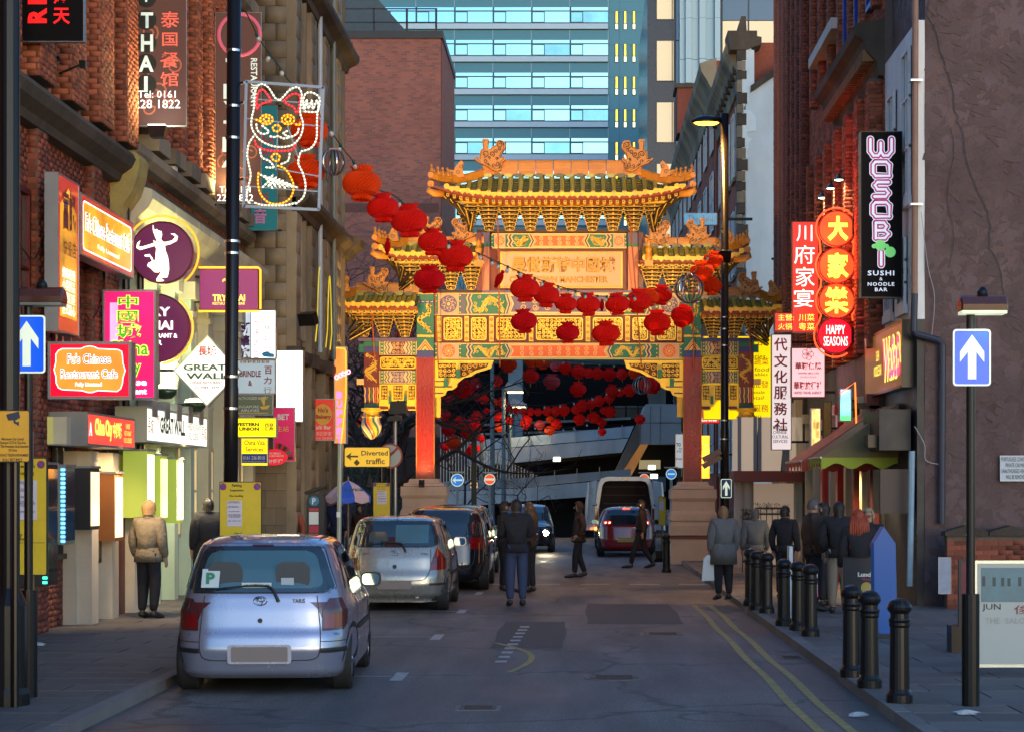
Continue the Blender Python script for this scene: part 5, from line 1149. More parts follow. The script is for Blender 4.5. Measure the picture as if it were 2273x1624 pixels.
 bb=MB().lathe([(r_*.985,z_)for r_,z_ in pr],c,20).build('painted_bulb',gold,gate,smooth=True)
 pp=[(p[0],p[2])for p in smooth_path([(p[0],0,p[1])for p in pr],3)]
 for k in range(nseg):
  g=[]
  for r_,z_ in pp:
   tw=max(0,(-z_/u-30)/40)*1.1;a=2*math.pi*k/nseg+tw;da=2*math.pi/nseg*.40;g.append([Vector((c.x+r_*math.cos(a-da),c.y+r_*math.sin(a-da),c.z+z_)),Vector((c.x+r_*math.cos(a+da),c.y+r_*math.sin(a+da),c.z+z_))])
  MB().grid(g).build('bulb_stripe',cols[k % 6],bb)
 mb=MB();[mb.lathe([(0,-.016),(.016,0),(0,.016)],(c.x+21*u*math.cos(t),c.y+21*u*math.sin(t),c.z-19.5*u),6)for t in np.linspace(0,6.28,26)[:-1]];mb.build('bead_ring',gold_b,bb)
 # end bracket ornament beside the hanging column
 xe=sorted((M(797),M(808)));FB(xe[0],764,xe[1],782,FY,.1,'end_bracket',p_green)
 xe=sorted((M(792),M(808)));FB(xe[0],840,xe[1],853,FY,.1,'tenon',p_cream)
# spandrels under the lower beam
for s_ in (-1,1):
 M=(lambda x:x)if s_ <0 else (lambda x:2481-x)
 Ps=lambda x,y:(WX(M(x),FY),WZ(y,FY));o=O(FY+.06)
 sp=MB().prism([Ps(963,799),Ps(1096,799),Ps(1090,817),Ps(1075,822),Ps(1060,826),Ps(1045,835),Ps(1030,838),Ps(1020,846),Ps(1016,850),Ps(1014,858),Ps(1005,864),Ps(993,866),Ps(988,876),Ps(975,881),Ps(963,881)],o,UX,UZ,-UY,.08).build('spandrel',gold_b,gate,recalc=True)
 o2=O(FY-.02)
 ho=MB().prism([Ps(973,806),Ps(1012,806),Ps(1012,838),Ps(973,838)],o2,UX,UZ,-UY,.003).build('grille_hollow',carved_bg,sp,recalc=True)
 ht=MB().prism([Ps(1022,806),Ps(1085,806),Ps(1080,815),Ps(1055,822),Ps(1035,834),Ps(1022,838)],o2,UX,UZ,-UY,.003).build('grille_hollow',carved_bg,sp,recalc=True)
 a_,b_=Ps(973,838),Ps(1012,806);x0,x1=sorted((a_[0],b_[0]));mb=MB();scrollwork(mb,x0+.01,a_[1]+.01,x1-.01,b_[1]-.01,FRONT[:3],o2,.018,.11,.010,81);mb.build('grille',gold_b,sp)
 mb=MB()
 for (x,y,r_)in ((1030,817,8),(1043,813,7),(1056,812,6),(1068,810,5),(1030,830,5),(1045,824,5),(1078,809,3)):p=Ps(x,y);mb.strip(curl(p[0],p[1],r_*FY/F,1.4,x,1,12),.016,o2,*FRONT,.008)
 mb.build('foliage_scroll',gold,sp)
 for (x,y)in ((1017,830),(990,850)):p=Ps(x,y);MB().box(p[0]-.05,p[0]+.05,FY-.14,FY-.02,p[1]-.11,p[1]+.11).build('floodlamp',p_green,sp)
 for (x0_,x1_,y_)in ((966,990,846),(966,1003,858),(966,985,872)):a_,b_=Ps(x0_,y_),Ps(x1_,y_);MB().strip([a_,b_],.03,o2,*FRONT,.004).build('apron_line',maroon,sp)
 FBx=sorted((M(965),M(978)));FB(FBx[0],868,FBx[1],925,FY+.05,.15,'side_tassel_board',gold)
# floodlighting of the arch: low lamps, plus two unseen high ones added for the roofs
def floodlamp(label,p,tgt,e,col=(1,.64,.22),size=75,pole=None,w_=.36):
 t=thing('floodlight',label,'floodlight',p,'floodlights lighting the gate')
 d=(Vector(tgt)-Vector(p)).normalized();P=Vector(p)
 MB().beam(P-d*.16,P+d*.02,w_,w_*.7).build('housing',black_metal,t);MB().beam(P+d*.021,P+d*.03,w_*.85,w_*.55).build('lens',em('flood_lens',col,9),t)
 if pole:MB().cyl((p[0],p[1],0),(p[0],p[1],p[2]-.1),.035,8).build('pole',grey_metal,t)
 spot('flood_light',P+d*.06,tgt,e,col,size,parent=t);return t
floodlamp('tiny floodlight on the marble plinth throwing a hot glow up the red column',(-4.0,50.35,2.12),(-3.99,51.15,3.0),60,size=75,w_=.14)
floodlamp('floodlight low in front of the left end of the gate',(-4.9,48.6,.5),(-4.4,51,6.8),850,size=75)
floodlamp('floodlight low in front of the right end of the gate',(3.9,48.3,.5),(3.3,51,6.4),850,size=75)
floodlamp('floodlight on ground facing up to the middle of the arch',(-2.1,47.0,.4),(-.55,51,8.2),620,size=60)
floodlamp('floodlight on ground right of the road facing the arch',(1.9,47.0,.4),(.6,51,8.8),620,size=60)
floodlamp('floodlight high on the sandstone facade aimed at the gate roofs',(-5.5,40.5,5.4),(-1.5,50.5,9.4),1400,size=50)
floodlamp('floodlight partway up the amber-lit lamp column aimed at the gate roofs',(3.0,42.5,6.9),(.6,50.5,9.3),1250,size=55)
# ================================================================ VEHICLES
silver=mat('silver_car_paint',(.36,.39,.52),.26,metal=.55,coat=1,var=.03,vs=2);champagne=mat('champagne_car_paint',(.36,.36,.33),.28,metal=.55,coat=1,var=.03,vs=2)
blackcar=mat('black_car_paint',(.012,.014,.022),.15,metal=.2,coat=1);redcar=mat('red_car_paint',(.28,.008,.012),.2,coat=1);whitevan=mat('white_van_paint',(.70,.71,.70),.3,coat=.6,dirt=.15,var=.05)
rubber=mat('tyre_rubber',(.018,.018,.018),.75);carglass=mat('car_glass',(.02,.035,.045),.04,metal=.15,coat=1,spec=1);trim=mat('black_trim',(.02,.02,.022),.5)
lampred=mat('tail_lamp_red',(.22,.006,.008),.12,coat=1);lampdark=mat('tail_lamp_smoked',(.09,.02,.025),.12,coat=1);lampclear=mat('lamp_clear',(.45,.40,.42),.1,coat=1)
plate=mat('blank_number_plate',(.22,.18,.17),.5);chrome=mat('chrome',(.7,.7,.72),.12,metal=1)
class Car:
 """hatchback: rounded plan outlines stacked in height; profile() gives half width, rear y, front y at height z"""
 def __init__(s,t,prof,n=5.0):
  s.t=t;s.z=np.array([p[0]for p in prof]);s.w=np.array([p[1]for p in prof]);s.r=np.array([p[2]for p in prof]);s.f=np.array([p[3]for p in prof]);s.n=n
  s.o=ORG[t.name]
 def at(s,z):return np.interp(z,s.z,s.w),np.interp(z,s.z,s.r),np.interp(z,s.z,s.f)
 def ring(s,z,k=64):
  w,r,f=s.at(z);ym,L=(r+f)/2,(f-r)/2;out=[]
  for i in range(k):
   a=2*math.pi*i/k+math.pi/k;c,si=math.cos(a),math.sin(a)
   out.append((s.o.x+w*math.copysign(abs(c)**(2/s.n),c),s.o.y+ym+L*math.copysign(abs(si)**(2/s.n),si),s.o.z+z))
  return out
 def rear(s,x,z,d=0.0):
  w,r,f=s.at(z);L=(f-r)/2;q=min(.999,abs(x)/w);return Vector((s.o.x+x,s.o.y+(r+f)/2-L*(1-q**s.n)**(1/s.n)-d,s.o.z+z))
 def side(s,y,z,sg,d=0.0):
  w,r,f=s.at(z);ym,L=(r+f)/2,(f-r)/2;q=min(.999,abs(y-ym)/L);return Vector((s.o.x+sg*(w*(1-q**s.n)**(1/s.n)+d),s.o.y+y,s.o.z+z))
 def shell(s,zs,m,name='body'):
  P=[s.ring(z)for z in zs];P=[r+[r[0]]for r in P];mb=MB();mb.grid(P);mb.f.append(tuple((len(P)-1)*65+i for i in range(64)))
  mb.v=mb.v;b=mb.build(name,m,s.t,smooth=True,recalc=True);return b
 def patch(s,name,m,z0,z1,xl,xr,par=None,d=.006,nz=14,nx=22):
  """a panel lying on the tail; xl(z), xr(z) its edges"""
  P=[]
  for i in range(nz+1):
   z=z0+(z1-z0)*i/nz;a,b=xl(z),xr(z);P.append([s.rear(a+(b-a)*j/nx,z,d)for j in range(nx+1)])
  return MB().grid(P).build(name,m,par or s.t,smooth=True)
 def spatch(s,name,m,z0,z1,ya,yb,sg,par=None,d=.006,nz=10,nx=20):
  P=[]
  for i in range(nz+1):
   z=z0+(z1-z0)*i/nz;a,b=ya(z),yb(z);P.append([s.side(a+(b-a)*j/nx,z,sg,d)for j in range(nx+1)])
  return MB().grid(P).build(name,m,par or s.t,smooth=True)
def rnd(z0,z1,wb,wt,r=.05):                          # half-width edge with rounded corners
 def f(z):
  t=(z-z0)/(z1-z0);w=wb+(wt-wb)*t;d=min(z-z0,z1-z)
  if d <r:w -= r-math.sqrt(max(0,r*r-(r-d)**2))
  return w
 return f
def wheel(par,x,y,rad,sg,o,hub=steel):
 c=Vector((o.x+x,o.y+y,o.z+rad));t=MB()
 prof=[(rad*.62,-.10),(rad*.93,-.10),(rad,-.07),(rad,.07),(rad*.93,.10),(rad*.62,.10)];sgm=28
 vs=[];fs=[]
 for i,(r_,a)in enumerate(prof):
  for k in range(sgm):th=2*math.pi*k/sgm;vs.append((c.x+sg*a,c.y+r_*math.cos(th),c.z+r_*math.sin(th)))
 for i in range(5):
  for k in range(sgm):fs.append((i*sgm+k,i*sgm+(k+1)%sgm,(i+1)*sgm+(k+1)%sgm,(i+1)*sgm+k))
 t.add(vs,fs);w=t.build('wheel',rubber,par,recalc=True)
 h=MB();h.cyl((c.x+sg*.05,c.y,c.z),(c.x+sg*.075,c.y,c.z),rad*.63,24)
 for k in range(7):a=2*math.pi*k/7;h.beam((c.x+sg*.085,c.y,c.z),(c.x+sg*.085,c.y+rad*.6*math.cos(a),c.z+rad*.6*math.sin(a)),.05,.02,up=(1,0,0))
 h.cyl((c.x+sg*.07,c.y,c.z),(c.x+sg*.1,c.y,c.z),rad*.14,10);h.build('rim',hub,w)
def mirror(c,y,z,sg,m,k=1.0):
 w=c.at(z)[0];p=Vector((c.o.x+sg*(w+.10),c.o.y+y,c.o.z+z));b=MB()
 b.prism(rrect(p.x-.10*k,p.z-.075*k,p.x+.11*k,p.z+.075*k,.05*k,4),(0,p.y+.1,0),UX,UZ,-UY,.1);b.beam((c.o.x+sg*(w-.04),p.y+.06,p.z-.05),(p.x,p.y+.06,p.z-.04),.05,.04)
 b=b.build('door_mirror',m,c.t,recalc=True)
 MB().prism(rrect(p.x-.085*k,p.z-.058*k,p.x+.092*k,p.z+.060*k,.04*k,4),(0,p.y,0),UX,UZ,-UY,.004).build('mirror_glass',mat('mirror_glass',(.25,.42,.50),.05,metal=1),b)
def emblem(c,z,par,k=1):
 cx=c.o.x;y=c.rear(0,z).y-.012;mb=MB()
 for rx,rz in ((.062,.042),(.022,.040),(.040,.016)):
  mb.tube([(cx+rx*k*math.cos(a),y,c.o.z+z+rz*k*math.sin(a)+(.012*k if rx ==.040 else 0))for a in np.linspace(0,2*math.pi,25)[:-1]],.0055*k,6,closed=True)
 mb.build('emblem',chrome,par)
def badge(c,s_,x0,z0,x1,z1,par,m=None):
 y=c.rear((x0+x1)/2,(z0+z1)/2).y-.012
 lettering(s_,(c.o.x+x0,y,c.o.z+z0),x1-x0,z1-z0,FRONT,m or mat('badge_metal',(.06,.06,.07),.35,metal=.6),par,off=.02,name='badge')

def yaris(name,label,X,Y,m,mk):
 t=thing(name,label,'car',(X,Y,0),'cars parked nose to tail in the left parking bays')
 if mk ==1:prof=[(.15,.80,.14,3.5),(.20,.83,.05,3.6),(.42,.86,.0,3.64),(.55,.86,.02,3.62),(.62,.855,.05,3.55),(.80,.85,.075,3.45),(.93,.80,.10,3.1),(.98,.785,.12,2.9),(1.18,.725,.19,2.45),(1.36,.655,.28,2.05),(1.41,.625,.33,1.95),(1.45,.57,.44,1.85),(1.48,.46,.62,1.6),(1.495,.25,.9,1.35)]
 else:prof=[(.20,.75,.16,3.6),(.26,.81,.05,3.7),(.42,.845,.0,3.75),(.56,.85,.01,3.7),(.66,.845,.05,3.6),(.85,.835,.09,3.4),(.98,.805,.14,3.1),(1.04,.79,.17,2.9),(1.22,.74,.26,2.5),(1.38,.68,.36,2.1),(1.43,.645,.42,2.0),(1.465,.59,.52,1.85),(1.495,.48,.7,1.6),(1.51,.28,.95,1.35)]
 c=Car(t,prof,5.5 if mk ==1 else 5)
 zs=np.unique(np.concatenate([np.linspace(.15,1.36,40),np.linspace(1.36,prof[-1][0],16)]));body=c.shell(zs,m)
 # tailgate seam, glass, handle
 if mk ==1:
  z0,z1=.965,1.395;e=rnd(z0,z1,.705,.555,.07)
  c.patch('rear_glass_seal',trim,z0-.012,z1+.03,lambda z:-rnd(z0-.012,z1+.03,.722,.572,.08)(z),lambda z:rnd(z0-.012,z1+.03,.722,.572,.08)(z),d=.004)
  gl=c.patch('rear_window',carglass,z0,z1,lambda z:-e(z),e,d=.008)
  z2,z3=1.0,1.355;e2=rnd(z2,z3,.60,.50,.09)
  c.patch('rear_seats',mat('dim_cabin',(.05,.13,.17),.3,coat=1),z2,z3,lambda z:-e2(z),e2,gl,d=.010)
  for sx in (-.34,.30):MB().prism(rrect(c.o.x+sx-.16,1.0,c.o.x+sx+.16,1.25,.08),(0,c.rear(0,1.1).y-.02,0),UX,UZ,-UY,.004).build('headrest',mat('seat_shadow',(.012,.03,.045),.4,coat=.6),gl)
  for sg in (-1,1):
   zz0,zz1=.605,.905
   xi=lambda z:.60 if z >.7 else .60
   eo=lambda z:.80-.05*max(0,(z-.78)/.12)-.03*max(0,(.66-z)/.055)
   ei=lambda z:.585+.06*max(0,(z-.80)/.105)
   f1,f2=((lambda z:ei(z)),(lambda z:eo(z)))if sg >0 else ((lambda z:-eo(z)),(lambda z:-ei(z)))
   l=c.patch('tail_lamp',lampdark,zz0,zz1,f1,f2,d=.012);
   a,b=(.60,.755)if sg >0 else (-.755,-.60)
   c.patch('red_lens',lampred,.625,.755,lambda z:a,lambda z:b,l,d=.015)
   c.patch('bumper_strip',trim,.395,.44,lambda z,s=sg:(.57 if s >0 else-.80),lambda z,s=sg:(.80 if s >0 else-.57),d=.012)
   c.spatch('wrap_lamp',lampdark,.64,.87,lambda z:.10,lambda z:.22,sg,d=.008)
  pts=[(-.53,.93),(-.565,.6),(-.56,.40),(-.50,.335),(-.3,.325),(.3,.325),(.50,.335),(.56,.40),(.565,.6),(.53,.93)]
  MB().tube([c.rear(a,b,.0)for a,b in smooth_path([(a,b,0)for a,b in pts],6)and [(p[0],p[1])for p in smooth_path([(a,b,0)for a,b in pts],6)]],.006,5).build('tailgate_seam',trim,t)
  for z in (.48,):MB().tube([c.rear(x,.50,.0)for x in np.linspace(.57,.80,8)],.004,5).build('bumper_seam',trim,t);MB().tube([c.rear(x,.50,.0)for x in np.linspace(-.80,-.57,8)],.004,5).build('bumper_seam',trim,t)
  MB().prism(rrect(c.o.x-.30,.175+.12,c.o.x+.30,.175+.30,.03),(0,c.rear(0,.35).y-.004,0),UX,UZ,-UY,.016).build('plate_recess',silver,t)
  MB().prism(rrect(c.o.x-.265,.315,c.o.x+.265,.455,.015),(0,c.rear(0,.35).y-.020,0),UX,UZ,-UY,.006).build('number_plate',plate,t)
  emblem(c,.885,t);badge(c,'YARIS',.30,.865,.42,.905,t);badge(c,'D-4D',-.73,.555,-.63,.58,t);badge(c,'WN',.66,.555,.74,.58,t)
  zl=.70
  wip=[(-.42,.985),(-.25,1.0),(.02,1.01),(.09,.995),(.13,.94),(.165,.885)]
  wp=(-.35,.99)
  pz=.40
  # sheets in the window
  MB().prism([(c.o.x-.56,.0),(c.o.x-.395,.0),(c.o.x-.385,.18),(c.o.x-.55,.18)],(0,c.rear(-.45,1.01).y-.040,1.01),UX,Vector((0,.25,1)).normalized(),-UY,.004).build('learner_plate',mat('pale_plate',(.55,.66,.68),.4),gl)
  lettering('P',(c.o.x-.515,c.rear(-.45,1.01).y-.040,1.045),.085,.11,(UX,Vector((0,.25,1)).normalized(),-UY),mat('green_letter',(.02,.22,.12),.5),gl,off=.05)
  MB().prism([(c.o.x-.18,0),(c.o.x+.10,0),(c.o.x+.10,.05),(c.o.x-.18,.05)],(0,c.rear(0,1.02).y-.012,1.005),UX,UZ,-UY,.002).build('sticker',mat('pale_plate',(0,0,0)),gl)
  lettering('actual SMALL car',(c.o.x-.165,c.rear(0,1.02).y-.015,1.018),.25,.028,FRONT,ink,gl,off=.02)
  MB().box(c.o.x+.19,c.o.x+.31,c.rear(0,1.05).y-.015,c.rear(0,1.05).y-.011,1.0,1.10).build('tissue_box',mat('pale_tissue',(.42,.5,.56),.6),gl)
 else:
  z0,z1=1.03,1.43;
  top=lambda z:rnd(z0,z1,.70,.56,.10)(z)
  c.patch('rear_glass_seal',trim,z0-.015,z1+.02,lambda z:-rnd(z0-.015,z1+.02,.72,.575,.11)(z),rnd(z0-.015,z1+.02,.72,.575,.11),d=.004)
  gl=c.patch('rear_window',carglass,z0,z1,lambda z:-top(z),top,d=.008)
  c.patch('rear_seats',mat('dim_cabin',(0,0,0)),z0+.05,z1-.06,lambda z:.0,lambda z:.52,gl,d=.010)
  MB().prism(rrect(c.o.x-.42,1.06,c.o.x-.12,1.26,.06),(0,c.rear(0,1.15).y-.02,0),UX,UZ,-UY,.004).build('headrest',mat('seat_shadow',(0,0,0)),gl)
  for sg in (-1,1):
   eo=lambda z:.79-.14*max(0,(z-.80)/.22)**1.2-.02*max(0,(.72-z)/.06);ei=lambda z:.56+.10*max(0,(z-.72)/.3)
   f1,f2=((lambda z:ei(z)),(lambda z:max(eo(z),ei(z)+.005)))if sg >0 else ((lambda z:-max(eo(z),ei(z)+.005)),(lambda z:-ei(z)))
   l=c.patch('tail_lamp',lampred,.66,1.02,f1,f2,d=.014)
   a,b=(.60,.68)if sg >0 else (-.68,-.60);c.patch('clear_lens',lampdark,.75,.86,lambda z:a,lambda z:b,l,d=.018)
   c.patch('bumper_strip',trim,.42,.455,lambda z,s=sg:(.55 if s >0 else-.79),lambda z,s=sg:(.79 if s >0 else-.55),d=.012)
  pts=[(-.56,.98),(-.56,.70),(-.50,.55),(-.40,.50),(0,.49),(.40,.50),(.50,.55),(.56,.70),(.56,.98)]
  MB().tube([c.rear(p[0],p[1],.0)for p in smooth_path([(a,b,0)for a,b in pts],6)],.006,5).build('tailgate_seam',trim,t)
  MB().cyl(Vector((c.o.x,c.rear(0,.72).y-.02,.715)),Vector((c.o.x,c.rear(0,.72).y+.02,.715)),.032,14).build('tailgate_lock',trim,t)
  MB().prism(rrect(c.o.x-.27,.36,c.o.x+.27,.50,.02),(0,c.rear(0,.42).y-.014,0),UX,UZ,-UY,.006).build('number_plate',plate,t)
  emblem(c,.93,t);badge(c,'YARIS',.40,.905,.52,.93,t);badge(c,'T SPIRIT',-.52,.905,-.40,.93,t)
  MB().tube([(c.o.x,c.o.y+.55,1.49),(c.o.x,c.o.y+.50,1.62)],[.012,.004],6).build('aerial',trim,t)
 w0=z0
 arm=[(-.44,w0+.03),(-.2,w0+.055),(.02,w0+.06),(.10,w0+.04),(.145,w0-.03),(.17,w0-.085)]
 yw=lambda a,z:c.rear(a,z,.03)
 MB().tube([yw(p[0],p[1])for p in smooth_path([(a,b,0)for a,b in arm],4)],[.006+.012*i/20 for i in range(21)],6).build('rear_wiper',trim,t)
 if mk ==1:MB().cyl(Vector((c.o.x,c.rear(0,.7).y-.02,.70)),Vector((c.o.x,c.rear(0,.7).y+.02,.70)),.022,12).build('tailgate_lock',trim,t)
 # side glass both sides, dark lower valance, arches, wheels
 for sg in (-1,1):
  zt=1.38 if mk ==1 else 1.40
  g_=c.spatch('side_window',carglass,z0+.02,zt,lambda z:.55+(z-1)*.35,lambda z:1.25+(z-1)*.05,sg,d=.008);c.spatch('side_window',carglass,z0+.02,zt,lambda z:1.31+(z-1)*.05,lambda z:2.55-(z-1)*1.35,sg,d=.008)
  mirror(c,2.35,z0+.02,sg,trim if mk ==1 else m)
  for yy in (.62,2.95):
   cx=Vector((c.o.x+sg*(c.at(.45)[0]-.0),c.o.y+yy,.30));arc=[(yy+.36*math.cos(R(a)),.30+.36*math.sin(R(a)))for a in range(0,181,15)]
   MB().add([tuple(c.side(a,max(.2,b),sg,.004))for a,b in arc]+[tuple(c.side(yy,.28,sg,.004))],[(i,i+1,len(arc))for i in range(len(arc)-1)]).build('wheel_arch',dark_void,t)
   wheel(t,sg*(c.at(.4)[0]-.125),yy,.295,sg,c.o)
  c.spatch('rub_strip',trim,.56,.61,lambda z:.95,lambda z:2.6,sg,d=.010)
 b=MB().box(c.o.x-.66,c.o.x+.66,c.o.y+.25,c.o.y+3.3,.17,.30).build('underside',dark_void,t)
 MB().cyl((c.o.x+.35,c.o.y+.1,.24),(c.o.x+.35,c.o.y+.4,.24),.03,10).build('exhaust',grey_metal,t)
 if mk ==1:
  for sg in (-1,1):MB().tube([Vector((c.o.x+sg*.52,c.o.y+.55+i*.2,1.452+.018*math.sin(i/5*3.1)))for i in range(6)],.008,5).build('roof_channel',trim,t)
 hl=c.patch('high_brake_lamp',mat('brake_lamp_off',(.08,.01,.02),.2,coat=1),z1-.0,z1+.018,lambda z:-.1,lambda z:.1,d=.014)
 return t
yaris('silver_hatchback','silver hatchback with green P plate in its rear window, nearest parked car',-3.02,18.75,silver,1).rotation_euler=(0,0,R(2.2))
yaris('champagne_hatchback','grey-gold hatchback with black wiper, parked ahead of the silver car',-2.92,31.3,champagne,2)
def simplecar(name,label,X,Y,m,prof,lights,group=None,kind='red',w_=1.0):
 t=thing(name,label,'car',(X,Y,0),group);c=Car(t,prof,4.6);zt=prof[-1][0]
 c.shell(np.unique(np.concatenate([np.linspace(prof[0][0],zt*.9,30),np.linspace(zt*.9,zt,14)])),m)
 z0,z1=zt*.64,zt*.925;wb,wt=c.at(z0)[0]*.86,c.at(z1)[0]*.80;e=rnd(z0,z1,wb,wt,.08)
 gl=c.patch('rear_window',carglass,z0,z1,lambda z:-e(z),e,d=.008)
 for sg in (-1,1):
  f=lights;zz0,zz1=zt*f[0],zt*f[1];a,b=sorted((sg*f[2],sg*f[3]));l=c.patch('tail_lamp',lampred,zz0,zz1,lambda z:a,lambda z:b,d=.012)
  if kind =='red':
   for xx in (f[2]+.06,f[2]+.17):q_=c.rear(sg*xx,(zz0+zz1)/2,.022);MB().cyl(q_,q_+Vector((0,.01,0)),.042,14).build('lit_bulb',em('brake_red',(1,.03,.01),9),l);MB().cyl(q_+Vector((0,-.004,0)),q_,.016,10).build('bulb_core',em('brake_core',(1,.5,.2),14),l)
  c.spatch('side_window',carglass,z0+.02,z1,lambda z:.5+(z-1)*.3,lambda z:1.3,sg,d=.008);c.spatch('side_window',carglass,z0+.02,z1,lambda z:1.36,lambda z:2.6-(z-1)*1.2,sg,d=.008)
  mirror(c,2.5,z0+.03,sg,m)
  for yy in (.7,3.1):
   arc=[(yy+.38*math.cos(R(a)),.31+.38*math.sin(R(a)))for a in range(0,181,15)]
   MB().add([tuple(c.side(a,max(.2,b),sg,.004))for a,b in arc]+[tuple(c.side(yy,.28,sg,.004))],[(i,i+1,len(arc))for i in range(len(arc)-1)]).build('wheel_arch',dark_void,t);wheel(t,sg*(c.at(.4)[0]-.09),yy,.31,sg,c.o)
 MB().prism(rrect(X-.26,zt*.30,X+.26,zt*.30+.13,.015),(0,c.rear(0,.5).y-.02,0),UX,UZ,-UY,.006).build('number_plate',mat('yellow_plate',(.45,.33,.08),.5),t)
 MB().tube([c.rear(p[0],p[1],0)for p in smooth_path([(-.60,zt*.62,0),(-.62,zt*.42,0),(-.5,zt*.27,0),(0,zt*.26,0),(.5,zt*.27,0),(.62,zt*.42,0),(.60,zt*.62,0)],5)],.006,5).build('tailgate_seam',trim,t)
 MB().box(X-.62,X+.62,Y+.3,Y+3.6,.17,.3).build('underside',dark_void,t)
 if kind =='red':q_=c.rear(0,zt*.945,.02);MB().box(q_.x-.1,q_.x+.1,q_.y,q_.y+.02,q_.z-.018,q_.z+.018).build('high_brake_lamp',em('brake_red',(0,0,0),0),t)
 return c
simplecar('black_people_carrier','glossy black tall car parked in front of the grey-gold hatchback',-2.62,37.6,blackcar,
  [(.20,.76,.15,4.2),(.30,.84,.02,4.4),(.5,.87,.0,4.4),(.9,.865,.06,4.2),(1.05,.83,.12,3.6),(1.3,.77,.25,3.0),(1.46,.70,.38,2.6),(1.53,.62,.5,2.4),(1.57,.48,.75,2.1),(1.59,.25,1.1,1.7)],(.50,.64,.52,.80),'cars parked nose to tail in the left parking bays',kind='dark')
simplecar('grey_saloon','dark car roof showing just beyond the black people carrier',-2.75,43.0,mat('dark_grey_paint',(.05,.055,.065),.2,coat=1),
  [(.20,.76,.15,4.2),(.30,.84,.02,4.4),(.5,.87,.0,4.4),(.9,.865,.06,4.2),(1.05,.83,.12,3.6),(1.3,.77,.25,3.0),(1.46,.70,.38,2.6),(1.53,.62,.5,2.4),(1.57,.48,.75,2.1),(1.59,.25,1.1,1.7)],(.50,.64,.52,.80),'cars parked nose to tail in the left parking bays',kind='dark')
simplecar('red_hatchback','dark red hatchback braking with lit round tail lamps behind the white van',WX(1391,56.2),56.2,redcar,
  [(.20,.72,.15,3.7),(.28,.80,.02,3.8),(.5,.83,.0,3.8),(.85,.82,.07,3.5),(.95,.79,.12,3.0),(1.2,.70,.25,2.5),(1.33,.63,.36,2.2),(1.39,.53,.5,2.0),(1.42,.40,.7,1.8),(1.44,.2,1.0,1.5)],(.63,.72,.42,.74))
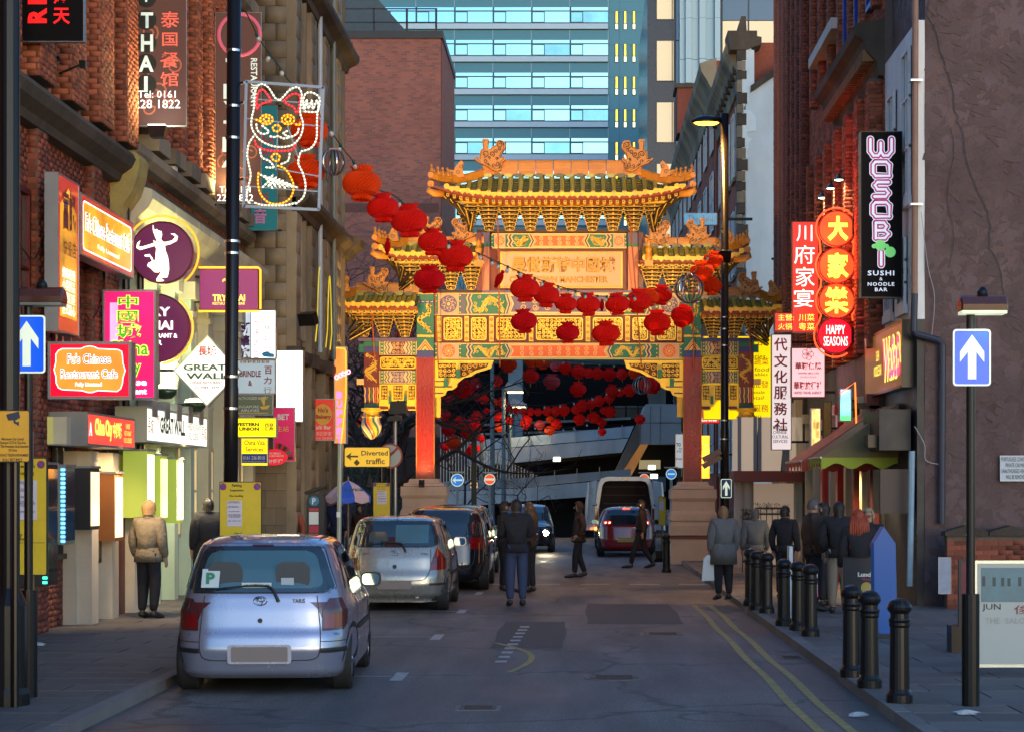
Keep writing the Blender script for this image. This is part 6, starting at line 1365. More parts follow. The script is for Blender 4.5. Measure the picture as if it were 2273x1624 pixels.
# white van with its rear doors open
def van():
 Y=63.5;X=WX(1388,Y);t=thing('white_van','white high-roof van with both rear doors swung open','van',(X,Y,0));hw=.97
 z1=WZ(1057,Y)
 out=[(X-hw,.35),(X-hw,1.35),(X-hw+.12,z1-.22),(X-hw+.22,z1-.05),(X-hw+.4,z1),(X+hw-.4,z1),(X+hw-.22,z1-.05),(X+hw-.12,z1-.22),(X+hw,1.35),(X+hw,.35)]
 inn=[(X-hw+.13,.62),(X-hw+.13,1.35),(X-hw+.24,z1-.28),(X-hw+.32,z1-.16),(X-hw+.46,z1-.13),(X+hw-.46,z1-.13),(X+hw-.32,z1-.16),(X+hw-.24,z1-.28),(X+hw-.13,1.35),(X+hw-.13,.62)]
 mb=MB();n=len(out);vs=[(a,Y,b)for a,b in out]+[(a,Y,b)for a,b in inn]+[(a,Y+4.6,b)for a,b in out]+[(a,Y+3.2,b)for a,b in inn]
 fs=[]
 for i in range(n):j=(i+1)% n;fs += [(i,j,n+j,n+i),(i,2*n+i,2*n+j,j),(n+i,n+j,3*n+j,3*n+i)]
 fs.append(tuple(2*n+i for i in range(n)));mb.add(vs,fs).build('body',whitevan,t,recalc=True)
 MB().prism(inn,(0,Y+3.1,0),UX,UZ,UY,.05).build('bulkhead',dark_void,t,recalc=True)
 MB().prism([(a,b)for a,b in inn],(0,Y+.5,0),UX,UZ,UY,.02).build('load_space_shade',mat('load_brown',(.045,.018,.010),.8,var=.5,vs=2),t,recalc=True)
 for k in range(5):MB().box(X-.7,X+.65,Y+.35,Y+.48,.9+k*.27,.93+k*.27).build('shelf',mat('shelf_brown',(.10,.05,.03),.7),t)
 MB().box(X-.11,X+.11,Y-.02,Y,z1-.09,z1-.04).build('high_brake_lamp',lampred,t)
 for sg in (-1,1):
  p0=Vector((X+sg*hw,Y,0));ang=R(78);d=Vector((sg*math.cos(ang)*.42+sg*.04,-math.sin(ang)*.35,0));q0=p0+Vector((sg*.28,-.62,0))
  vs=[(p0.x,p0.y,.62),(q0.x,q0.y,.62),(q0.x-sg*.01,q0.y,1.4),(q0.x-sg*.09,q0.y,z1-.18),(p0.x-sg*.06,p0.y,z1-.12),(p0.x,p0.y,1.4)]
  nrm=(q0-p0).cross(UZ).normalized()*.05;A=[Vector(v)for v in vs];B=[v+nrm for v in A];k=len(A)
  do=MB().add(A+B,[tuple(range(k)),tuple(reversed(range(k,2*k)))]+[(i,(i+1)%k,k+(i+1)%k,k+i)for i in range(k)]).build('rear_door',whitevan,t,recalc=True)
  o_=-nrm.normalized()*.008*(1 if sg <0 else 1)
  for s2 in (-1,1):
   sh=nrm.normalized()*(.055 if s2 >0 else-.006);lerp=lambda u_,z_:p0.lerp(q0,u_)+Vector((0,0,z_))+sh
   MB().add([lerp(.2,1.42),lerp(.8,1.42),lerp(.72,z1-.32),lerp(.18,z1-.30)],[(0,1,2,3)]).build('door_window',mat('door_panel_brown',(.20,.10,.07),.4),do)
  MB().box(X+sg*(hw-.06)-.055,X+sg*(hw-.06)+.055,Y-.02,Y,.75,1.3).build('tail_lamp',lampred,t)
  MB().tube([Vector((X+sg*(hw-.05),Y-.02,1.45)),Vector((X+sg*(hw-.05),Y-.12,1.40)),Vector((X+sg*(hw+.1),Y-.2,1.40)),Vector((X+sg*(hw+.12),Y-.2,1.48))],.015,6).build('door_strap',trim,t)
  for yy in (.9,3.8):wheel(t,sg*(hw-.12),yy,.34,sg,Vector((X,Y,0)))
 MB().box(X-hw,X+hw,Y-.1,Y+.1,.38,.58).build('step_bumper',trim,t)
 MB().box(X-hw-.02,X-hw+.1,Y-.12,Y-.10,.62,.70).build('indicator',em('amber_indicator',(1,.25,.04),5),t)
van()
def oncoming():
 Y=60.0;X=WX(1168,Y);t=thing('oncoming_car','dark car facing down the street with one headlamp glaring, behind the standing people','car',(X,Y,0))
 c=Car(t,[(.2,.72,.1,3.8),(.3,.82,.0,3.9),(.6,.84,.0,3.9),(.78,.82,.1,3.8),(.85,.80,.6,3.7),(.95,.76,.9,3.5),(1.2,.68,1.25,3.2),(1.38,.6,1.6,2.9),(1.44,.45,1.9,2.6),(1.46,.2,2.1,2.4)],4.5)
 c.shell(np.linspace(.2,1.46,40),blackcar)
 e=rnd(.92,1.36,.66,.54,.05);c.patch('windscreen',carglass,.92,1.36,lambda z:-e(z),e,d=.01)
 for sg in (-1,1):
  q_=c.rear(sg*.58,.60,.01);hl=MB().lathe([(.001,-.085),(.07,-.05),(.09,0),(.07,.05),(.001,.085)],q_,18,1.1,.3).build('headlamp',em('headlamp_glare',(1,.78,.42),90)if sg >0 else lampclear,t)
  wheel(t,sg*.73,.75,.3,sg,c.o);wheel(t,sg*.73,3.1,.3,sg,c.o)
 MB().box(X-.4,X+.4,Y-.02,Y+.02,.42,.55).build('grille',trim,t);MB().box(X-.26,X+.26,Y-.035,Y-.02,.30,.41).build('number_plate',mat('white_plate',(.5,.5,.48),.5),t)
 spot('headlight_beam',(X+.58,Y-.15,.6),(X+.58,Y-18,0),45,(1,.8,.5),50,r=.05,parent=t)
oncoming()

# ================================================================ PEOPLE
skin=mat('skin',(.42,.24,.17),.55);jeans=mat('denim',(.035,.05,.11),.85,var=.2,vs=8,bump=.3,bs=30);blackc=mat('black_cloth',(.014,.013,.018),.9,var=.3,vs=6,bump=.9,bs=11);browncl=mat('brown_cloth',(.055,.026,.018),.85,var=.3,vs=5,bump=.9,bs=11)
greyc=mat('grey_cloth',(.13,.13,.13),.9,var=.3,vs=7,bump=.4,bs=20);beige=mat('beige_cloth',(.22,.19,.15),.9,var=.1);navy=mat('navy_cloth',(.015,.025,.09),.85);creamc=mat('fur_cloth',(.20,.165,.12),.95,var=.4,vs=14,bump=.8,bs=25)
hair_k=mat('black_hair',(.014,.010,.009),.5,var=.3,vs=25,bump=.6,bs=60);hair_r=mat('red_hair',(.30,.045,.012),.45,var=.3,vs=25,bump=.6,bs=60);hair_g=mat('grey_hair',(.10,.085,.08),.6,var=.3,vs=25);hair_b=mat('blonde_hair',(.36,.30,.18),.5,var=.3,vs=25,bump=.6,bs=60);shoe=mat('shoe',(.02,.018,.018),.5)
def skinned(name,V,E,Rd,root,m,par,sub=1):
 me=bpy.data.meshes.new(name);me.from_pydata([tuple(v)for v in V],E,[]);o=bpy.data.objects.new(name,me)
 md=o.modifiers.new('s','SKIN');sv=me.skin_vertices[0].data
 for i,r_ in enumerate(Rd):sv[i].radius=(r_,r_)if not isinstance(r_,tuple)else r_;sv[i].use_root=(i ==root)
 sb=o.modifiers.new('b','SUBSURF');sb.levels=sub;sb.render_levels=sub
 nm=baked(o);bpy.data.objects.remove(o);bpy.data.meshes.remove(me)
 nm.materials.clear();nm.name=name;return link(name,nm,m,par,smooth=True)
def person(label,X,Y,Z,hgt,face=0,top=blackc,bot=jeans,hair=hair_k,stride=0.0,arms='down',hairlen=.1,hood=None,coat=0.0,lean=0.0,bulk=1.0,bag=None,group=None,glasses=False):
 """a figure of the given height facing angle `face` (0 = away from the viewer, 180 = towards)"""
 t=thing('person',label,'person',(X,Y,Z),group);k=hgt/1.75;ORG[t.name]=Vector()
 a=R(face)
 s=lambda*p:(p[0]*k,p[1]*k+lean*max(0,p[2]-.9)*k,p[2]*k)
 st=stride
 # joints: forward is +y
 J=dict(pel=s(0,0,.95),wai=s(0,0,1.08),che=s(0,.0,1.30),nb=s(0,-.01,1.46),hd=s(0,.015,1.58),cr=s(0,.01,1.70),
      hl=s(-.09,0,.90),kl=s(-.10,st*.30+.02,.50),al=s(-.10,st*.55-.02,.09),tl=s(-.11,st*.55+.15,.035),hr=s(.09,0,.90),kr=s(.10,-st*.12+.02,.50),ar=s(.10,-st*.52-.03,.09+abs(st)*.06),tr=s(.11,-st*.5+.14,.035),
      sl=s(-.19,0,1.40),sr=s(.19,0,1.40))
 if arms =='down':J.update(el=s(-.25,-.04-st*.1,1.12),wl=s(-.25,.06-st*.25,.88),er=s(.25,-.04+st*.1,1.12),wr=s(.25,.06+st*.25,.88))
 elif arms =='front':J.update(el=s(-.25,.02,1.14),wl=s(-.12,.25,1.18),er=s(.25,.02,1.14),wr=s(.12,.25,1.20))
 elif arms =='pocket':J.update(el=s(-.29,-.08,1.14),wl=s(-.20,.08,.95),er=s(.29,-.08,1.14),wr=s(.20,.08,.95))
 names=list(J);V=[J[n]for n in names];ix={n:i for i,n in enumerate(names)}
 b_=bulk
 rad=dict(pel=.135*b_,wai=.125*b_,che=.15*b_,nb=.050,hd=.080,cr=.070,hl=.09*b_,kl=.058*b_,al=.040,tl=.030,hr=.09*b_,kr=.058*b_,ar=.040,tr=.030,sl=.068*b_,sr=.068*b_,el=.045*b_,wl=.030,er=.045*b_,wr=.030)
 E=[('pel','wai'),('wai','che'),('che','nb'),('nb','hd'),('hd','cr'),('pel','hl'),('hl','kl'),('kl','al'),('al','tl'),('pel','hr'),('hr','kr'),('kr','ar'),('ar','tr'),('che','sl'),('sl','el'),('el','wl'),('che','sr'),('sr','er'),('er','wr')]
 for sd in 'lr':                                     # hand with five fingers
  w=Vector(J['w'+sd]);e=Vector(J['e'+sd]);d=(w-e).normalized();sx=-1 if sd =='l' else 1
  pm=w+d*.06*k;V.append(tuple(pm));ix['p'+sd]=len(V)-1;rad['p'+sd]=.026;names.append('p'+sd);E.append(('w'+sd,'p'+sd))
  side=d.cross(Vector((sx,0,0)));  side=side.normalized()if side.length >.1 else Vector((0,1,0))
  for f in range(4):
   tp=pm+d*(.075+.012*(1.5-abs(f-1.5)))*k+side*(f-1.5)*.021*k+Vector((-sx*.02,0,0));nm='f%s%d' % (sd,f);V.append(tuple(tp));ix[nm]=len(V)-1;rad[nm]=.0085;names.append(nm);E.append(('p'+sd,nm))
  tp=w+d*.07*k+side*.05*k;nm='t_'+sd;V.append(tuple(tp));ix[nm]=len(V)-1;rad[nm]=.010;names.append(nm);E.append(('w'+sd,nm))
 rot=Matrix.Rotation(a,4,'Z');Vw=[rot@Vector(v)for v in V]
 body=skinned('body',Vw,[(ix[p],ix[q_])for p,q_ in E],[rad[n]*k*(.80 if n in ('pel','wai','che','hl','hr','kl','kr','sl','sr','el','er')else 1)for n in names],ix['pel'],skin,t,1)
 def sub(nm,js,es,extra,m,grow=1.12):
  vi=[Vw[ix[j]]for j in js];return skinned(nm,vi,[(js.index(p),js.index(q_))for p,q_ in es],[(.105 if nm =='trousers' and j =='pel' else .098 if nm =='trousers' and j in ('hl','hr')else rad[j]+extra)*k*grow if j not in ('wl','wr','al','ar')else (rad[j]+.022)*k for j in js],0,m,t,1)
 sub('jacket',['che','wai','pel','sl','el','wl','sr','er','wr'],[('che','wai'),('wai','pel'),('che','sl'),('sl','el'),('el','wl'),('che','sr'),('sr','er'),('er','wr')],.022,top)
 if coat:
  mb=MB();wz=J['wai'][2];mb.lathe([(.10*b_*k,wz+.03),(.17*b_*k,wz-.06*k),(.19*b_*k,wz-.15*k),(.20*b_*k,wz-.15*k-coat),(.185*b_*k,wz-.15*k-coat+.01)],(0,lean*.1*k,0),18,1.0,.8);mb.v=[tuple(rot@Vector(v))for v in mb.v];mb.build('coat_skirt',top,t,smooth=True)
 else:
  mb=MB();wz=J['wai'][2];mb.lathe([(.10*b_*k,wz+.02),(.165*b_*k,wz-.1*k),(.17*b_*k,wz-.22*k),(.15*b_*k,wz-.22*k)],(0,lean*.1*k,0),16,1.05,.78);mb.v=[tuple(rot@Vector(v))for v in mb.v];mb.build('jacket_hem',top,t,smooth=True)
 sub('trousers',['pel','hl','kl','al','hr','kr','ar'],[('pel','hl'),('hl','kl'),('kl','al'),('pel','hr'),('hr','kr'),('kr','ar')],.018,bot)
 for sd in 'lr':
  c=rot@Vector(J['a'+sd]);tt=rot@Vector(J['t'+sd]);d=(tt-c).normalized();mb=MB();mb.tube([c-d*.05*k-Vector((0,0,.045*k)),c+Vector((0,0,-.02*k)),c.lerp(tt,.6)-Vector((0,0,.012)),tt+d*.07*k-Vector((0,0,.0))],[.038*k,.052*k,.046*k,.028*k],8);mb.build('shoe',shoe,t,smooth=True)
 H_=Vector(J['hd'])
 # face: nose, ears, eyes, mouth
 fm=MB()
 fm.tube([H_+Vector((0,.078,.03))*k,H_+Vector((0,.108,-.008))*k],[.010*k,.017*k],6)
 for sx in (-1,1):fm.lathe([(0,-.03*k),(.012*k,-.018*k),(.014*k,.01*k),(.008*k,.03*k),(0,.034*k)],H_+Vector((sx*.088,-.005,.01))*k,6,.7,1.6)
 fm.v=[tuple(rot@Vector(v))for v in fm.v];fm.build('nose_and_ears',skin,t,smooth=True)
 fe=MB();[fe.box(H_.x+sx*.033*k-.012*k,H_.x+sx*.033*k+.012*k,H_.y+.083*k,H_.y+.09*k,H_.z+.016*k,H_.z+.027*k)for sx in (-1,1)];fe.box(H_.x-.022*k,H_.x+.022*k,H_.y+.083*k,H_.y+.09*k,H_.z-.050*k,H_.z-.044*k)
 fe.v=[tuple(rot@Vector(v))for v in fe.v];fe.build('eyes_and_mouth',ink,t)
 if glasses:
  gm=MB();[gm.tube([H_+Vector((sx*.035+.024*math.cos(q_),.094,.022+.018*math.sin(q_)))*k for q_ in np.linspace(0,6.28,13)[:-1]],.003,4,closed=True)for sx in (-1,1)];[gm.tube([H_+Vector((sx*.06,.092,.025))*k,H_+Vector((sx*.09,.0,.025))*k],.003,4)for sx in (-1,1)]
  gm.v=[tuple(rot@Vector(v))for v in gm.v];gm.build('glasses',ink,t)
 # hair: a shell open at the face, falling to hairlen below the ears
 hm=MB();P=[]
 nlat,nlon=9,20;rr=random.Random(int(X*100))
 hv=hood or hair;g_=1.10 if hood else 1.01
 for i in range(nlat+1):
  row=[]
  for j in range(nlon+1):
   lo=2*math.pi*j/nlon;fr=math.sin(lo)                       # +1 is the face side
   fall=(1.95+(0 if fr >.45 else min(.75,hairlen*3)))*(1 if fr <.45 else .50)
   la=min(i/nlat*fall,2.0);ex=max(0,i/nlat*fall-2.0)
   r_=.098*g_*(1+.04*rr.uniform(-1,1))
   row.append(rot@(H_+Vector((r_*math.sin(la)*math.cos(lo)*.95,r_*1.12*math.sin(la)*fr-.008,r_*1.22*math.cos(la)+.025-ex*hairlen*1.4))*k))
  P.append(row)
 hm.grid(P);hm.build('hood' if hood else 'hair',hv,t,smooth=True)
 if hairlen >.2 and not hood:
  lm=MB();
  for j in range(9):x_=(j-4)*.024;lm.tube([rot@(H_+Vector((x_*1.0,-.09+abs(x_)*.3,.04))*k),rot@(H_+Vector((x_*1.3,-.115+abs(x_)*.3,-.1))*k),rot@(H_+Vector((x_*1.5+rr.uniform(-.01,.01),-.125,-.1-hairlen))*k)],[.028*k,.026*k,.008*k],6)
  lm.build('long_hair',hair,t,smooth=True)
 # collar
 cm=MB();cm.lathe([(.085*k,-.03*k),(.078*k,.02*k),(.07*k,.05*k)],Vector(J['nb'])-Vector((0,0,.0)),14);cm.v=[tuple(rot@Vector(v))for v in cm.v];cm.build('collar',top,t,smooth=True)
 if bag:
  w=rot@Vector(J['w'+bag[0]]);bm_=MB();bm_.prism([(-.13,-.48),(.14,-.47),(.11,-.12),(.05,-.05),(-.04,-.05),(-.10,-.12)],(w.x,w.y-.04,w.z),UX,UZ,UY,.09);b2=bm_.me('bag')
  bo=link('carrier_bag',b2,bag[1]);bo.location=(X,Y,Z);bo['label']=bag[2];bo['category']='bag'
 return t
person('person in dark jacket and blue jeans standing in the road seen from behind',WX(1146,32.9),32.9,.0,1.80,face=8,top=blackc,bot=jeans,arms='front',bulk=1.12)
person('person in black with dark trousers beside the one in jeans, nearer the parked cars',WX(1120,37.6),37.6,.0,1.74,face=-70,top=blackc,bot=blackc,arms='front')
person('person with brown hair facing the group in the road, partly behind the jeans wearer',WX(1174,37.2),37.2,.0,1.72,face=60,top=browncl,bot=blackc,hair=mat('brown_hair',(.10,.05,.02),.5,var=.3,vs=25),hairlen=.25,arms='front')
person('person with dark hooded coat walking alone in the road before the white van',WX(1285,43.4),43.4,.0,1.68,face=100,top=browncl,bot=blackc,coat=.12,hood=browncl,arms='pocket',stride=.25)
person('person in a dark top striding across behind the red hatchback',WX(1424,48.5),48.5,.0,1.7,face=80,top=browncl,bot=blackc,stride=.5)
person('person in pale fluffy coat and black trousers beside the menu boards',WX(330,28.3),28.3,.1,1.70,face=-20,top=creamc,bot=blackc,hood=mat('tan_fur',(.30,.18,.09),.9,var=.4,vs=15),coat=.1,bulk=1.15)
person('person in black coat half hidden behind the parking suspension board',WX(462,31.5),31.5,.1,1.72,face=30,top=blackc,bot=blackc,coat=.3,bulk=1.25)
person('person in blue hooded jacket under the striped parasol',WX(747,45),45,.1,1.72,face=170,top=navy,bot=blackc,hood=navy)
person('person in dark clothes sitting back near the parasol pole',WX(800,46),46,.1,1.5,face=150,top=browncl,bot=blackc)
person('person in red sleeves by the parking meter',WX(664,42),42,.1,1.55,face=120,top=mat('orange_cloth',(.35,.08,.04),.8),bot=blackc,lean=.15)
person('person in shaggy grey coat with white carrier bag near the stone plinth',WX(1606,33.0),33.0,.1,1.58,face=15,top=greyc,bot=blackc,hair=mat('sandy_hair',(.20,.11,.05),.6,var=.3,vs=20),coat=.25,bulk=1.3,bag=('l',mat('white_bag',(.6,.62,.62),.5),'white plastic carrier bag hanging from the hand of the shaggy coat wearer'))
person('person in short grey fur jacket behind the row of bollards',WX(1676,34.6),34.6,.1,1.52,face=10,top=greyc,bot=blackc,hair=hair_g,bulk=1.2)
person('person in black jacket stooping beside the planter railings',WX(1742,33.2),33.2,.1,1.58,face=-30,top=blackc,bot=blackc)
person('man with cropped grey hair, glasses and brown collared jacket',WX(1806,30.0),30.0,.1,1.72,face=-75,top=browncl,bot=blackc,hair=hair_g,hairlen=.02,glasses=True,bulk=1.2)
person('woman with dark fringe facing the man in glasses',WX(1829,31.0),31.0,.1,1.66,face=60,top=blackc,bot=blackc,hairlen=.18)
person('person in black hooded top and beige trousers, back to the street',WX(1862,29.4),29.4,.1,1.68,face=-10,top=blackc,bot=beige,hairlen=.15,bulk=1.15,arms='pocket')
person('woman with long straight red hair in dark coat',WX(1905,26.2),26.2,.1,1.60,face=5,top=blackc,bot=blackc,hair=hair_r,hairlen=.32,coat=.2)
person('woman with curly blonde hair facing the red-haired woman',WX(1928,27.6),27.6,.1,1.60,face=160,top=blackc,bot=blackc,hair=hair_b,hairlen=.12,glasses=True)
person('distant person in grey coat under the one-way arrow by the plinth',WX(1636,48.5),48.5,.1,1.66,face=-60,top=greyc,bot=blackc)
# ================================================================ SIGNS, left side
tx=lambda c,es=0,n=None:(mat(n or 'letter_%02x%02x%02x' % tuple(int(v*99)for v in c),c,.45)if not es else em((n or 'lit_%02x%02x%02x' % tuple(int(v*99)for v in c))+'_%d' % int(es*10),c,es))
L_white=em('lit_white_letters',(1,.97,.9),1.5);L_yel=em('lit_yellow_letters',(1,.78,.10),1.4);L_red=tx((.45,.02,.03));L_grn=em('lit_green_letters',(.04,.42,.02),.8,base=(.02,.25,.02));K=ink
L_wht=tx((.7,.72,.68));L_purple=tx((.12,.02,.22));L_brown=tx((.25,.03,.03));L_gold=tx((.75,.48,.08))
wallL=lambda Y:-6.9 if Y <38 else-6.0
def armL(x,y,Y,th=.04):p=W(x,y,Y+.05);return (p,(wallL(Y)-.1,p.y,p.z),th)
def armR(x,y,Y,th=.05):p=W(x,y,Y+.05);return (p,(5.3,p.y,p.z),th)
# black banner, top corner
sign('vertical_sign','black projecting sign with glowing red R and a red Chinese character at the very top','sign',(47,-60,186,93),24.2,mat('black_sign',(.006,.005,.006),.6,spec=.1),frame=grey_metal,depth=.10,rim=.006,
     extra=lambda t:[lettering(c_,(WX(104,24.2),24.2,WZ(yb_,24.2)),WZ(yb_-34,24.2)-WZ(yb_,24.2),WX(104,24.2)-WX(62,24.2),(UZ,-UX,-UY),em('lit_red_letters',(1,.01,.01),1.0),t,off=.04)for c_,yb_ in (('R',52),('E',10))],
     texts=[('海',(118,-24,155,9),em('lit_red_letters',(1,.01,.01),1.0),dict(off=.02)),('天',(118,18,155,54),em('lit_red_letters',(0,0,0),0),dict(off=.02))],arms=[armL(60,60,24.2)])
def banner(label,box,Y,lat,extra_t,arms,es):
 x0,y0,x1,y1=box
 def ex(t):
  o=(0,Y+.004,0);x0m,z0m,x1m,z1m=R2(x0+3,y1-3,x1-3,y0+3,Y);mb=MB();rr=random.Random(4)
  for i in range(9):                                # printed flourish near the foot
   cx,cz=rr.uniform(x0m+.12,x1m-.12),rr.uniform(z0m+.1,z0m+1.5);mb.strip(curl(cx,cz,rr.uniform(.08,.16),rr.uniform(.8,1.5),rr.uniform(0,6),rr.choice((1,-1)),16),.028,(0,Y,0),*FRONT,.0015)
  mb.build('flourish',mat('banner_rust',(.26,.07,.035),.6,em=(1,.3,.12),es=.07),t)
  mb=MB();[mb.box(p.x-(.0),p.x+(x1m-x0m)+.04,Y+.02,Y+.06,p.z-.015,p.z+.015)for p in (W(x0,y0+1,Y),W(x0,y1-1,Y))];mb.build('batten',grey_metal,t)
 return sign('fabric_banner',label,'banner',box,Y,mat('banner_brown',(.055,.022,.022),.7,var=.2,vs=2,em=(.5,.2,.12),es=.05),frame=grey_metal,depth=.03,rim=.006,texts=extra_t,arms=arms,extra=ex)
ltr=em('banner_letter_pale',(.75,.85,.75),.55);rs=em('banner_letter_red',(1,.16,.10),.55)
t1=[]
for i,ch in enumerate('THAI'):
 y=43+i*49;t1.append((ch,(311,y-18,338,y+18),ltr,dict(off=.035)))
t1=[('T',(311,-15,338,5),ltr),]+[('T',(313,28,340,63),ltr,dict(off=.03)),('H',(313,77,340,115),ltr,dict(off=.03)),('A',(308,124,341,160),ltr,dict(off=.03)),('I',(320,170,328,205),ltr,dict(off=.03))]
t1 += [('泰',(357,26,398,62),rs,dict(off=.01)),('国',(360,73,394,103),rs,dict(off=.01)),('餐',(355,116,397,151),rs,dict(off=.01)),('馆',(356,160,396,192),rs,dict(off=.01))]
t1 += [('Tel: 0161',(306,202,390,218),L_white),('228 1822',(298,222,400,241),L_white)]
b1=banner('tall brown banner with pale THAI letters beside red Chinese characters, lit from below',(288,-70,414,280),30.6,1,t1,[armL(300,292,30.6,.05)],.2)
for i in range(5):
 c=W(325,[-5,45,95,142,188][i],30.6);MB().prism(circ(c.x,c.z,.155,24),(0,30.6,0),UX,UZ,-UY,.0022).build('dark_disc',mat('banner_disc',(.012,.014,.012),.6),b1)
t2=[(c,(502,148+i*64-20,524,148+i*64+16),ltr,dict(off=.03))for i,c in enumerate('TRYTHAI'[:5])]
t2=[('T',(501,130,533,172),ltr,dict(off=.03)),('R',(496,187,532,220),ltr,dict(off=.03)),('Y',(496,225,530,262),ltr,dict(off=.03)),('T',(496,268,530,304),ltr,dict(off=.03)),('H',(494,305,530,338),ltr,dict(off=.03)),('A',(492,345,530,372),ltr,dict(off=.03)),('I',(505,380,512,405),ltr,dict(off=.03)),
      ('Tel: 0161',(488,414,556,428),L_white),('228 1822',(482,432,562,447),L_white),('RESTAURANT',(541,130,556,238),ltr)]
t2=t2[:-1]
b2=banner('tall brown banner with a pink brushed ring above TRY THAI letters, behind the lamp column',(478,28,580,452),36.5,1,t2,[armL(480,35,36.5),armL(480,455,36.5)],.2)
c=W(532,78,36.5);MB().tube([(c.x+.38*math.cos(a),36.495,c.z+.38*math.sin(a))for a in np.linspace(0,6.28,33)[:-1]],.035,6,closed=True).build('brushed_ring',mat('ring_pink',(.40,.06,.10),.5,em=(1,.2,.3),es=.12),b2)
me_=W(541,240,36.5);lettering('RESTAURANT',(me_.x+.13,36.495,W(0,130,36.5).z),W(0,130,36.5).z-W(0,240,36.5).z,.12,(-UZ,UX,-UY),ltr,b2,off=.02)
fl=thing('sign_floodlight','black floodlight bracket glaring white under the brown THAI banner','floodlight',W(349,290,30.2),'small lamps fixed to the facades')
c=W(349,288,30.1);MB().prism([(c.x-.14,c.z+.06),(c.x+.14,c.z+.06),(c.x+.10,c.z-.12),(c.x-.10,c.z-.12)],(0,30.25,0),UX,UZ,-UY,.2).build('housing',black_metal,fl)
MB().box(c.x-.13,c.x+.13,30.06,30.24,c.z+.061,c.z+.07).build('lens',em('flood_white',(1,1,.82),14),fl)
spot('flood_light',(c.x,30.05,c.z+.08),(c.x,30.6,c.z+.55),16,(1,.98,.75),120,parent=fl)
spot('flood_light',(c.x,30.05,c.z+.1),(-6.8,28.6,c.z+2.0),140,(1,.66,.25),130,r=.5,parent=fl)
f2=thing('sign_floodlight','black floodlight at the foot of the banner with a pink ring','floodlight',W(515,452,36.6),'small lamps fixed to the facades')
c=W(515,453,36.6);MB().box(c.x-.13,c.x+.13,36.6,36.8,c.z-.1,c.z+.05).build('housing',black_metal,f2);MB().box(c.x-.12,c.x+.12,36.62,36.78,c.z+.051,c.z+.06).build('lens',em('flood_white',(0,0,0),0),f2)
spot('flood_light',(c.x,36.5,c.z+.08),(-6.8,35.6,c.z+2.5),360,(1,.75,.28),110,parent=f2)
# corner sign (two panels along the wall)
gl=mat('golden_backlit',(.55,.28,.02),.25,em=(1,.40,.02),es=.38,emvar=.75,emscale=1.3,coat=.6)
wallsign('menu_wall_sign','tall red sign with a golden scalloped panel of Chinese writing on the brick wall','sign',-6.51,'L',24.8,25.85,3.90,5.88,mat('sign_red',(.30,.01,.02),.3,em=(1,.02,.03),es=.18,coat=.5),frame=grey_metal,depth=.16,rim=.02,
     texts=[('富記',(.22,.66,.82,.92),L_brown,dict(off=.04)),('快餐店',(.25,.50,.85,.60),L_brown),('燒味粉麵\n小菜粥品\n外賣訂座\n各式點心',(.2,.12,.8,.42),L_white)],
     extra=lambda t,o,B,u0,L:MB().prism([(u0+.12,4.1),(u0+L-.12,4.1),(u0+L-.10,4.3),(u0+L-.12,5.45),(u0+L*.7,5.62),(u0+L*.5,5.75),(u0+L*.3,5.62),(u0+.12,5.5)],o,*B,.0055).build('golden_panel',gl,t))
wallsign('wall_sign','long red and gold sign with curly lettering reflecting neon, fixed along the brick wall','sign',-6.50,'L',25.9,28.95,4.98,5.79,mat('sign_red',(0,0,0)),frame=grey_metal,depth=.18,rim=.02,
     texts=[("Fu's Chinese Restaurant Cafe",(.08,.42,.92,.74),L_white,dict(off=.04)),("Fu's Chinese Restaurant Cafe",(.083,.43,.92,.73),L_brown,dict(off=.0,depth=.008)),('Fully Licensed',(.3,.2,.7,.3),L_white)],
     extra=lambda t,o,B,u0,L:(MB().prism(rrect(u0+.12,5.06,u0+L-.12,5.71,.08),o,*B,.0055).build('golden_panel',gl,t),MB().ring(rrect(u0+.12,5.06,u0+L-.12,5.71,.08),.02,o,*B,.007).build('white_outline',L_white,t)))
def disc_sign(name,label,circles,Y,face,texts,neon,neon_r,neonpts,arms=(),group=None,rimm=None,extra=None):
 cx,cy,r_=circles[0];t=thing(name,label,'neon sign',W(cx,cy,Y),group);u=Y/F
 for (cx,cy,r_),fm in zip(circles,face):
  c=W(cx,cy,Y);MB().cyl((c.x,Y,c.z),(c.x,Y+.14,c.z),r_*u,48).build('disc',fm,t)
  MB().tube([(c.x+r_*u*math.cos(a),Y,c.z+r_*u*math.sin(a))for a in np.linspace(0,2*math.pi,49)[:-1]],.012,6,closed=True).build('rim',rimm or maroon,t)
 for s_,(a0,b0,a1,b1),m,kw in texts:
  p,q=W(a0,b1,Y),W(a1,b0,Y);lettering(s_,(p.x,Y-.001,p.z),q.x-p.x,q.z-p.z,FRONT,m,t,**kw)
 for pts in neonpts:
  P_=[W(a,b,Y-.05)for a,b in pts];MB().tube(P_,neon_r,8).build('neon_tube',neon,t)
  for i in range(2,len(P_)-1,5):MB().cyl(P_[i],P_[i]+Vector((0,.06,0)),.007,5).build('tube_stay',grey_metal,t)
 for (p,q,r_)in arms:MB().beam(p,q,r_,r_).build('bracket',black_metal,t)
 if extra:extra(t)
 return t
def arcpts(cx,cy,r_,a0,a1,k=26):return [(cx+r_*math.cos(R(a0+(a1-a0)*i/k)),cy-r_*math.sin(R(a0+(a1-a0)*i/k)))for i in range(k+1)]
plum=mat('plum_disc',(.075,.012,.045),.35,em=(.4,.04,.2),es=.10);orange_neon=em('orange_neon',(1,.30,.015),1.9,var=0)
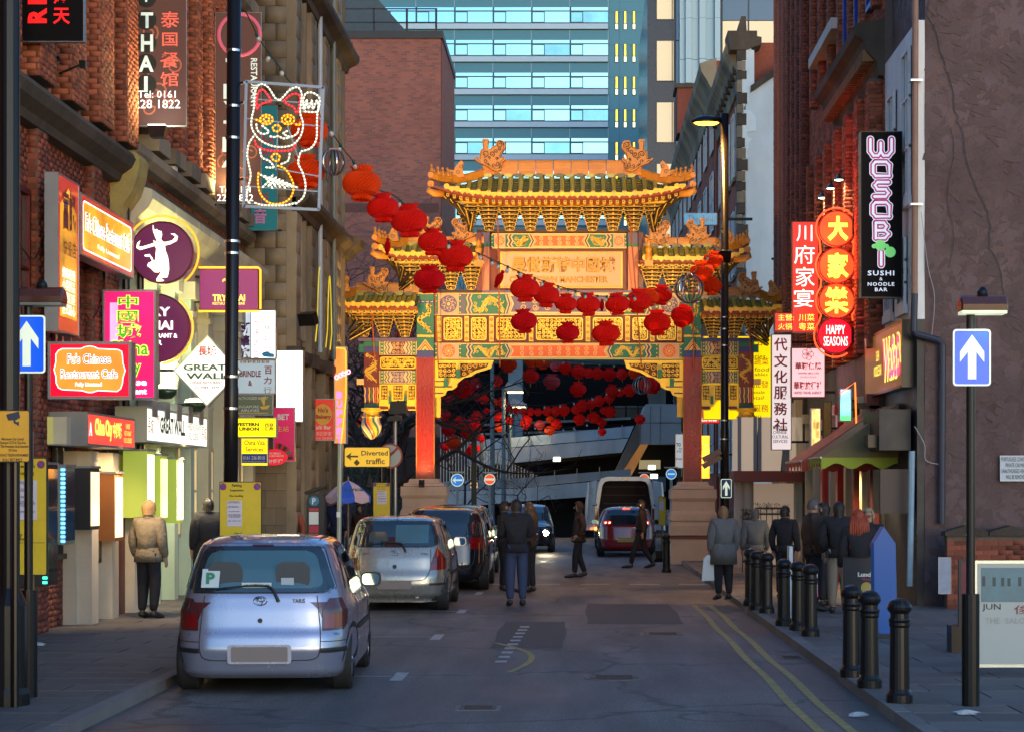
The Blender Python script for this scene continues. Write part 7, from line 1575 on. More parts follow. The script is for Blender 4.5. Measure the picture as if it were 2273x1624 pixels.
def dancer(t):
 Y=30.2;mm=em('cut_out_glow',(1,.97,.62),2.6,var=.1)
 Zc=lambda a,b:(WX(a/3.9753,Y),WZ(390.7+b/3.9753,Y))
 o=(0,Y-.004,0)
 shape=[(1350,430),(1362,480),(1385,470),(1395,485),(1425,490),(1430,520),(1420,560),(1440,585),(1470,585),(1520,572),(1550,540),(1530,522),(1505,512),(1540,510),(1570,535),(1560,575),(1500,605),(1455,615),(1460,660),(1480,710),(1490,770),(1492,830),(1478,895),(1440,900),(1415,908),(1448,922),(1440,930),(1380,930),(1385,905),(1410,870),(1425,830),(1400,852),(1365,850),(1330,815),(1300,795),(1310,770),(1345,755),(1325,715),(1280,712),(1275,700),(1320,692),(1345,725),(1360,765),(1372,735),(1375,690),(1380,640),(1365,618),(1290,640),(1235,655),(1205,635),(1212,595),(1238,572),(1228,600),(1225,625),(1260,625),(1340,600),(1365,590),(1352,570),(1372,580),(1388,572),(1372,545),(1365,520),(1355,500),(1350,470)]
 MB().prism([Zc(*p)for p in shape],o,UX,UZ,-UY,.004).build('dancer_cut_out',mm,t,recalc=True)
disc_sign('neon_disc_sign','round plum sign with a glowing white dancer, orange neon arc, upper of two discs',[(360,561,68)],30.2,[plum],[],orange_neon,.016,[arcpts(360,561,81,146,-52)],arms=[armL(300,561,30.2)],extra=dancer)
disc_sign('neon_disc_sign','lower round plum sign with TRY THAI lettering and orange neon arc, behind the pink sign',[(346,728,75)],30.3,[plum],
     [('TRY',(316,682,378,702),L_white,dict(off=.03)),('THAI',(316,712,384,732),L_white,dict(off=.03)),('RESTAURANT &',(306,740,394,750),L_white,dict(off=.03)),('BAR',(330,755,360,766),L_white,dict(off=.03))],
     orange_neon,.016,[arcpts(348,728,80,52,-80)],arms=[armL(290,728,30.3)])
sign('neon_square_sign','square plum sign with gold TRY THAI lettering outlined in yellow neon','sign',(443,598,573,688),35.5,mat('plum_face',(.10,.015,.06),.4,em=(.5,.06,.25),es=.2),frame=maroon,depth=.14,rim=.008,
     texts=[('TRY THAI',(472,654,544,669),L_yel,dict(off=.03)),('RESTAURANT & BAR',(472,671,544,677),L_yel),('~',(494,618,512,628),L_yel)],arms=[armL(445,615,35.5),armL(445,670,35.5)],
     extra=lambda t:[MB().tube([W(a,b,35.45)for a,b in pts],.018,8).build('neon_tube',em('yellow_orange_neon',(1,.38,.015),2,var=0),t)for pts in ([(441,594),(573,594),(578,599),(578,686)],[(441,691),(575,691)])])
pink=mat('pink_face',(.6,.02,.12),.5,em=(1,.0,.13),es=.42,emvar=.35,emscale=2)
sign('light_box','magenta light box with green Chinese characters above yellow-edged lettering','sign',(228,643,346,886),28.4,pink,depth=.20,rim=.03,
     texts=[(c,b,L_yel,dict(off=.05))for c,b in (('中',(261,655,308,685)),('國',(259,689,308,717)),('城',(256,719,314,752)))]+[(c,b,L_grn,dict(off=.01,depth=.010))for c,b in (('中',(263,656,306,684)),('國',(261,690,306,716)),('城',(258,720,312,751)))]
     +[('China',(237,754,331,790),L_yel,dict(off=.06)),('City',(262,797,314,836),L_yel,dict(off=.06)),('China',(239,756,329,788),L_grn,dict(off=.015,depth=.010)),('City',(264,799,312,834),L_grn,dict(off=.015,depth=.010)),('Chinese',(236,840,326,855),L_white,dict(off=.03)),('Restaurant',(236,861,326,874),L_white,dict(off=.03))],
     arms=[armL(230,700,28.4),armL(230,860,28.4)],extra=lambda t:MB().box(WX(244,28.4),WX(262,28.4),28.399,28.403,WZ(840,28.4),WZ(672,28.4)).build('tube_glow',em('tube_glow_pink',(1,.4,.7),.9),t))
def fu(t):
 Y=25.3;pts=[(124,786),(130,778),(138,774),(180,774),(188,770),(199,768),(210,770),(218,774),(262,776),(270,780),(272,790),(273,806),(278,822),(273,838),(272,850),(268,862),(260,868),(218,866),(205,870),(195,870),(182,866),(138,864),(130,860),(125,850),(124,834),(120,820),(124,804)]
 P_=[(WX(a,Y),WZ(b,Y))for a,b in pts]
 MB().prism(P_,(0,Y,0),UX,UZ,-UY,.0015).build('orange_plaque',em('orange_face',(1,.26,.03),1.0,var=.2),t,recalc=True)
 MB().tube([(a,Y-.002,b)for a,b in P_],.006,5,closed=True).build('white_outline',L_white,t)
sign('light_box','glowing red sign with an orange scalloped plaque and white curly lettering','sign',(106,758,292,885),25.3,em('hot_red_face',(1,.0,.03),.85,var=.2),frame=grey_metal,depth=.24,rim=.035,extra=fu,
     texts=[("Fu's Chinese",(149,784,247,808),L_white,dict(off=.055)),('Restaurant Cafe',(134,818,262,840),L_white,dict(off=.055)),("Fu's Chinese",(150,785,246,807),tx((.45,.01,.05)),dict(depth=.010)),('Restaurant Cafe',(135,819,261,839),tx((.45,.01,.05)),dict(depth=.010)),('Fully Licensed',(167,848,226,859),L_white,dict(off=.04))],arms=[armL(108,780,25.3),armL(108,870,25.3)])
wh=em('white_glow_face',(1,1,.86),.95,var=.15)
def diamond():
 Y=31.8;t=thing('diamond_sign','white glowing diamond sign with green lettering and small red figures','sign',W(458,825,Y));P_=[(WX(a,Y),WZ(b,Y))for a,b in ((459,902),(383,822),(461,744),(536,825))]
 MB().prism(P_,(0,Y+.14,0),UX,UZ,-UY,.13).build('case',mat('cream_case',(.45,.45,.33),.5),t,recalc=True);MB().ring(P_,.03,(0,Y+.01,0),UX,UZ,-UY,.015).build('frame',mat('cream_case',(0,0,0)),t,recalc=True)
 cx,cz=WX(459.5,Y),WZ(823,Y);MB().prism([(cx+(a-cx)*.95,cz+(b-cz)*.95)for a,b in P_],(0,Y+.005,0),UX,UZ,-UY,.004).build('face',wh,t,recalc=True)
 for s_,b_,m in (('GREAT',(407,808,502,822),tx((.03,.12,.03))),('WALL',(413,827,506,841),tx((.03,.12,.03))),('CHINESE RESTAURANT',(421,846,493,851),L_brown),('237 9084 / 5979',(431,857,486,862),L_brown),('長城',(440,768,480,790),L_red)):
  p,q=W(b_[0],b_[3],Y),W(b_[2],b_[1],Y);lettering(s_,(p.x,Y,p.z),q.x-p.x,q.z-p.z,FRONT,m,t,off=.03)
 a=armL(386,822,Y);MB().beam(a[0],a[1],.04).build('bracket',black_metal,t)
diamond()
wallsign('fascia_sign','glowing white shop fascia with dark lettering and castle-like battlements','sign',-6.3,'L',28.9,33.6,2.62,3.14,wh,frame=mat('cream_case',(0,0,0)),depth=.45,rim=.03,
     texts=[('THE',(.12,.60,.19,.80),L_red),('GREAT WALL',(.20,.30,.60,.78),tx((.02,.05,.02)),dict(off=.04)),('CHINESE RESTAURANT\nFULLY LICENSED',(.63,.22,.88,.72),tx((.2,.15,.05))),('長城',(.02,.25,.10,.7),L_red),('長城',(.90,.25,.98,.7),L_red)],
     extra=lambda t,o,B,u0,L:[MB().box(-6.5,-6.28,u0+.35+k*.9,u0+.72+k*.9,3.0,3.26).build('battlement',grey_metal,t)for k in range(5)])
wallsign('fascia_sign','red backlit shop fascia with yellow gothic lettering, under the scalloped red sign','sign',-6.38,'L',25.75,28.5,2.50,2.94,em('red_orange_face',(1,.06,.04),.9,var=.3),frame=grey_metal,depth=.5,rim=.03,
     texts=[('China City',(.15,.2,.50,.85),L_yel,dict(off=.05)),('中國城',(.52,.3,.70,.8),L_yel,dict(off=.03)),('CHINESE\nRESTAURANT\nFULLY LICENSED',(.75,.2,.93,.8),L_yel),('A',(.04,.3,.09,.7),L_white)])
spot('neon_spill',(3.9,36.6,6.2),(5.3,37.2,6.4),110,(1,.10,.04),150,r=.4)
spot('fascia_glow',(-6.1,27.6,2.45),(-6.9,28.0,1.0),60,(1,.72,.4),130)
spot('fascia_glow',(-5.9,31.5,2.6),(-6.9,31.8,1.0),90,(1,.8,.5),120)
# menu cabinets along the wall
def cabinet(label,x0,x1,ytop,ybot,X,side_m,face_m,dots=None):
 Y0=YX(x0,X);Y1=max(YX(x1,X),Y0+.10)if X <0 else Y0+.3;zt,zb=WZ(ytop,Y0),WZ(ybot,Y0)
 t=thing('menu_cabinet',label,'menu cabinet',(X,Y0,zb),'menu cabinets lining the shopfronts')
 MB().box(X-.35,X,Y0,Y0+.5,zb,zt).build('case',side_m,t)
 MB().box(X-.0,X+.012,Y0+.04,Y0+.46,zb+.05,zt-.05).build('lit_pane',face_m,t)
 if dots:
  n=int((zt-zb)/.055);mb=MB();[mb.box(X-.04,X+.01,Y0-.02,Y0,zb+.03+i*.055,zb+.058+i*.055)for i in range(n)];mb.build('led_strip',dots,t)
 MB().box(X-.36,X+.02,Y0-.012,Y0+.51,zt,zt+.03).build('top_edge',grey_metal,t)
gside=mat('green_case',(.33,.38,.06),.5,em=(.6,.8,.1),es=.12)
cabinet('menu cabinet with a green and blue led edge behind the yellow suspension board',103,115,1030,1300,-6.30,black_paint,glass_dark,em('led_green_blue',(.05,1,.55),3))
cabinet('pale green menu cabinet with a bright blue led edge on the brick pier',143,178,1035,1208,-6.35,mat('sage_case',(.25,.27,.18),.5),glass_dark,em('led_blue',(.10,.45,1),3.5))
cabinet('narrow black menu cabinet with cream lit panel between cream pilasters',200,228,1038,1175,-6.45,black_paint,em('cream_panel',(1,.8,.4),1.6))
cabinet('orange brown menu cabinet with cream lit panel',254,281,1050,1200,-6.45,mat('orange_case',(.30,.10,.02),.5),em('cream_panel',(0,0,0),0))
cabinet('first lime green menu cabinet under the battlemented fascia',326,350,1000,1148,-6.35,gside,em('warm_panel',(1,.85,.5),2.2))
cabinet('middle lime green menu cabinet, brightest of three, under the battlemented fascia',356,386,1010,1155,-6.30,gside,em('hot_panel',(1,.7,.2),3))
cabinet('third lime green menu cabinet under the battlemented fascia',392,414,1018,1160,-6.30,gside,em('warm_panel',(0,0,0),0))
for lab,x,y,Y in (('dark green bowl floodlight throwing light up beneath the plum discs, nearer one',367,868,30.6),('dark green bowl floodlight under the white diamond sign',433,898,32.6)):
 t=thing('bowl_floodlight',lab,'floodlight',W(x,y,Y),'small lamps fixed to the facades');c=W(x,y,Y)
 MB().lathe([(.02,-.12),(.10,-.11),(.17,-.04),(.19,.04)],c,20,1,.8).build('bowl',mat('green_housing',(.02,.05,.02),.3,coat=.5),t,smooth=True)
 MB().lathe([(.18,.04),(.15,.09),(.05,.11),(.001,.115)],c,20,1,.8).build('lens',em('lime_flood',(1,1,.45),5),t,smooth=True)
 MB().beam(c,(wallL(Y),c.y,c.z),.035).build('bracket',black_metal,t)
 spot('flood_light',c+Vector((0,0,.13)),(-6.9,Y+.5,c.z+2.2),230,(1,.93,.45),130,parent=t)
 spot('flood_light',c+Vector((0,-.0,.0)),(-6.95,Y+.8,1.5),110,(.85,1,.6),130,parent=t)
# stack of signs past the lamp column
sign('light_box','white sign with purple Chinese characters, directly behind the lamp column','sign',(515,690,560,795),39.6,mat('pale_face',(.5,.55,.6),.4,em=(.8,.9,1),es=.25),depth=.15,texts=[('新',(532,715,556,741),L_purple,dict(off=.05)),('華',(530,744,554,770),L_purple,dict(off=.05)),('旅',(529,772,555,794),L_purple,dict(off=.05))],arms=[armL(518,700,39.6)])
sign('light_box','white glowing sign with red and pink Chinese characters and a blue fish','sign',(556,688,613,796),39.2,em('white_glow_2',(1,.98,1),1.6,var=.1),depth=.15,
     texts=[(c,(586,700+i*22,603,718+i*22),tx((.8,.25,.25)),{})for i,c in enumerate('零售批發')]+[(c,(562,702+i*25,575,723+i*25),tx((.75,.05,.06)),{})for i,c in enumerate('海味雜貨')],
     extra=lambda t:(MB().prism([(WX(a,39.2),WZ(b,39.2))for a,b in ((580,786),(586,781),(594,780),(600,784),(608,785),(609,793),(598,793),(586,792))],(0,39.195,0),UX,UZ,-UY,.004).build('fish',tx((.02,.30,.55)),t,recalc=True)))
sign('shop_sign','pale grey blue sign with red serif lettering, ampersand and red characters','sign',(525,798,612,874),39.0,mat('grey_blue_face',(.30,.38,.42),.35,em=(.6,.75,.85),es=.16),depth=.12,
     texts=[('BRINDLE',(533,822,579,836),L_brown,dict(off=.03)),('&',(551,844,560,856),L_brown,dict(off=.03)),('百',(587,812,604,830),L_brown,dict(off=.02)),('力',(585,836,603,852),L_brown,dict(off=.02)),('行',(585,858,603,872),L_brown)],
     extra=lambda t:[MB().box(WX(534+k*3.4,39),WX(535.8+k*3.4,39),38.995,39,WZ(806,39),WZ(799,39)).build('stripe',(L_brown,L_gold,K)[k % 3],t)for k in range(19)])
def bird(t):
 Y=38.8;mb=MB()
 for k in range(5):mb.prism([(WX(578+k*1.5,Y),WZ(884+k*3,Y)),(WX(590-k*.5,Y),WZ(878+k*4,Y)),(WX(590-k*.5,Y),WZ(881+k*4,Y)),(WX(579+k*1.5,Y),WZ(887+k*3.3,Y))],(0,Y-.001,0),UX,UZ,-UY,.004)
 mb.prism([(WX(577,Y),WZ(902,Y)),(WX(600,Y),WZ(898,Y)),(WX(594,Y),WZ(907,Y)),(WX(582,Y),WZ(908,Y))],(0,Y-.001,0),UX,UZ,-UY,.004);mb.build('bird_mark',L_gold,t,recalc=True)
sign('shop_sign','black sign with white airline lettering and a golden bird','sign',(520,874,606,921),38.8,mat('dark_olive_face',(.03,.035,.02),.35,em=(.3,.35,.2),es=.08),depth=.12,texts=[('AUTHORIZED AGENT',(528,880,594,886),L_wht,dict(slant=.2)),('SINGAPORE',(525,899,575,905),L_wht),('AIRLINES',(535,907,575,913),L_wht),('_',(525,915,596,916.5),L_gold)],extra=bird)
sign('light_box','yellow sign with bold black English and small Chinese lettering','sign',(522,926,614,970),38.6,mat('lit_yellow_face',(.7,.55,.0),.35,em=(1,.8,.0),es=.5),frame=cream,depth=.14,texts=[('WESTERN',(518,937,575,945),K,dict(off=.05)),('UNION',(531,947,575,955),K,dict(off=.05)),('西联\n汇款',(587,938,608,955),K,dict(off=.02)),('|',(579,937,580,956),K)])
sign('shop_sign','yellow and blue sign offering visa services with red serif lettering','sign',(535,971,595,1033),38.2,mat('lit_yellow_face',(0,0,0)),depth=.1,rim=.012,texts=[('China Visa',(542,976,588,987),L_brown,dict(off=.02)),('Services',(545,991,584,1001),L_brown,dict(off=.02)),('0161 236 8018',(540,1011,588,1019),L_wht,dict(depth=.012)),('www.chinavisaservices.co.uk',(540,1022,588,1025),L_wht,dict(depth=.012))],
     extra=lambda t:MB().box(WX(537,38.2),WX(593,38.2),38.192,38.2,WZ(1027,38.2),WZ(1006,38.2)).build('blue_band',tx((.02,.05,.28)),t))
def ell():
 Y=38.9;t=thing('oval_sign','red oval accountants sign peeping from behind the visa sign','sign',W(606,1015,Y));c=W(606,1014,Y);MB().prism(circ(c.x,c.z,32*Y/F,32,18*Y/F),(0,Y+.06,0),UX,UZ,-UY,.06).build('face',em('red_oval',(.9,.01,.03),.45,var=.1),t)
 for s_,b_ in (('CHARTERED\nACCOUNTANTS',(580,1003,630,1013)),('會計師樓',(584,1018,628,1027))):
  p,q=W(b_[0],b_[3],Y),W(b_[2],b_[1],Y);lettering(s_,(p.x,Y,p.z),q.x-p.x,q.z-p.z,FRONT,L_wht,t,off=.02)
 a=armL(580,1014,Y);MB().beam(a[0],a[1],.03).build('bracket',black_metal,t)
ell()
sign('light_box','tall overexposed white and cream light box with faint orange digits','sign',(612,777,673,936),41.2,em('cream_white_glow',(1,.93,.66),3.2,var=.25,sc=2),depth=.2,texts=[('0161',(618,868,632,876),tx((.9,.45,.1))),('228 7211',(618,881,645,890),tx((.9,.45,.1)))],arms=[armL(615,790,41.2)])
def roul(t):
 Y=40.6;c=W(612,1020,Y);u=Y/F
 for k in range(14):
  a0,a1=R(90-k*11),R(90-(k+1)*11);
  mk=(tx((.5,.0,.02)),K)[k % 2]if k != 5 else tx((.0,.2,.08))
  P_=[(c.x+r_*u*math.cos(a),c.z+r_*u*math.sin(a))for r_,a in ((26,a0),(38,a0),(38,a1),(26,a1))]
  if min(p[1]for p in P_)>WZ(1022,Y)and max(p[0]for p in P_)<WX(653,Y):MB().prism(P_,(0,Y-.002,0),UX,UZ,-UY,.004).build('wheel_pocket',mk,t,recalc=True)
sign('light_box','purple and red betting sign with part of a roulette wheel','sign',(606,903,655,1024),40.6,em('betting_red',(.6,.01,.10),.45,base=(.3,.01,.05),var=.6,sc=.6),frame=steel,depth=.12,texts=[('BET',(616,918,642,931),L_wht,dict(off=.04)),('主站',(614,944,641,957),L_gold)],extra=roul)
sign('hanging_banner','teal cloth banner with crimson letters hanging behind the lucky cat frame','banner',(541,235,616,512),40.7,mat('teal_cloth',(.01,.13,.15),.7,var=.15,em=(.0,.4,.45),es=.05),frame=grey_metal,depth=.02,rim=.005,
     texts=[('IN',(596,306,640,330),L_red)][:0]+[('AND',(555,330,606,345),L_red,dict(off=.02)),('CHINA',(552,300,608,322),L_red,dict(off=.02)),('CENTRE',(552,352,606,362),L_red,dict(off=.02)),('影',(565,428,598,458),L_red,dict(off=.02)),('音',(563,464,592,497),tx((.6,.2,.45)),dict(off=.02))],arms=[armL(545,236,40.7),armL(545,512,40.7)])
def hos(t):
 Y=44.6;c=W(717,919,Y);u=Y/F;MB().prism(circ(c.x,c.z,20*u,28,23*u),(0,Y,0),UX,UZ,-UY,.003).build('yellow_roundel',tx((.8,.45,.05)),t)
sign('shop_sign','dark red café bar sign with yellow roundel and white lettering','sign',(684,884,743,977),44.6,mat('deep_red_face',(.28,.01,.01),.4,em=(1,.05,.02),es=.18),depth=.1,rim=.02,extra=hos,
     texts=[("Ho's",(706,903,728,915),L_red,dict(off=.04,depth=.010)),('Bakery',(701,919,735,931),L_red,dict(off=.04,depth=.010)),('Café Bar',(694,943,735,952),L_wht,dict(off=.03)),('新添記餅家',(692,957,736,966),L_wht),('Tel: 0161 236 8335',(691,969,737,974),L_wht)],arms=[armL(686,900,44.6)])
def buf(t):
 Y=48;pts=[(745,772),(764,774),(768,780),(768,880),(762,940),(757,984)];MB().tube([W(a,b,Y-.03)for a,b in pts],.014,6).build('neon_tube',em('yellow_orange_neon',(0,0,0),0),t)
 mb=MB();c=W(762,838,Y-.06);[mb.strip(curl(c.x-.15+i*.09,c.z+i*.05,.07,1.2,i,1,12),.03,(0,Y-.06,0),*FRONT,.01)for i in range(4)];mb.build('pink_neon_script',em('pink_neon',(1,.25,.35),3),t)
sign('neon_sign','tall orange neon sign reading BUFFET down its face beside the gate','neon sign',(741,769,769,984),48,em('orange_board',(1,.30,.05),.85,var=.25),frame=mat('pale_blue_case',(.3,.45,.55),.4),depth=.3,rim=.02,extra=buf,
     texts=[(c,(747,868+i*20,760,884+i*20),em('pink_letters',(1,.16,.5),1.6),dict(off=.05))for i,c in enumerate('BUFFET')],arms=[armL(745,800,48)])

t=thing('satellite_dish','grey satellite dish on an arm above the long stone ledge','satellite dish',W(132,130,25.2));c=W(132,130,25.2)
MB().lathe([(.001,-.04),(.10,-.03),(.20,.0),(.245,.03),(.24,.035),(.19,.01)],(0,0,0),24).build('dish',mat('dish_grey',(.10,.10,.13),.5),t,smooth=True)
for o_ in t.children:o_.rotation_euler=(R(75),R(10),R(60));o_.scale=(1,1.25,1)
MB().beam(c,(-6.95,25.3,c.z-.05),.05).build('wall_arm',black_metal,t);MB().beam(c+Vector((0,-.02,-.2)),c+Vector((.33,-.2,-.12)),.02).box(c.x+.30,c.x+.38,24.98,25.06,c.z-.16,c.z-.07).build('receiver_arm',black_metal,t)
t=thing('alarm_box','slim white alarm box with a blue foot on the brick wall below the THAI banner','alarm box',W(382,368,33));a,b=W(376,392,33),W(389,341,33);MB().box(a.x,b.x,33,33.2,a.z,b.z).build('cover',white_paint,t);MB().box(a.x-.003,b.x+.003,32.99,33.2,a.z-.02,a.z+.07).build('blue_foot',tx((.02,.04,.2)),t)
t=thing('junction_box','cream wall box lit yellow along one edge between the suspension board and red fascia','wall box',W(128,958,24.4));a,b=W(107,985,24.4),W(148,924,24.4);MB().box(a.x,b.x,24.4,24.6,a.z,b.z).build('cover',cream,t);MB().box(a.x-.01,a.x+.06,24.39,24.6,a.z,b.z).build('lit_edge',mat('lit_edge_paint',(.75,.7,.2),.5),t)

# ================================================================ SIGNS, right side
WS=[[(1932,310),(1932,336),(1939,346),(1949,346),(1955,337),(1955,318)],[(1955,337),(1961,346),(1971,346),(1979,336),(1979,310)],
  [(1943,360),(1967,360),(1974,367),(1974,391),(1944,391),(1938,384),(1938,366),(1943,360)],[(1972,405),(1948,405),(1942,412),(1948,421),(1966,421),(1972,429),(1966,437),(1941,437)],
  [(1943,450),(1967,450),(1974,457),(1974,481),(1944,481),(1938,474),(1938,456),(1943,450)],[(1944,495),(1944,529),(1964,529),(1972,520),(1964,512),(1946,512)],[(1962,512),(1968,503),(1962,495),(1944,495)],[(1956,560),(1956,588)]]
em('pale_outline',(.55,.62,.8),.75,var=0);em('magenta_print',(.5,.0,.16),.35,base=(.3,.0,.1),var=0)
def robot(t):
 Y=32.2;u=Y/F
 for w_,m_,d in ((17,em('pale_outline',(.55,.62,.8),.6,var=0),.002),(13.5,em('magenta_print',(.5,.0,.16),.6,var=0),.004),(5.5,em('pale_outline',(0,0,0),0),.006)):
  for P0 in WS:
   mb=MB();P_=[(WX(a,Y),WZ(b,Y))for a,b in P0];mb.strip(P_,w_*u,(0,Y,0),*FRONT,d)
   for p_ in P_:mb.prism(circ(p_[0],p_[1],w_*u/2,14),(0,Y-d+.0005,0),UX,UZ,-UY,.0006)
   mb.build('rounded_letter',m_,t)
 gp=em('lime_print',(.15,.75,.2),.35,base=(.1,.5,.12),var=.05)     # a plain green blob face and hand
 for cx,cy,r_ in ((1954,545,12),(1940,547,5),(1968,547,5),(1976,560,12)):c=W(cx,cy,Y);MB().prism(circ(c.x,c.z,r_*Y/F,20),(0,Y-.004,0),UX,UZ,-UY,.003).build('green_roundel',gp,t)
sign('vertical_sign','tall black sushi bar sign with rounded pink and white lettering and a green motif','sign',(1910,292,2003,661),32.2,mat('black_sign',(0,0,0)),frame=black_metal,depth=.25,rim=.012,extra=robot,
     arms=[armR(2003,352,32.2,.09),armR(2003,602,32.2,.09)],
     texts=[]+[('SUSHI',(1926,601,1985,612),em('pale_outline',(0,0,0),0),dict(off=.02,spacing=1.2)),('&',(1952,616,1959,623),em('pale_outline',(0,0,0),0)),('NOODLE',(1926,627,1985,635),em('pale_outline',(0,0,0),0),dict(off=.02,spacing=1.2)),('BAR',(1942,639,1970,647),em('pale_outline',(0,0,0),0),dict(off=.02,spacing=1.2))])
red_neon=em('red_neon',(1,.06,.012),2.6,var=0);yl_hot=em('hot_yellow_letters',(1,.80,.06),2.2,var=.1);od=em('orange_disc_face',(1,.11,.02),.9,var=.3,sc=3);rd=em('red_disc_face',(1,.003,.02),1.0,var=.2)
cs=[(1857,508,39),(1857,590,39),(1857,668,39),(1854,745,39)]
nl,nr=[],[]
disc_sign('neon_totem','four stacked round signs in scalloped red neon, three orange characters above HAPPY SEASONS',cs,37.2,[od,od,od,rd],
   [('大',(1837,480,1883,535),yl_hot,dict(off=.05)),('家',(1836,561,1884,618),yl_hot,dict(off=.04)),('樂',(1830,637,1884,696),yl_hot,dict(off=.03)),('HAPPY',(1834,722,1876,742),L_white,dict(off=.01)),('SEASONS',(1828,747,1882,768),L_white,dict(off=.01))],
   red_neon,.015,[arcpts(1857,508,46,40,215)+arcpts(1857,590,46,140,222)+arcpts(1857,668,46,140,222)+arcpts(1854,745,47,140,305),arcpts(1857,508,46,-42,-30)+arcpts(1857,590,46,38,-38),arcpts(1857,668,46,38,-42)+[(1893,712)]],
   arms=[armR(1890,505,37.2,.3),armR(1888,745,37.2,.3)],rimm=mat('neon_rim_red',(.3,0,.03),.4))
for z_ in (508,668):c=W(1857,z_,36.4)
def lshape(t):
 Y=39.3;MB().box(WX(1719,Y),WX(1757,Y),Y,Y+.12,WZ(736,Y),WZ(694,Y)).build('case',black_metal,t);MB().box(WX(1721,Y),WX(1759,Y),Y-.005,Y,WZ(734,Y),WZ(696,Y)).build('face',em('coral_face',(0,0,0),0),t)
sign('light_box','tall coral red light box of white Chinese characters with a wider foot in yellow writing','sign',(1758,492,1817,738),39.3,em('coral_face',(1,.035,.02),.85,var=.4,sc=1.4),frame=mat('olive_case',(.10,.09,.04),.4),depth=.14,rim=.015,extra=lshape,
     texts=[('川',(1768,500,1803,536),L_white),('府',(1763,545,1808,586),L_white),('家',(1766,593,1808,636),L_white),('宴',(1762,642,1806,682),L_white),('主營:',(1727,698,1762,712),L_yel,dict(depth=.008)),('火锅',(1727,718,1758,732),L_yel,dict(depth=.008)),('川菜',(1773,697,1808,713),L_yel),('粵菜',(1773,717,1808,733),L_yel)],arms=[armR(1815,560,39.3),armR(1815,700,39.3)])
sign('vertical_sign','tall grey-white sign with dark red Chinese characters and black serif English at its foot','sign',(1712,742,1757,998),43.5,mat('pinkish_white_face',(.55,.50,.50),.4,em=(1,.85,.85),es=.28),frame=mat('tan_case',(.2,.14,.10),.5),depth=.14,rim=.015,
     texts=[(c,(1718,750+i*35.4,1748,779+i*35.4),L_red,dict(off=.02))for i,c in enumerate('代文化服務社')]+[('MODERN\nCHINESE\nCULTURAL\nSERVICES',(1713.5,962,1747,982),K)][:0]+[(s_,b_,K,dict(off=.01))for s_,b_ in (('MODERN',(1716,944,1747,952)),('CHINESE',(1716,955,1746,962)),('CULTURAL',(1714,965,1750,972)),('SERVICES',(1716,975,1748,982)))],arms=[armR(1755,760,43.5),armR(1755,980,43.5)])
def knot(t):
 Y=41;c=W(1793,786,Y);u=Y/F;mb=MB();[mb.tube([(c.x+(7*math.cos(a)+6*math.cos(b))*u,Y-.004,c.z+(7*math.sin(a)+6*math.sin(b))*u)for b in np.linspace(0,6.28,15)[:-1]],.005,4,closed=True)for a in np.linspace(0,6.28,6)[:-1]];mb.build('knot_mark',L_brown,t)
sign('light_box','pale pink agency sign with knot emblem, dark red characters and purple English','sign',(1756,771,1832,882),41,mat('pale_pink_face',(.6,.42,.44),.35,em=(1,.45,.48),es=.5),frame=mat('tan_case',(0,0,0)),depth=.16,rim=.02,extra=knot,
     texts=[('華聯保險',(1765,804,1824,820),L_red,dict(off=.03)),('UNITED (BIC) LTD',(1771,826,1818,831),tx((.08,.02,.2)),dict(off=.03)),('Insurance Service',(1776,833,1812,838),tx((.08,.02,.2))),('華聯旅行社',(1762,846,1825,864),L_red,dict(off=.03)),('UNITED TRAVEL AGENCY',(1762,868,1824,874),tx((.08,.02,.2)),dict(off=.03))],arms=[armR(1830,790,41),armR(1830,870,41)])
sign('shop_sign','big mustard yellow supermarket sign showing behind the hanging column of the gate','sign',(1560,745,1713,931),52.6,mat('mustard_face',(.60,.42,.01),.4,em=(1,.7,.0),es=.42),frame=cream,depth=.2,rim=.02,
     texts=[('亞洲食品',(1600,752,1705,767),L_red),('Groceries',(1630,785,1698,797),K,dict(slant=.2)),('蔬菜',(1674,794,1706,810),L_red),('Seafood',(1650,815,1706,824),K,dict(slant=.2)),('Vegetables',(1640,827,1703,836),K,dict(slant=.2)),('批發',(1672,844,1706,860),L_red),('Wholesale',(1640,866,1697,873),K,dict(slant=.2)),('Retail',(1660,878,1694,886),K,dict(slant=.2)),('服務',(1672,897,1706,913),L_red),('Delivery',(1655,919,1690,927),K,dict(slant=.2)),('Service',(1660,929.5,1690,930.5),K)][:-1],arms=[((WX(1713,52.6),52.7,8.0),(5.4,52.7,8.0),.06)])
wallsign('fascia_sign','slanting shop fascia with pink and yellow rounded lettering beside small gold words','sign',5.12,'R',31.6,35.8,3.55,4.62,mat('olive_fascia',(.07,.045,.02),.3,em=(.8,.35,.1),es=.06),frame=black_metal,depth=.35,rim=.04,
     texts=[('WaSaB',(.52,.15,.97,.85),em('lit_yellow_letters',(0,0,0),0),dict(off=.09)),('WaSaB',(.53,.18,.96,.82),em('lit_rose_letters',(1,.05,.15),1.8),dict(off=.03,depth=.010)),('SUSHI\nNOODLE BAR',(.28,.3,.48,.7),L_yel)])
sign('blue_newsagent_sign','small blue sign with white script above the gate roof by the terrace','sign',(1518,473,1592,500),60,mat('sky_blue_face',(.05,.25,.38),.4,em=(.3,.7,1),es=.15),depth=.15,texts=[('The New',(1522,477,1588,495),L_wht,dict(slant=.25,off=.02))],arms=[((WX(1590,60),60.1,WZ(486,60)),(5.2,60.1,WZ(486,60)),.08)])
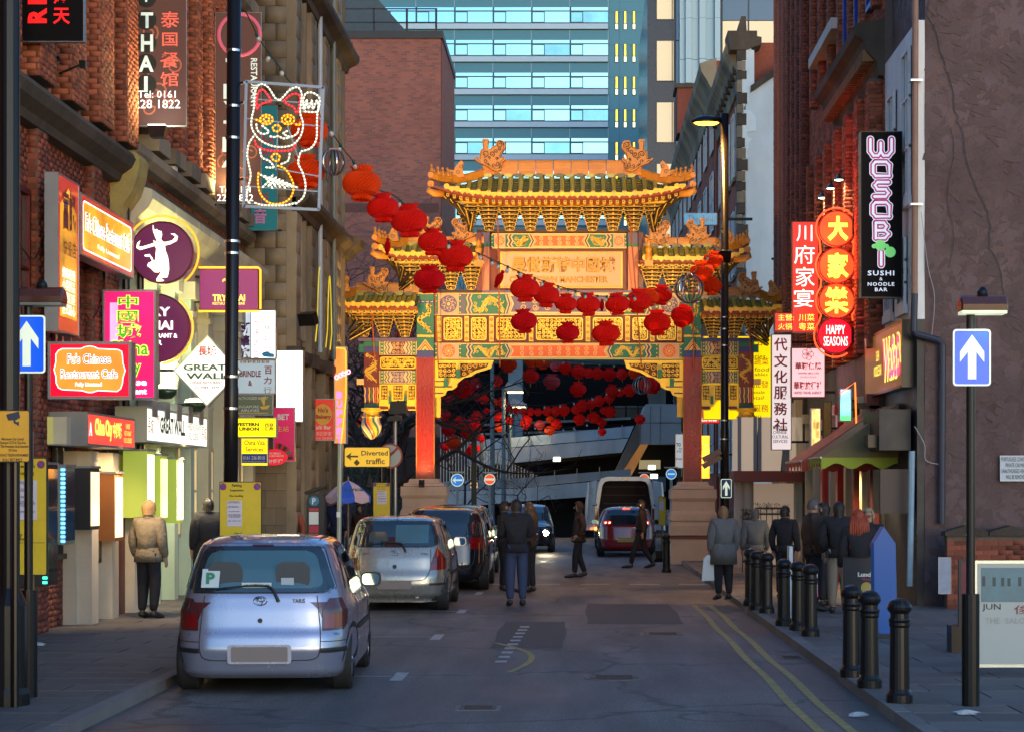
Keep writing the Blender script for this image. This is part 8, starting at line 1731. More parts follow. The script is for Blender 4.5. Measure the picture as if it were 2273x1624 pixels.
sign('lit_restaurant_sign','bright yellow and red lit restaurant sign seen past the red column','sign',(1556,965,1576,1062),62,em('fire_sign',(1,.35,.02),3.2,var=.8,sc=1.5),frame=red_paint,depth=.2,texts=[('酒',(1558,985,1574,1003),yl_hot),('家',(1558,1010,1574,1028),yl_hot)],arms=[((WX(1576,62),62.1,3),(5.2,62.1,3),.06)])
sign('phone_number_sign','red lit sign with white phone digits between the column and lamp post','sign',(1549,909,1597,939),58,em('red_phone_face',(1,.03,.02),.9,var=.1),frame=red_paint,depth=.2,texts=[('236 0700',(1556,927,1591,934),L_white,dict(off=.03))],arms=[((WX(1597,58),58.1,4),(5.2,58.1,4),.06)])
sign('letting_board','white and red letting board behind the red column beside the bridge stair','sign',(1499,962,1517,1038),64,mat('board_white',(.55,.55,.52),.5,em=(1,1,1),es=.12),frame=steel,depth=.08,texts=[('TO',(1501,982,1511,990),K,dict(off=.04)),('RE',(1507,993,1514,997),K),('PR',(1503,999,1513,1003),K),('0161',(1500,1015,1514,1020),L_red,dict(off=.03))],arms=[((WX(1508,64),64.1,3),(WX(1508,64),64.1,0),.08)])
def lcd(t):
 Y=34.9;MB().tube([W(a,b,Y-.04)for a,b in ((1865,872),(1898,848),(1901,952))],.014,8).build('neon_tube',em('orange_red_neon',(1,.16,.02),2.6,var=0),t)
sc_m=bpy.data.materials.new('led_screen');sc_m.use_nodes=True
_n=sc_m.node_tree;_p=_n.nodes['Principled BSDF'];_tc=_n.nodes.new('ShaderNodeTexCoord');_s=_n.nodes.new('ShaderNodeSeparateXYZ');_r=_n.nodes.new('ShaderNodeValToRGB');_nz=_n.nodes.new('ShaderNodeTexNoise');_nz.inputs['Scale'].default_value=5;_ad=_n.nodes.new('ShaderNodeMath');_ad.operation='MULTIPLY_ADD';_ad.inputs[1].default_value=.5
_n.links.new(_tc.outputs['Generated'],_s.inputs[0]);_n.links.new(_tc.outputs['Object'],_nz.inputs['Vector']);_n.links.new(_nz.outputs[0],_ad.inputs[0]);_n.links.new(_s.outputs[2],_ad.inputs[2]);_n.links.new(_ad.outputs[0],_r.inputs[0])
_e=_r.color_ramp.elements;_e[0].position=.35;_e[0].color=(.0,.6,.05,1);_e[1].position=1.05;_e[1].color=(.05,.25,.7,1);_x=_r.color_ramp.elements.new(.62);_x.color=(.1,.75,.8,1)
_n.links.new(_r.outputs[0],_p.inputs['Emission Color']);_p.inputs['Emission Strength'].default_value=1.3
sign('led_screen','small glowing blue-green video screen edged with orange neon above the awnings','screen',(1864,862,1890,934),34.9,sc_m,frame=grey_metal,depth=.25,rim=.015,extra=lcd,arms=[armR(1888,900,34.9,.1)])
sign('small_poster_box','narrow gilded menu panel beside the video screen','menu cabinet',(1800,905,1822,1030),38.4,em('gilt_box',(1,.62,.18),1.3,var=.6,sc=6),frame=white_paint,depth=.2,rim=.015,texts=[('粵菜\n小館\n點心',(1803,935,1819,990),L_gold)],arms=[armR(1820,960,38.4,.1)])
sign('small_poster_box','two-part brass notice panel under the pink agency sign','notice',(1827,890,1846,1010),37.0,mat('brass_panel',(.30,.18,.04),.4,metal=.5,var=.4,vs=12),frame=black_metal,depth=.05,rim=.012,arms=[armR(1845,950,37,.05)])
sign('small_poster_box','dark red square notice hanging below the slanting fascia','notice',(1945,940,1962,1000),33.5,mat('plum_notice',(.12,.03,.05),.5),frame=maroon,depth=.04,rim=.008,arms=[armR(1960,970,33.5,.04)])
for i,(x,y,lab)in enumerate(((1862,400,'highest of three gooseneck lamps above the neon totem'),(1844,419,'middle of three gooseneck lamps above the neon totem'),(1825,440,'lowest of three gooseneck lamps above the neon totem'))):
 Y=38+i*1.6;c=W(x,y,Y);t=thing('gooseneck_lamp',lab,'lamp',c,'small lamps fixed to the facades')
 MB().lathe([(.03,.12),(.04,.07),(.10,.02),(.13,0)],c,14).build('shade',mat('green_housing',(0,0,0)),t,smooth=True);MB().lathe([(.11,.012),(.06,-.01),(.001,-.02)],c,12).build('lens',em('cool_lamp',(.85,1,.8),9),t)
 MB().tube([c+Vector((0,0,.12)),c+Vector((.1,0,.2)),(5.2,c.y,c.z+.1)],.012,6).build('arm',black_metal,t)
 spot('lamp_light',c+Vector((.05,0,-.03)),c+Vector((.45,0,-2.5)),45,(1,.85,.5),120,parent=t)

# awnings
def awning(label,Y0,Y1,Xo,zt,zb,m,mv,seed):
 t=thing('shop_awning',label,'awning',(5.24,(Y0+Y1)/2,zb));mb=MB()
 mb.add([(5.22,Y0,zt),(5.22,Y1,zt),(Xo,Y1,zb),(Xo,Y0,zb)],[(0,1,2,3)]);mb.build('canopy',m,t)
 MB().add([(5.22,Y0,zt),(Xo,Y0,zb),(5.22,Y0,zb)],[(0,1,2)]).build('end_panel',m,t)
 P=[[(Xo,Y0+(Y1-Y0)*i/40,zb),(Xo-.01,Y0+(Y1-Y0)*i/40,zb-.14-.06*math.cos(i/40*math.pi*10))]for i in range(41)];MB().grid(P).build('valance',mv,t)
 P=[[(Xo+(5.2-Xo)*i/20,Y0,zb),(Xo+(5.2-Xo)*i/20,Y0-.005,zb-.14-.05*math.cos(i/20*math.pi*5))]for i in range(21)];MB().grid(P).build('valance',mv,t)
 MB().cyl((Xo,Y0,zb),(Xo,Y1,zb),.02,8).build('front_bar',grey_metal,t)
awning('drab green shop awning with a wavy lime valance, nearer the street corner',32.6,34.4,3.95,3.35,2.45,mat('drab_canvas',(.16,.14,.07),.8,var=.2),mat('lime_valance',(.30,.38,.04),.8),1)
awning('faded red shop awning with a scalloped red valance',34.6,37.2,3.85,3.35,2.42,mat('faded_red_canvas',(.42,.15,.10),.8,var=.2),mat('red_valance',(.50,.08,.05),.8),2)
spot('awning_lamp',(4.9,33.6,2.3),(4.8,34.2,0),60,(1,.8,.45),130);spot('awning_lamp',(4.7,36.2,2.3),(5.0,36.2,0),60,(1,.6,.3),130)
t=thing('wall_unit','black boxed shutter housing under the slanting fascia','shutter box',(5.1,32.2,2.8));MB().box(4.75,5.25,31.6,33.4,2.55,3.2).build('housing',black_paint,t);MB().box(4.6,4.75,31.8,32.2,2.6,2.8).build('bracket_arm',black_metal,t)
t=thing('wall_unit','smaller brown box housing lower on the black shopfront','shutter box',(5.1,31.8,1.6));MB().box(4.75,5.25,31.5,32.3,1.55,2.25).build('housing',mat('brown_box',(.06,.035,.03),.5),t);MB().box(4.74,4.76,31.55,32.2,1.6,2.2).build('lid',black_paint,t)
def bigwin():
 Y=46.2;t=thing('projecting_window','white projecting window bay with blue frames over brown fascia on round columns','shopfront',(WX(1680,Y),Y,0))
 a,b=W(1640,1050,Y),W(1752,925,Y);MB().box(a.x,b.x+.4,Y,Y+2,a.z,b.z).build('bay',mat('blind_white',(.5,.47,.42),.6,em=(1,.8,.6),es=.1),t)
 for x in (1641,1676,1686,1740,1748):p=W(x,0,Y);MB().box(p.x-.04,p.x+.04,Y-.05,Y,a.z,b.z).build('mullion',mat('blue_grey_frame',(.12,.17,.27),.4),t)
 for (xa,xb,xc)in ((1680,1692,1684),(1740,1748,1743)):P_=lambda x,y:(WX(x,Y),WZ(y,Y));MB().prism([P_(xa-8,1048),P_(xb-2,1048),P_(xc,930)],(0,Y-.01,0),UX,UZ,-UY,.01).build('drape',mat('dark_drape',(.05,.05,.06),.8),t,recalc=True)
 a,b=W(1630,1068,Y-.4),W(1752,1044,Y-.4);MB().box(a.x,b.x+.6,Y-.4,Y+2,a.z,b.z).build('fascia',maroon,t)
 for x in (1643,1662):p=W(x,0,Y);MB().cyl((p.x,Y+.2,.1),(p.x,Y+.2,a.z),.13,18).build('column',mat('cream_column',(.60,.50,.42),.5),t)
 a,b=W(1672,1170,Y+.6),W(1745,1072,Y+.6);MB().box(a.x,b.x+.5,Y+.9,Y+1,.1,b.z).build('rear_wall',mat('pale_shop_wall',(.5,.42,.36),.6,em=(1,.7,.5),es=.08),t)
bigwin()

# ================================================================ STREET FURNITURE
def column_lamp(label,Xb,Yb,top,r0,r1,xt=0,head=None,bands=()):
 t=thing('lamp_column',label,'lamp post',(Xb,Yb,.1));T=lambda z:(Xb+xt*z/12,Yb,z)
 MB().lathe([(r0*2.0,.1),(r0*2.0,.14),(r0*1.6,.2),(r0*1.55,1.15),(r0*1.25,1.3)],(Xb,Yb,0),20).build('base',black_metal,t,smooth=False)
 MB().tube([T(1.25),T(3.2),T(3.25),T(top)],[r0,r0*.97,r0*.9,r1],20).build('shaft',black_metal,t,smooth=True)
 for z in bands:MB().tube([T(z-.015),T(z+.015)],r0+.004,18).build('clamp_band',steel,t)
 return t
c1=column_lamp('thick black lamp column carrying the lucky cat light frame, highlights down its length',-4.42,25.1,12,.093,.093,xt=.09,bands=(2.95,3.35,4.9,5.05,6.35,6.75,7.45))
pf=thing('lamp_column','very dark pole rising out of frame behind the CCTV notice','lamp post',(-4.83,17.0,.1))
MB().lathe([(.15,.1),(.15,.95),(.085,1.1),(.085,9)],(-4.87,17.0,0),20).build('shaft',black_metal,pf);MB().lathe([(.17,.1),(.17,.2),(.155,.25)],(-4.87,17.0,0),20).build('base',black_metal,pf)
c3=column_lamp('black lamp column with a glowing amber lantern arm over the street',3.1,42.7,WZ(253,42.7),.095,.085,bands=(1.2+.6,3.4,3.0,5.0,5.35,5.6))
hd=W(1568,268,42.7);MB().tube([(3.1,42.7,hd.z+.03),(3.1-.15,42.7,hd.z+.06),(hd.x+.25,42.7,hd.z+.06)],.035,8).build('arm',black_metal,c3)
l=MB().lathe([(.001,.13),(.12,.12),(.24,.07),(.33,0),(.32,-.03)],(hd.x,42.7,hd.z-.02),24,1.05,.7).build('lantern',black_metal,c3,smooth=True)
MB().lathe([(.26,-.03),(.20,-.065),(.001,-.075)],(hd.x,42.7,hd.z-.02),24,1.05,.7).build('lens',em('sodium_lens',(1,.36,.03),9),l)
spot('street_lamp_light',(hd.x,42.6,hd.z-.12),(hd.x,42.6,0),420,(1,.5,.12),130,parent=c3)
# fingerboards on it
for a,b in (((1560,1020),(1600,1000)),((1560,1035),(1600,1012))):p,q=W(a[0],a[1],42.6),W(b[0],b[1],42.6);MB().beam(p,q,.03,.12).build('finger_board',mat('brown_board',(.18,.07,.03),.4),c3)
def oneway(name,label,cx,y0,y1,w_,Y,base_y=None,cap=True,lampx=None,zoff=.1,xpole=None):
 x0,x1=cx-w_/2,cx+w_/2;a,b=W(x0,y1,Y),W(x1,y0,Y);t=thing(name,label,'traffic sign',((a.x+b.x)/2,Y,zoff))
 xp=WX(xpole,Y)if xpole else (a.x+b.x)/2;bl=MB().prism(rrect(a.x,a.z,b.x,b.z,.03),(0,Y,0),UX,UZ,-UY,.01).build('plate',white_sign,t)
 MB().prism(rrect(a.x+.014,a.z+.014,b.x-.014,b.z-.014,.022),(0,Y-.01,0),UX,UZ,-UY,.003).build('blue_face',blue_sign if cap else mat('old_blue',(.01,.06,.16),.5),bl)
 cxm=(a.x+b.x)/2;W_=(b.x-a.x);H_=b.z-a.z;P_=lambda u_,v_:(cxm+u_*W_,a.z+v_*H_)
 MB().prism([P_(-.11,.12),P_(.11,.12),P_(.11,.60),P_(.32,.42),P_(.32,.60),P_(0,.90),P_(-.32,.60),P_(-.32,.42),P_(-.11,.60)],(0,Y-.013,0),UX,UZ,-UY,.003).build('arrow',white_sign,bl,recalc=True)
 MB().cyl((xp,Y+.05,zoff+.9),(xp,Y+.05,b.z+(.25 if cap else 0)),.038,14).cyl((xp,Y+.05,zoff),(xp,Y+.05,zoff+.95),.075,14).build('pole',black_metal,t)
 if lampx:
  lx0,ly0,lx1,ly1=lampx;p,q=W(lx0,ly1,Y),W(lx1,ly0,Y);cx_=(p.x+q.x)/2;hh=q.z-p.z;hw=(q.x-p.x)/2
  mb=MB();prof=[(-.11,0),(-.115,.35*hh),(-.06,.85*hh),(0,1.0*hh),(.06,.85*hh),(.115,.35*hh),(.11,0)]
  vs=[];fs=[];n=len(prof)
  for sx,k in ((-1,1),(-.93,.0),(.93,.0),(1,1)):
   pass
  st=[(-hw,.82),(-hw*.93,1),(hw*.93,1),(hw,.82)]
  for sx,k in st:vs += [(cx_+sx,Y-.0+a_*k,p.z+b_*k)for a_,b_ in prof]
  for i in range(3):fs += [(i*n+j,i*n+j+1,(i+1)*n+j+1,(i+1)*n+j)for j in range(n-1)]
  fs += [tuple(range(n)),tuple(reversed(range(3*n,4*n)))];mb.add(vs,fs);h=mb.build('lamp_hood',mat('copper_brown_hood',(.09,.035,.03),.25,coat=.6),t,recalc=True)
  MB().box(cx_-hw*.95,cx_+hw*.95,Y-.1,Y+.1,p.z-.03,p.z-.004).build('lamp_lens',em('hood_lens',(.9,1,.7),.55)if x0 >1000 else mat('unlit_lens',(.2,.2,.18),.3),h)
  MB().lathe([(.045,0),(.05,.02),(.045,.045),(.02,.075),(.001,.08)],(cx_,Y,q.z-.01),14).build('lamp_cap',mat('cap_glass',(.18,.16,.16),.1,metal=.6)if name.endswith('x')else black_metal,h)
  if x0 >1000:spot('hood_light',(cx_,Y-.04,p.z-.05),(cx_,Y-.12,a.z-.2),4,(.9,1,.85),150,parent=t)
 return t
oneway('one_way_sign','blue one-way arrow sign under a dark hooded lamp, by the stucco wall',2157,731,856,84,16.9,lampx=(2129,655,2233,690),zoff=.1)
oneway('one_way_sign','blue one-way arrow sign cut by the dark pole beside the brick building',60,700,828,82,17.6,lampx=(42,638,144,672),zoff=.1)
oneway('one_way_sign','small tall dark blue one-way arrow plate low on the amber-lit lamp column',1612,1062,1104,24,42.2,cap=False,zoff=.1)
def board(name,label,box,Y,face,tt,poleX=None,legs=True,group=None,cat='notice',extra=None,depth=.02):
 def ex(t):
  x0,y0,x1,y1=box;xs_=[poleX]if poleX else [(x0+x1)/2]
  for x in xs_:MB().cyl((WX(x,Y),Y+.06,.1),(WX(x,Y),Y+.06,WZ(y0+4,Y)),.03,10).build('post',mat('ochre_post',(.25,.17,.06),.5)if name != 'cctv_notice' else black_metal,t)
  if extra:extra(t)
 return sign(name,label,cat,box,Y,face,frame=black_paint,depth=depth,rim=.008,texts=tt,extra=ex,rr=.015,group=group)
def nopark(Y,spots,sheet=None,lines=()):
 def ex(t):
  for cx,cy,r_ in spots:
   c=W(cx,cy,Y);u=Y/F;MB().prism(circ(c.x,c.z,r_*u,24),(0,Y,0),UX,UZ,-UY,.003).build('red_roundel',tx((.5,.03,.03)),t);MB().prism(circ(c.x,c.z,r_*u*.78,24),(0,Y,0),UX,UZ,-UY,.004).build('blue_centre',tx((.05,.07,.35)),t)
   d=r_*u*.62;MB().strip([(c.x-d,c.z+d),(c.x+d,c.z-d)],r_*u*.22,(0,Y,0),*FRONT,.006).build('red_bar',tx((.5,.03,.03)),t)
  if sheet:
   p,q=W(sheet[0],sheet[3],Y),W(sheet[2],sheet[1],Y);s=MB().box(p.x,q.x,Y-.004,Y-.001,p.z,q.z).build('paper_sheet',paper,t)
   for tx_,fy0,fy1,fx0,fx1 in lines:
    a,b=W(sheet[0]+(sheet[2]-sheet[0])*fx0,sheet[1]+(sheet[3]-sheet[1])*fy1,Y),W(sheet[0]+(sheet[2]-sheet[0])*fx1,sheet[1]+(sheet[3]-sheet[1])*fy0,Y);lettering(tx_,(a.x,Y-.002,a.z),b.x-a.x,b.z-a.z,FRONT,K,s,off=.02)
 return ex
LN=(('STARTING @ 18:00 HOURS\nSATURDAY 13TH FEBRUARY 2010',.02,.10,.03,.88),('ENDING @ 23:59 HOURS\nSUNDAY 14TH FEBRUARY 2010',.20,.28,.03,.82),('FAULKNER STREET',.40,.44,.12,.85),('ALL PAY & DISPLAY BAYS\nBETWEEN PRINCESS STREET\n& NEW YORK STREET',.52,.66,.06,.95),('EVENT - CHINESE NEW YEAR',.77,.81,.08,.93))
board('suspension_board','large yellow no loading board with lilac paper sheet under the CCTV notice',(14,1015,105,1276),19.4,yellow_sign,[('Parking',(24,1014,58,1022),K)][:0]+[('Suspension',(22,1029,78,1040),K,dict(off=.02)),('No loading',(24,1045,76,1055),K,dict(off=.02)),('City of\nManchester',(20,1182,74,1198),K,dict(off=.02)),('_',(4+18,1203,100,1204),K)],poleX=66,extra=nopark(19.4,[(91,1030,9)],(21,1065,82,1153),LN),group='parking suspension boards')
board('suspension_board','yellow no loading board with white sheet at the foot of the thick lamp column',(487,1068,581,1260),24.7,yellow_sign,[('Parking',(515,1073,537,1081),K,dict(off=.02)),('Suspension',(510,1084,541,1091),K,dict(off=.02)),('No loading',(510,1097,540,1103),K,dict(off=.02)),('City of\nManchester',(514,1180,543,1193),K,dict(off=.02))],extra=nopark(24.7,[(495,1079,8),(539+32,1079,8)],(504,1110,537,1167),LN),group='parking suspension boards')
board('suspension_board','narrow yellow no loading board standing just before the gate plinth',(828,1070,866,1180),45.0,yellow_sign,[('Parking',(838,1072,856,1076),K),('Suspension',(836,1077,858,1081),K),('No loading',(838,1083,856,1086),K),('City of\nManchester',(837,1141,857,1148),K)],extra=nopark(45.0,[(832,1075,4),(861,1075,4)],(837,1088,858,1118),LN),group='parking suspension boards')
board('suspension_board','small yellow suspension board tucked between the white van and stone plinth',(1462,1101,1478,1165),57.0,yellow_sign,[],extra=nopark(57.0,[(1474,1104,2.4)],(1463,1112,1473,1132)),group='parking suspension boards')
def camic(t):
 Y=17.0-.25;P_=lambda x,y:(WX(x,Y),WZ(y,Y));mb=MB();mb.prism([P_(14,919),P_(42,912),P_(45,926),P_(36,931),P_(18,932)],(0,Y,0),UX,UZ,-UY,.004);mb.strip([P_(33,930),P_(32,936),P_(41,940)],.02,(0,Y,0),*FRONT,.003);mb.prism([P_(38,936),P_(42,934),P_(42,945),P_(37,941)],(0,Y,0),UX,UZ,-UY,.004);mb.build('camera_symbol',tx((.02,.03,.07)),t,recalc=True)
board('cctv_notice','amber CCTV notice with a camera symbol strapped to the darkest pole',(-8,909,67,1025),16.75,amber_sign,[('Manchester City Council\nOperates CCTV in This Area\nFor The Prevention And Detection\nOf Crime',(-6,970,63,1001),K,dict(off=.015)),('CONTACT TELEPHONE NUMBER',(-6,1006,63,1012),K,dict(off=.015)),('0161 817 8923',(6,1016,49,1023),K,dict(off=.015))],poleX=0,extra=camic)
sign('parking_plate','thin white parking plate with small arrows on the pole beside the blue arrow','traffic sign',(60,957,74,1035),17.9,mat('old_white',(.42,.42,.4),.5),frame=grey_metal,depth=.01,rim=.003,texts=[('P',(62,1017-30,66,1023-30),tx((.02,.05,.3))),('>',(66,1000,72,1006),K)],arms=[((WX(66,17.9),17.92,3.2),(WX(60,17.6),17.66,3.2),.02)])
# diverted traffic sign + no right turn
def dv(t):
 Y=46;P_=lambda x,y:(WX(x,Y),WZ(y,Y));MB().prism([P_(768,1012),P_(780,1003),P_(778,1010),P_(795,1010),P_(795,1014),P_(778,1014),P_(780,1021)],(0,Y,0),UX,UZ,-UY,.004).build('arrow',tx((.10,.09,.02)),t,recalc=True)
 MB().prism([P_(785,1026),P_(792,1018),P_(799,1026),P_(792,1033)],(0,Y,0),UX,UZ,-UY,.004).build('diamond_mark',tx((.10,.09,.02)),t,recalc=True)
 for x in (846,):MB().cyl((WX(x,Y),Y+.05,.1),(WX(x,Y),Y+.05,WZ(992,Y)),.045,10).build('post',black_metal,t)
sign('diversion_sign','yellow Diverted traffic sign with a dark arrow before the bare trees','traffic sign',(764,991,866,1036),46,mat('diversion_yellow',(.70,.40,.01),.35,em=(1,.6,.05),es=.22),frame=mat('dark_olive',(.08,.07,.02),.5),depth=.03,rim=.015,rr=.05,texts=[('Diverted',(802,999,861,1010),tx((.10,.09,.04)),dict(off=.02)),('traffic',(812,1016,854,1029),tx((.10,.09,.04)),dict(off=.02))],extra=dv)
def round_sign(name,label,cx,cy,r_,Y,ring_m,face_m,fn,zoff=0,lamp=True):
 c=W(cx,cy,Y);u=Y/F;t=thing(name,label,'traffic sign',(c.x,Y,zoff));MB().cyl((c.x,Y,c.z),(c.x,Y+.015,c.z),r_*u,32).build('rim',ring_m,t);f=MB().cyl((c.x,Y-.004,c.z),(c.x,Y,c.z),r_*u*.86,32).build('face',face_m,t);fn(t,c,u)
 MB().cyl((c.x,Y+.05,zoff),(c.x,Y+.05,c.z+r_*u*.9),.04,10).build('post',grey_metal if lamp else black_metal,t)
 if lamp:MB().box(c.x-.2,c.x+.2,Y-.1,Y+.12,c.z+r_*u*1.1,c.z+r_*u*1.32).build('lamp_hood',grey_metal,t)
round_sign('no_turn_sign','round white sign with red rim and bar behind the diversion sign',866,1011,28,46.6,mat('faded_red',(.35,.06,.05),.5),mat('dim_white',(.45,.48,.45),.5),lambda t,c,u:(MB().strip([(c.x-18*u,c.z-16*u),(c.x+17*u,c.z+18*u)],.06,(0,46.6,0),*FRONT,.010).build('red_bar',mat('faded_red',(0,0,0)),t),MB().tube([(c.x-.02,46.59,c.z-.15),(c.x-.02,46.59,c.z+.05),(c.x+.1,46.59,c.z+.08)],.015,5).build('arrow',K,t)),lamp=False)
sb=em('blue_round',(.02,.25,.8),.5,base=(.02,.15,.5),var=.05)
round_sign('keep_left_sign','round blue sign with a white arrow pointing sideways, past the stone plinth',1015,1064.5,14.5,60,white_sign,sb,lambda t,c,u:MB().prism([(c.x-.15,c.z),(c.x-.03,c.z+.10),(c.x-.06,c.z+.025),(c.x+.15,c.z+.025),(c.x+.15,c.z-.025),(c.x-.06,c.z-.025),(c.x-.03,c.z-.10)],(0,59.99,0),UX,UZ,-UY,.006).build('arrow',white_sign,t,recalc=True))
srd=em('lit_red_round',(1,.10,.02),.7,base=(.5,.03,.02),var=.05)
round_sign('no_entry_sign','round red no entry sign with white bar between the ramps and lamp posts',1087,1063,12.5,60.5,white_sign,srd,lambda t,c,u:MB().box(c.x-.14,c.x+.14,60.485,60.495,c.z-.03,c.z+.03).build('white_bar',white_sign,t))
round_sign('no_entry_sign','round red no entry sign rising behind the roof of the white van',1430,1062,11.5,70,white_sign,srd,lambda t,c,u:MB().box(c.x-.16,c.x+.16,69.985,69.995,c.z-.035,c.z+.035).build('white_bar',white_sign,t))
round_sign('keep_left_sign','round blue sign partly hidden behind the red column and its lamp post',1490,1051,12,58.5,white_sign,sb,lambda t,c,u:MB().box(c.x-.1,c.x+.1,58.48,58.495,c.z-.02,c.z+.02).build('arrow',white_sign,t))
sign('parking_direction_sign','small black and white arrowed P sign on a dark pole under the lanterns','traffic sign',(1043,1069,1061,1083),62,mat('pale_sign',(.6,.45,.3),.4,em=(1,.6,.3),es=.25),frame=black_paint,depth=.03,rim=.01,texts=[('<',(1044,1071,1049,1081),K,dict(off=.05)),('P',(1053,1072,1059,1081),tx((.02,.05,.3)),dict(off=.04))],arms=[((WX(1052,62),62.05,WZ(960,62)),(WX(1052,62),62.05,0),.16)])
# tall grey lamp posts beyond the gate
for x,yt,Y,hx,lab in ((1093,805,70,None,'nearest slim grey lamp post seen through the arch'),(1118,858,78,1144,'slim grey lamp post with a single lit head, first of a receding row'),(1131,892,86,1154,'slim grey lamp post with a lower lit head, second of a receding row'),(1139,920,90,None,'slim grey lamp post farthest along the receding row'),(1069,960,80,None,'short slim grey post left of the receding row by the brick wall')):
 t=thing('street_lamp',lab.replace('left of','before'),'lamp post',(WX(x,Y),Y,0),'slim lamp posts beyond the gate');MB().cyl((WX(x,Y),Y,0),(WX(x,Y),Y,WZ(yt,Y)),.10,10,.07).build('pole',mat('blue_grey_pole',(.13,.18,.21),.45,metal=.4),t)
 if hx:spot('lamp_light',W(hx,yt+12,Y),W(hx,yt+500,Y),500,(1,.7,.35),150,r=.3,parent=t)
 if hx:p=W(hx,yt+4,Y);MB().prism([(WX(x,Y),p.z),(p.x-.3,p.z+.25),(p.x+.3,p.z),(p.x+.3,p.z-.12),(p.x-.35,p.z-.12)],(0,Y-.2,0),UX,UZ,UY,.4).build('lamp_head',grey_metal,t,recalc=True);MB().box(p.x-.3,p.x+.3,Y-.19,Y+.19,p.z-.17,p.z-.125).build('lens',em('warm_lens',(1,.7,.3),5),t)
t=thing('floodlight_mast','black double floodlight on a steel mast in front of the left side of the arch','floodlight',(WX(868,47),47,0),'floodlights lighting the gate')
t['label']='black double floodlight on a steel mast beside the painted bulb'
for (x0,y0,x1,y1,d)in ((862,888,902,918,.0),(858,921,891,934,-.15)):p,q=W(x0,y1,47+d),W(x1,y0,47+d);MB().prism([(p.x,p.z),(q.x,p.z+.02),(q.x-.02,q.z),(p.x+.05,q.z-.02)],(0,47+d+.3,0),UX,UZ,-UY,.3).build('lamp_housing',black_metal,t)
MB().cyl((WX(876,47),47.1,0),(WX(876,47),47.1,WZ(934,47)),.05,10).build('mast',grey_metal,t)
spot('flood_light',(WX(876,47),47.3,WZ(905,47)),(-3.6,51.2,8.2),450,(1,.60,.20),80,parent=t)
# pay machine
def meter():
 Y=37.2;a,b=W(680,1230,Y),W(720,1080,Y);t=thing('parking_meter','black pay and display machine with solar cap, blue P roundel and red panels','parking meter',((a.x+b.x)/2,Y,.1));cx=(a.x+b.x)/2
 MB().prism([(cx-.16,.1),(cx+.16,.1),(cx+.17,WZ(1112,Y)),(cx+.14,WZ(1094,Y)),(cx-.13,WZ(1094,Y)),(cx-.17,WZ(1112,Y))],(0,Y+.3,0),UX,UZ,-UY,.3).build('cabinet',black_paint,t)
 p,q=W(674,1092,Y),W(724,1078,Y);MB().prism([(p.x,p.z),(p.x+.05,p.z-.04),(q.x-.03,q.z-.03),(q.x,q.z+.01),(p.x+.2,p.z+.09)],(0,Y+.32,0),UX,UZ,-UY,.34).build('solar_cap',black_metal,t,recalc=True)
 c=W(697,1111,Y);MB().prism(circ(c.x,c.z,11*Y/F,24),(0,Y,0),UX,UZ,-UY,.006).build('blue_roundel',tx((.02,.18,.35)),t);lettering('P',(c.x-.035,Y-.008,c.z-.06),.07,.12,FRONT,L_wht,t,off=.03)
 for y0,y1,m_ in ((1127,1134,tx((.5,.03,.05))),(1135,1164,L_wht),(1165,1182,tx((.5,.03,.05))),(1183,1230,tx((.5,.03,.05)))):p,q=W(686,y1-1,Y),W(707,y0,Y);MB().box(p.x,q.x,Y-.005,Y,p.z,q.z).build('instruction_panel',m_,t)
 p,q=W(687,1188,Y),W(706,1184,Y);lettering('83060',(p.x,Y-.006,p.z),q.x-p.x,q.z-p.z,FRONT,L_wht,t,off=.03)
meter()
t=thing('steel_post','plain galvanised post standing between the parasol and silver car','post',(WX(751,31),31,.1));MB().cyl((WX(751,31),31,.1),(WX(755,31),31,WZ(985,31)),.035,12).build('tube',mat('galvanised',(.33,.37,.33),.5,metal=.4,var=.15),t);MB().box(WX(748,31),WX(756,31),30.95,30.96,WZ(1147,31),WZ(1135,31)).build('sticker',L_wht,t)
def parasol():
 Y=44;c=W(773,1065,Y);t=thing('market_parasol','blue and pink striped market parasol beside the steel post','parasol',(c.x,Y,.1));u=Y/F;n=8
 rim=[(c.x+52*u*math.cos(2*math.pi*(i+.5)/n),Y+52*u*math.sin(2*math.pi*(i+.5)/n),c.z-.36)for i in range(n)]
 for i in range(n):
  a,b=Vector(rim[i]),Vector(rim[(i+1)%n]);top=Vector(c);m_=mat('parasol_blue',(.02,.07,.42),.6,em=(.05,.15,.8),es=.06)if i % 2 else mat('parasol_pink',(.62,.48,.55),.6)
  g=[]
  for j in range(7):f=j/6;sag=.05*math.sin(f*math.pi);g.append([top.lerp(a,f)+Vector((0,0,sag)),top.lerp(a.lerp(b,.5),f)+Vector((0,0,sag-.03*f)),top.lerp(b,f)+Vector((0,0,sag))])
  g.append([a-Vector((0,0,.11)),a.lerp(b,.5)-Vector((0,0,.16)),b-Vector((0,0,.11))])
  MB().grid(g).build('canopy_panel',m_,t,smooth=False)
 MB().cyl((c.x,Y,.1),(c.x,Y,c.z+.08),.02,8).build('pole',mat('wood_pole',(.35,.18,.07),.5),t)
 lettering('Lyca',(c.x-.02,Y-.42,c.z-.26),.42,.12,(UX,Vector((0,-.5,.9)).normalized()*-1*-1,-UY),tx((.08,.20,.12)),t,off=.03,slant=0)
parasol()
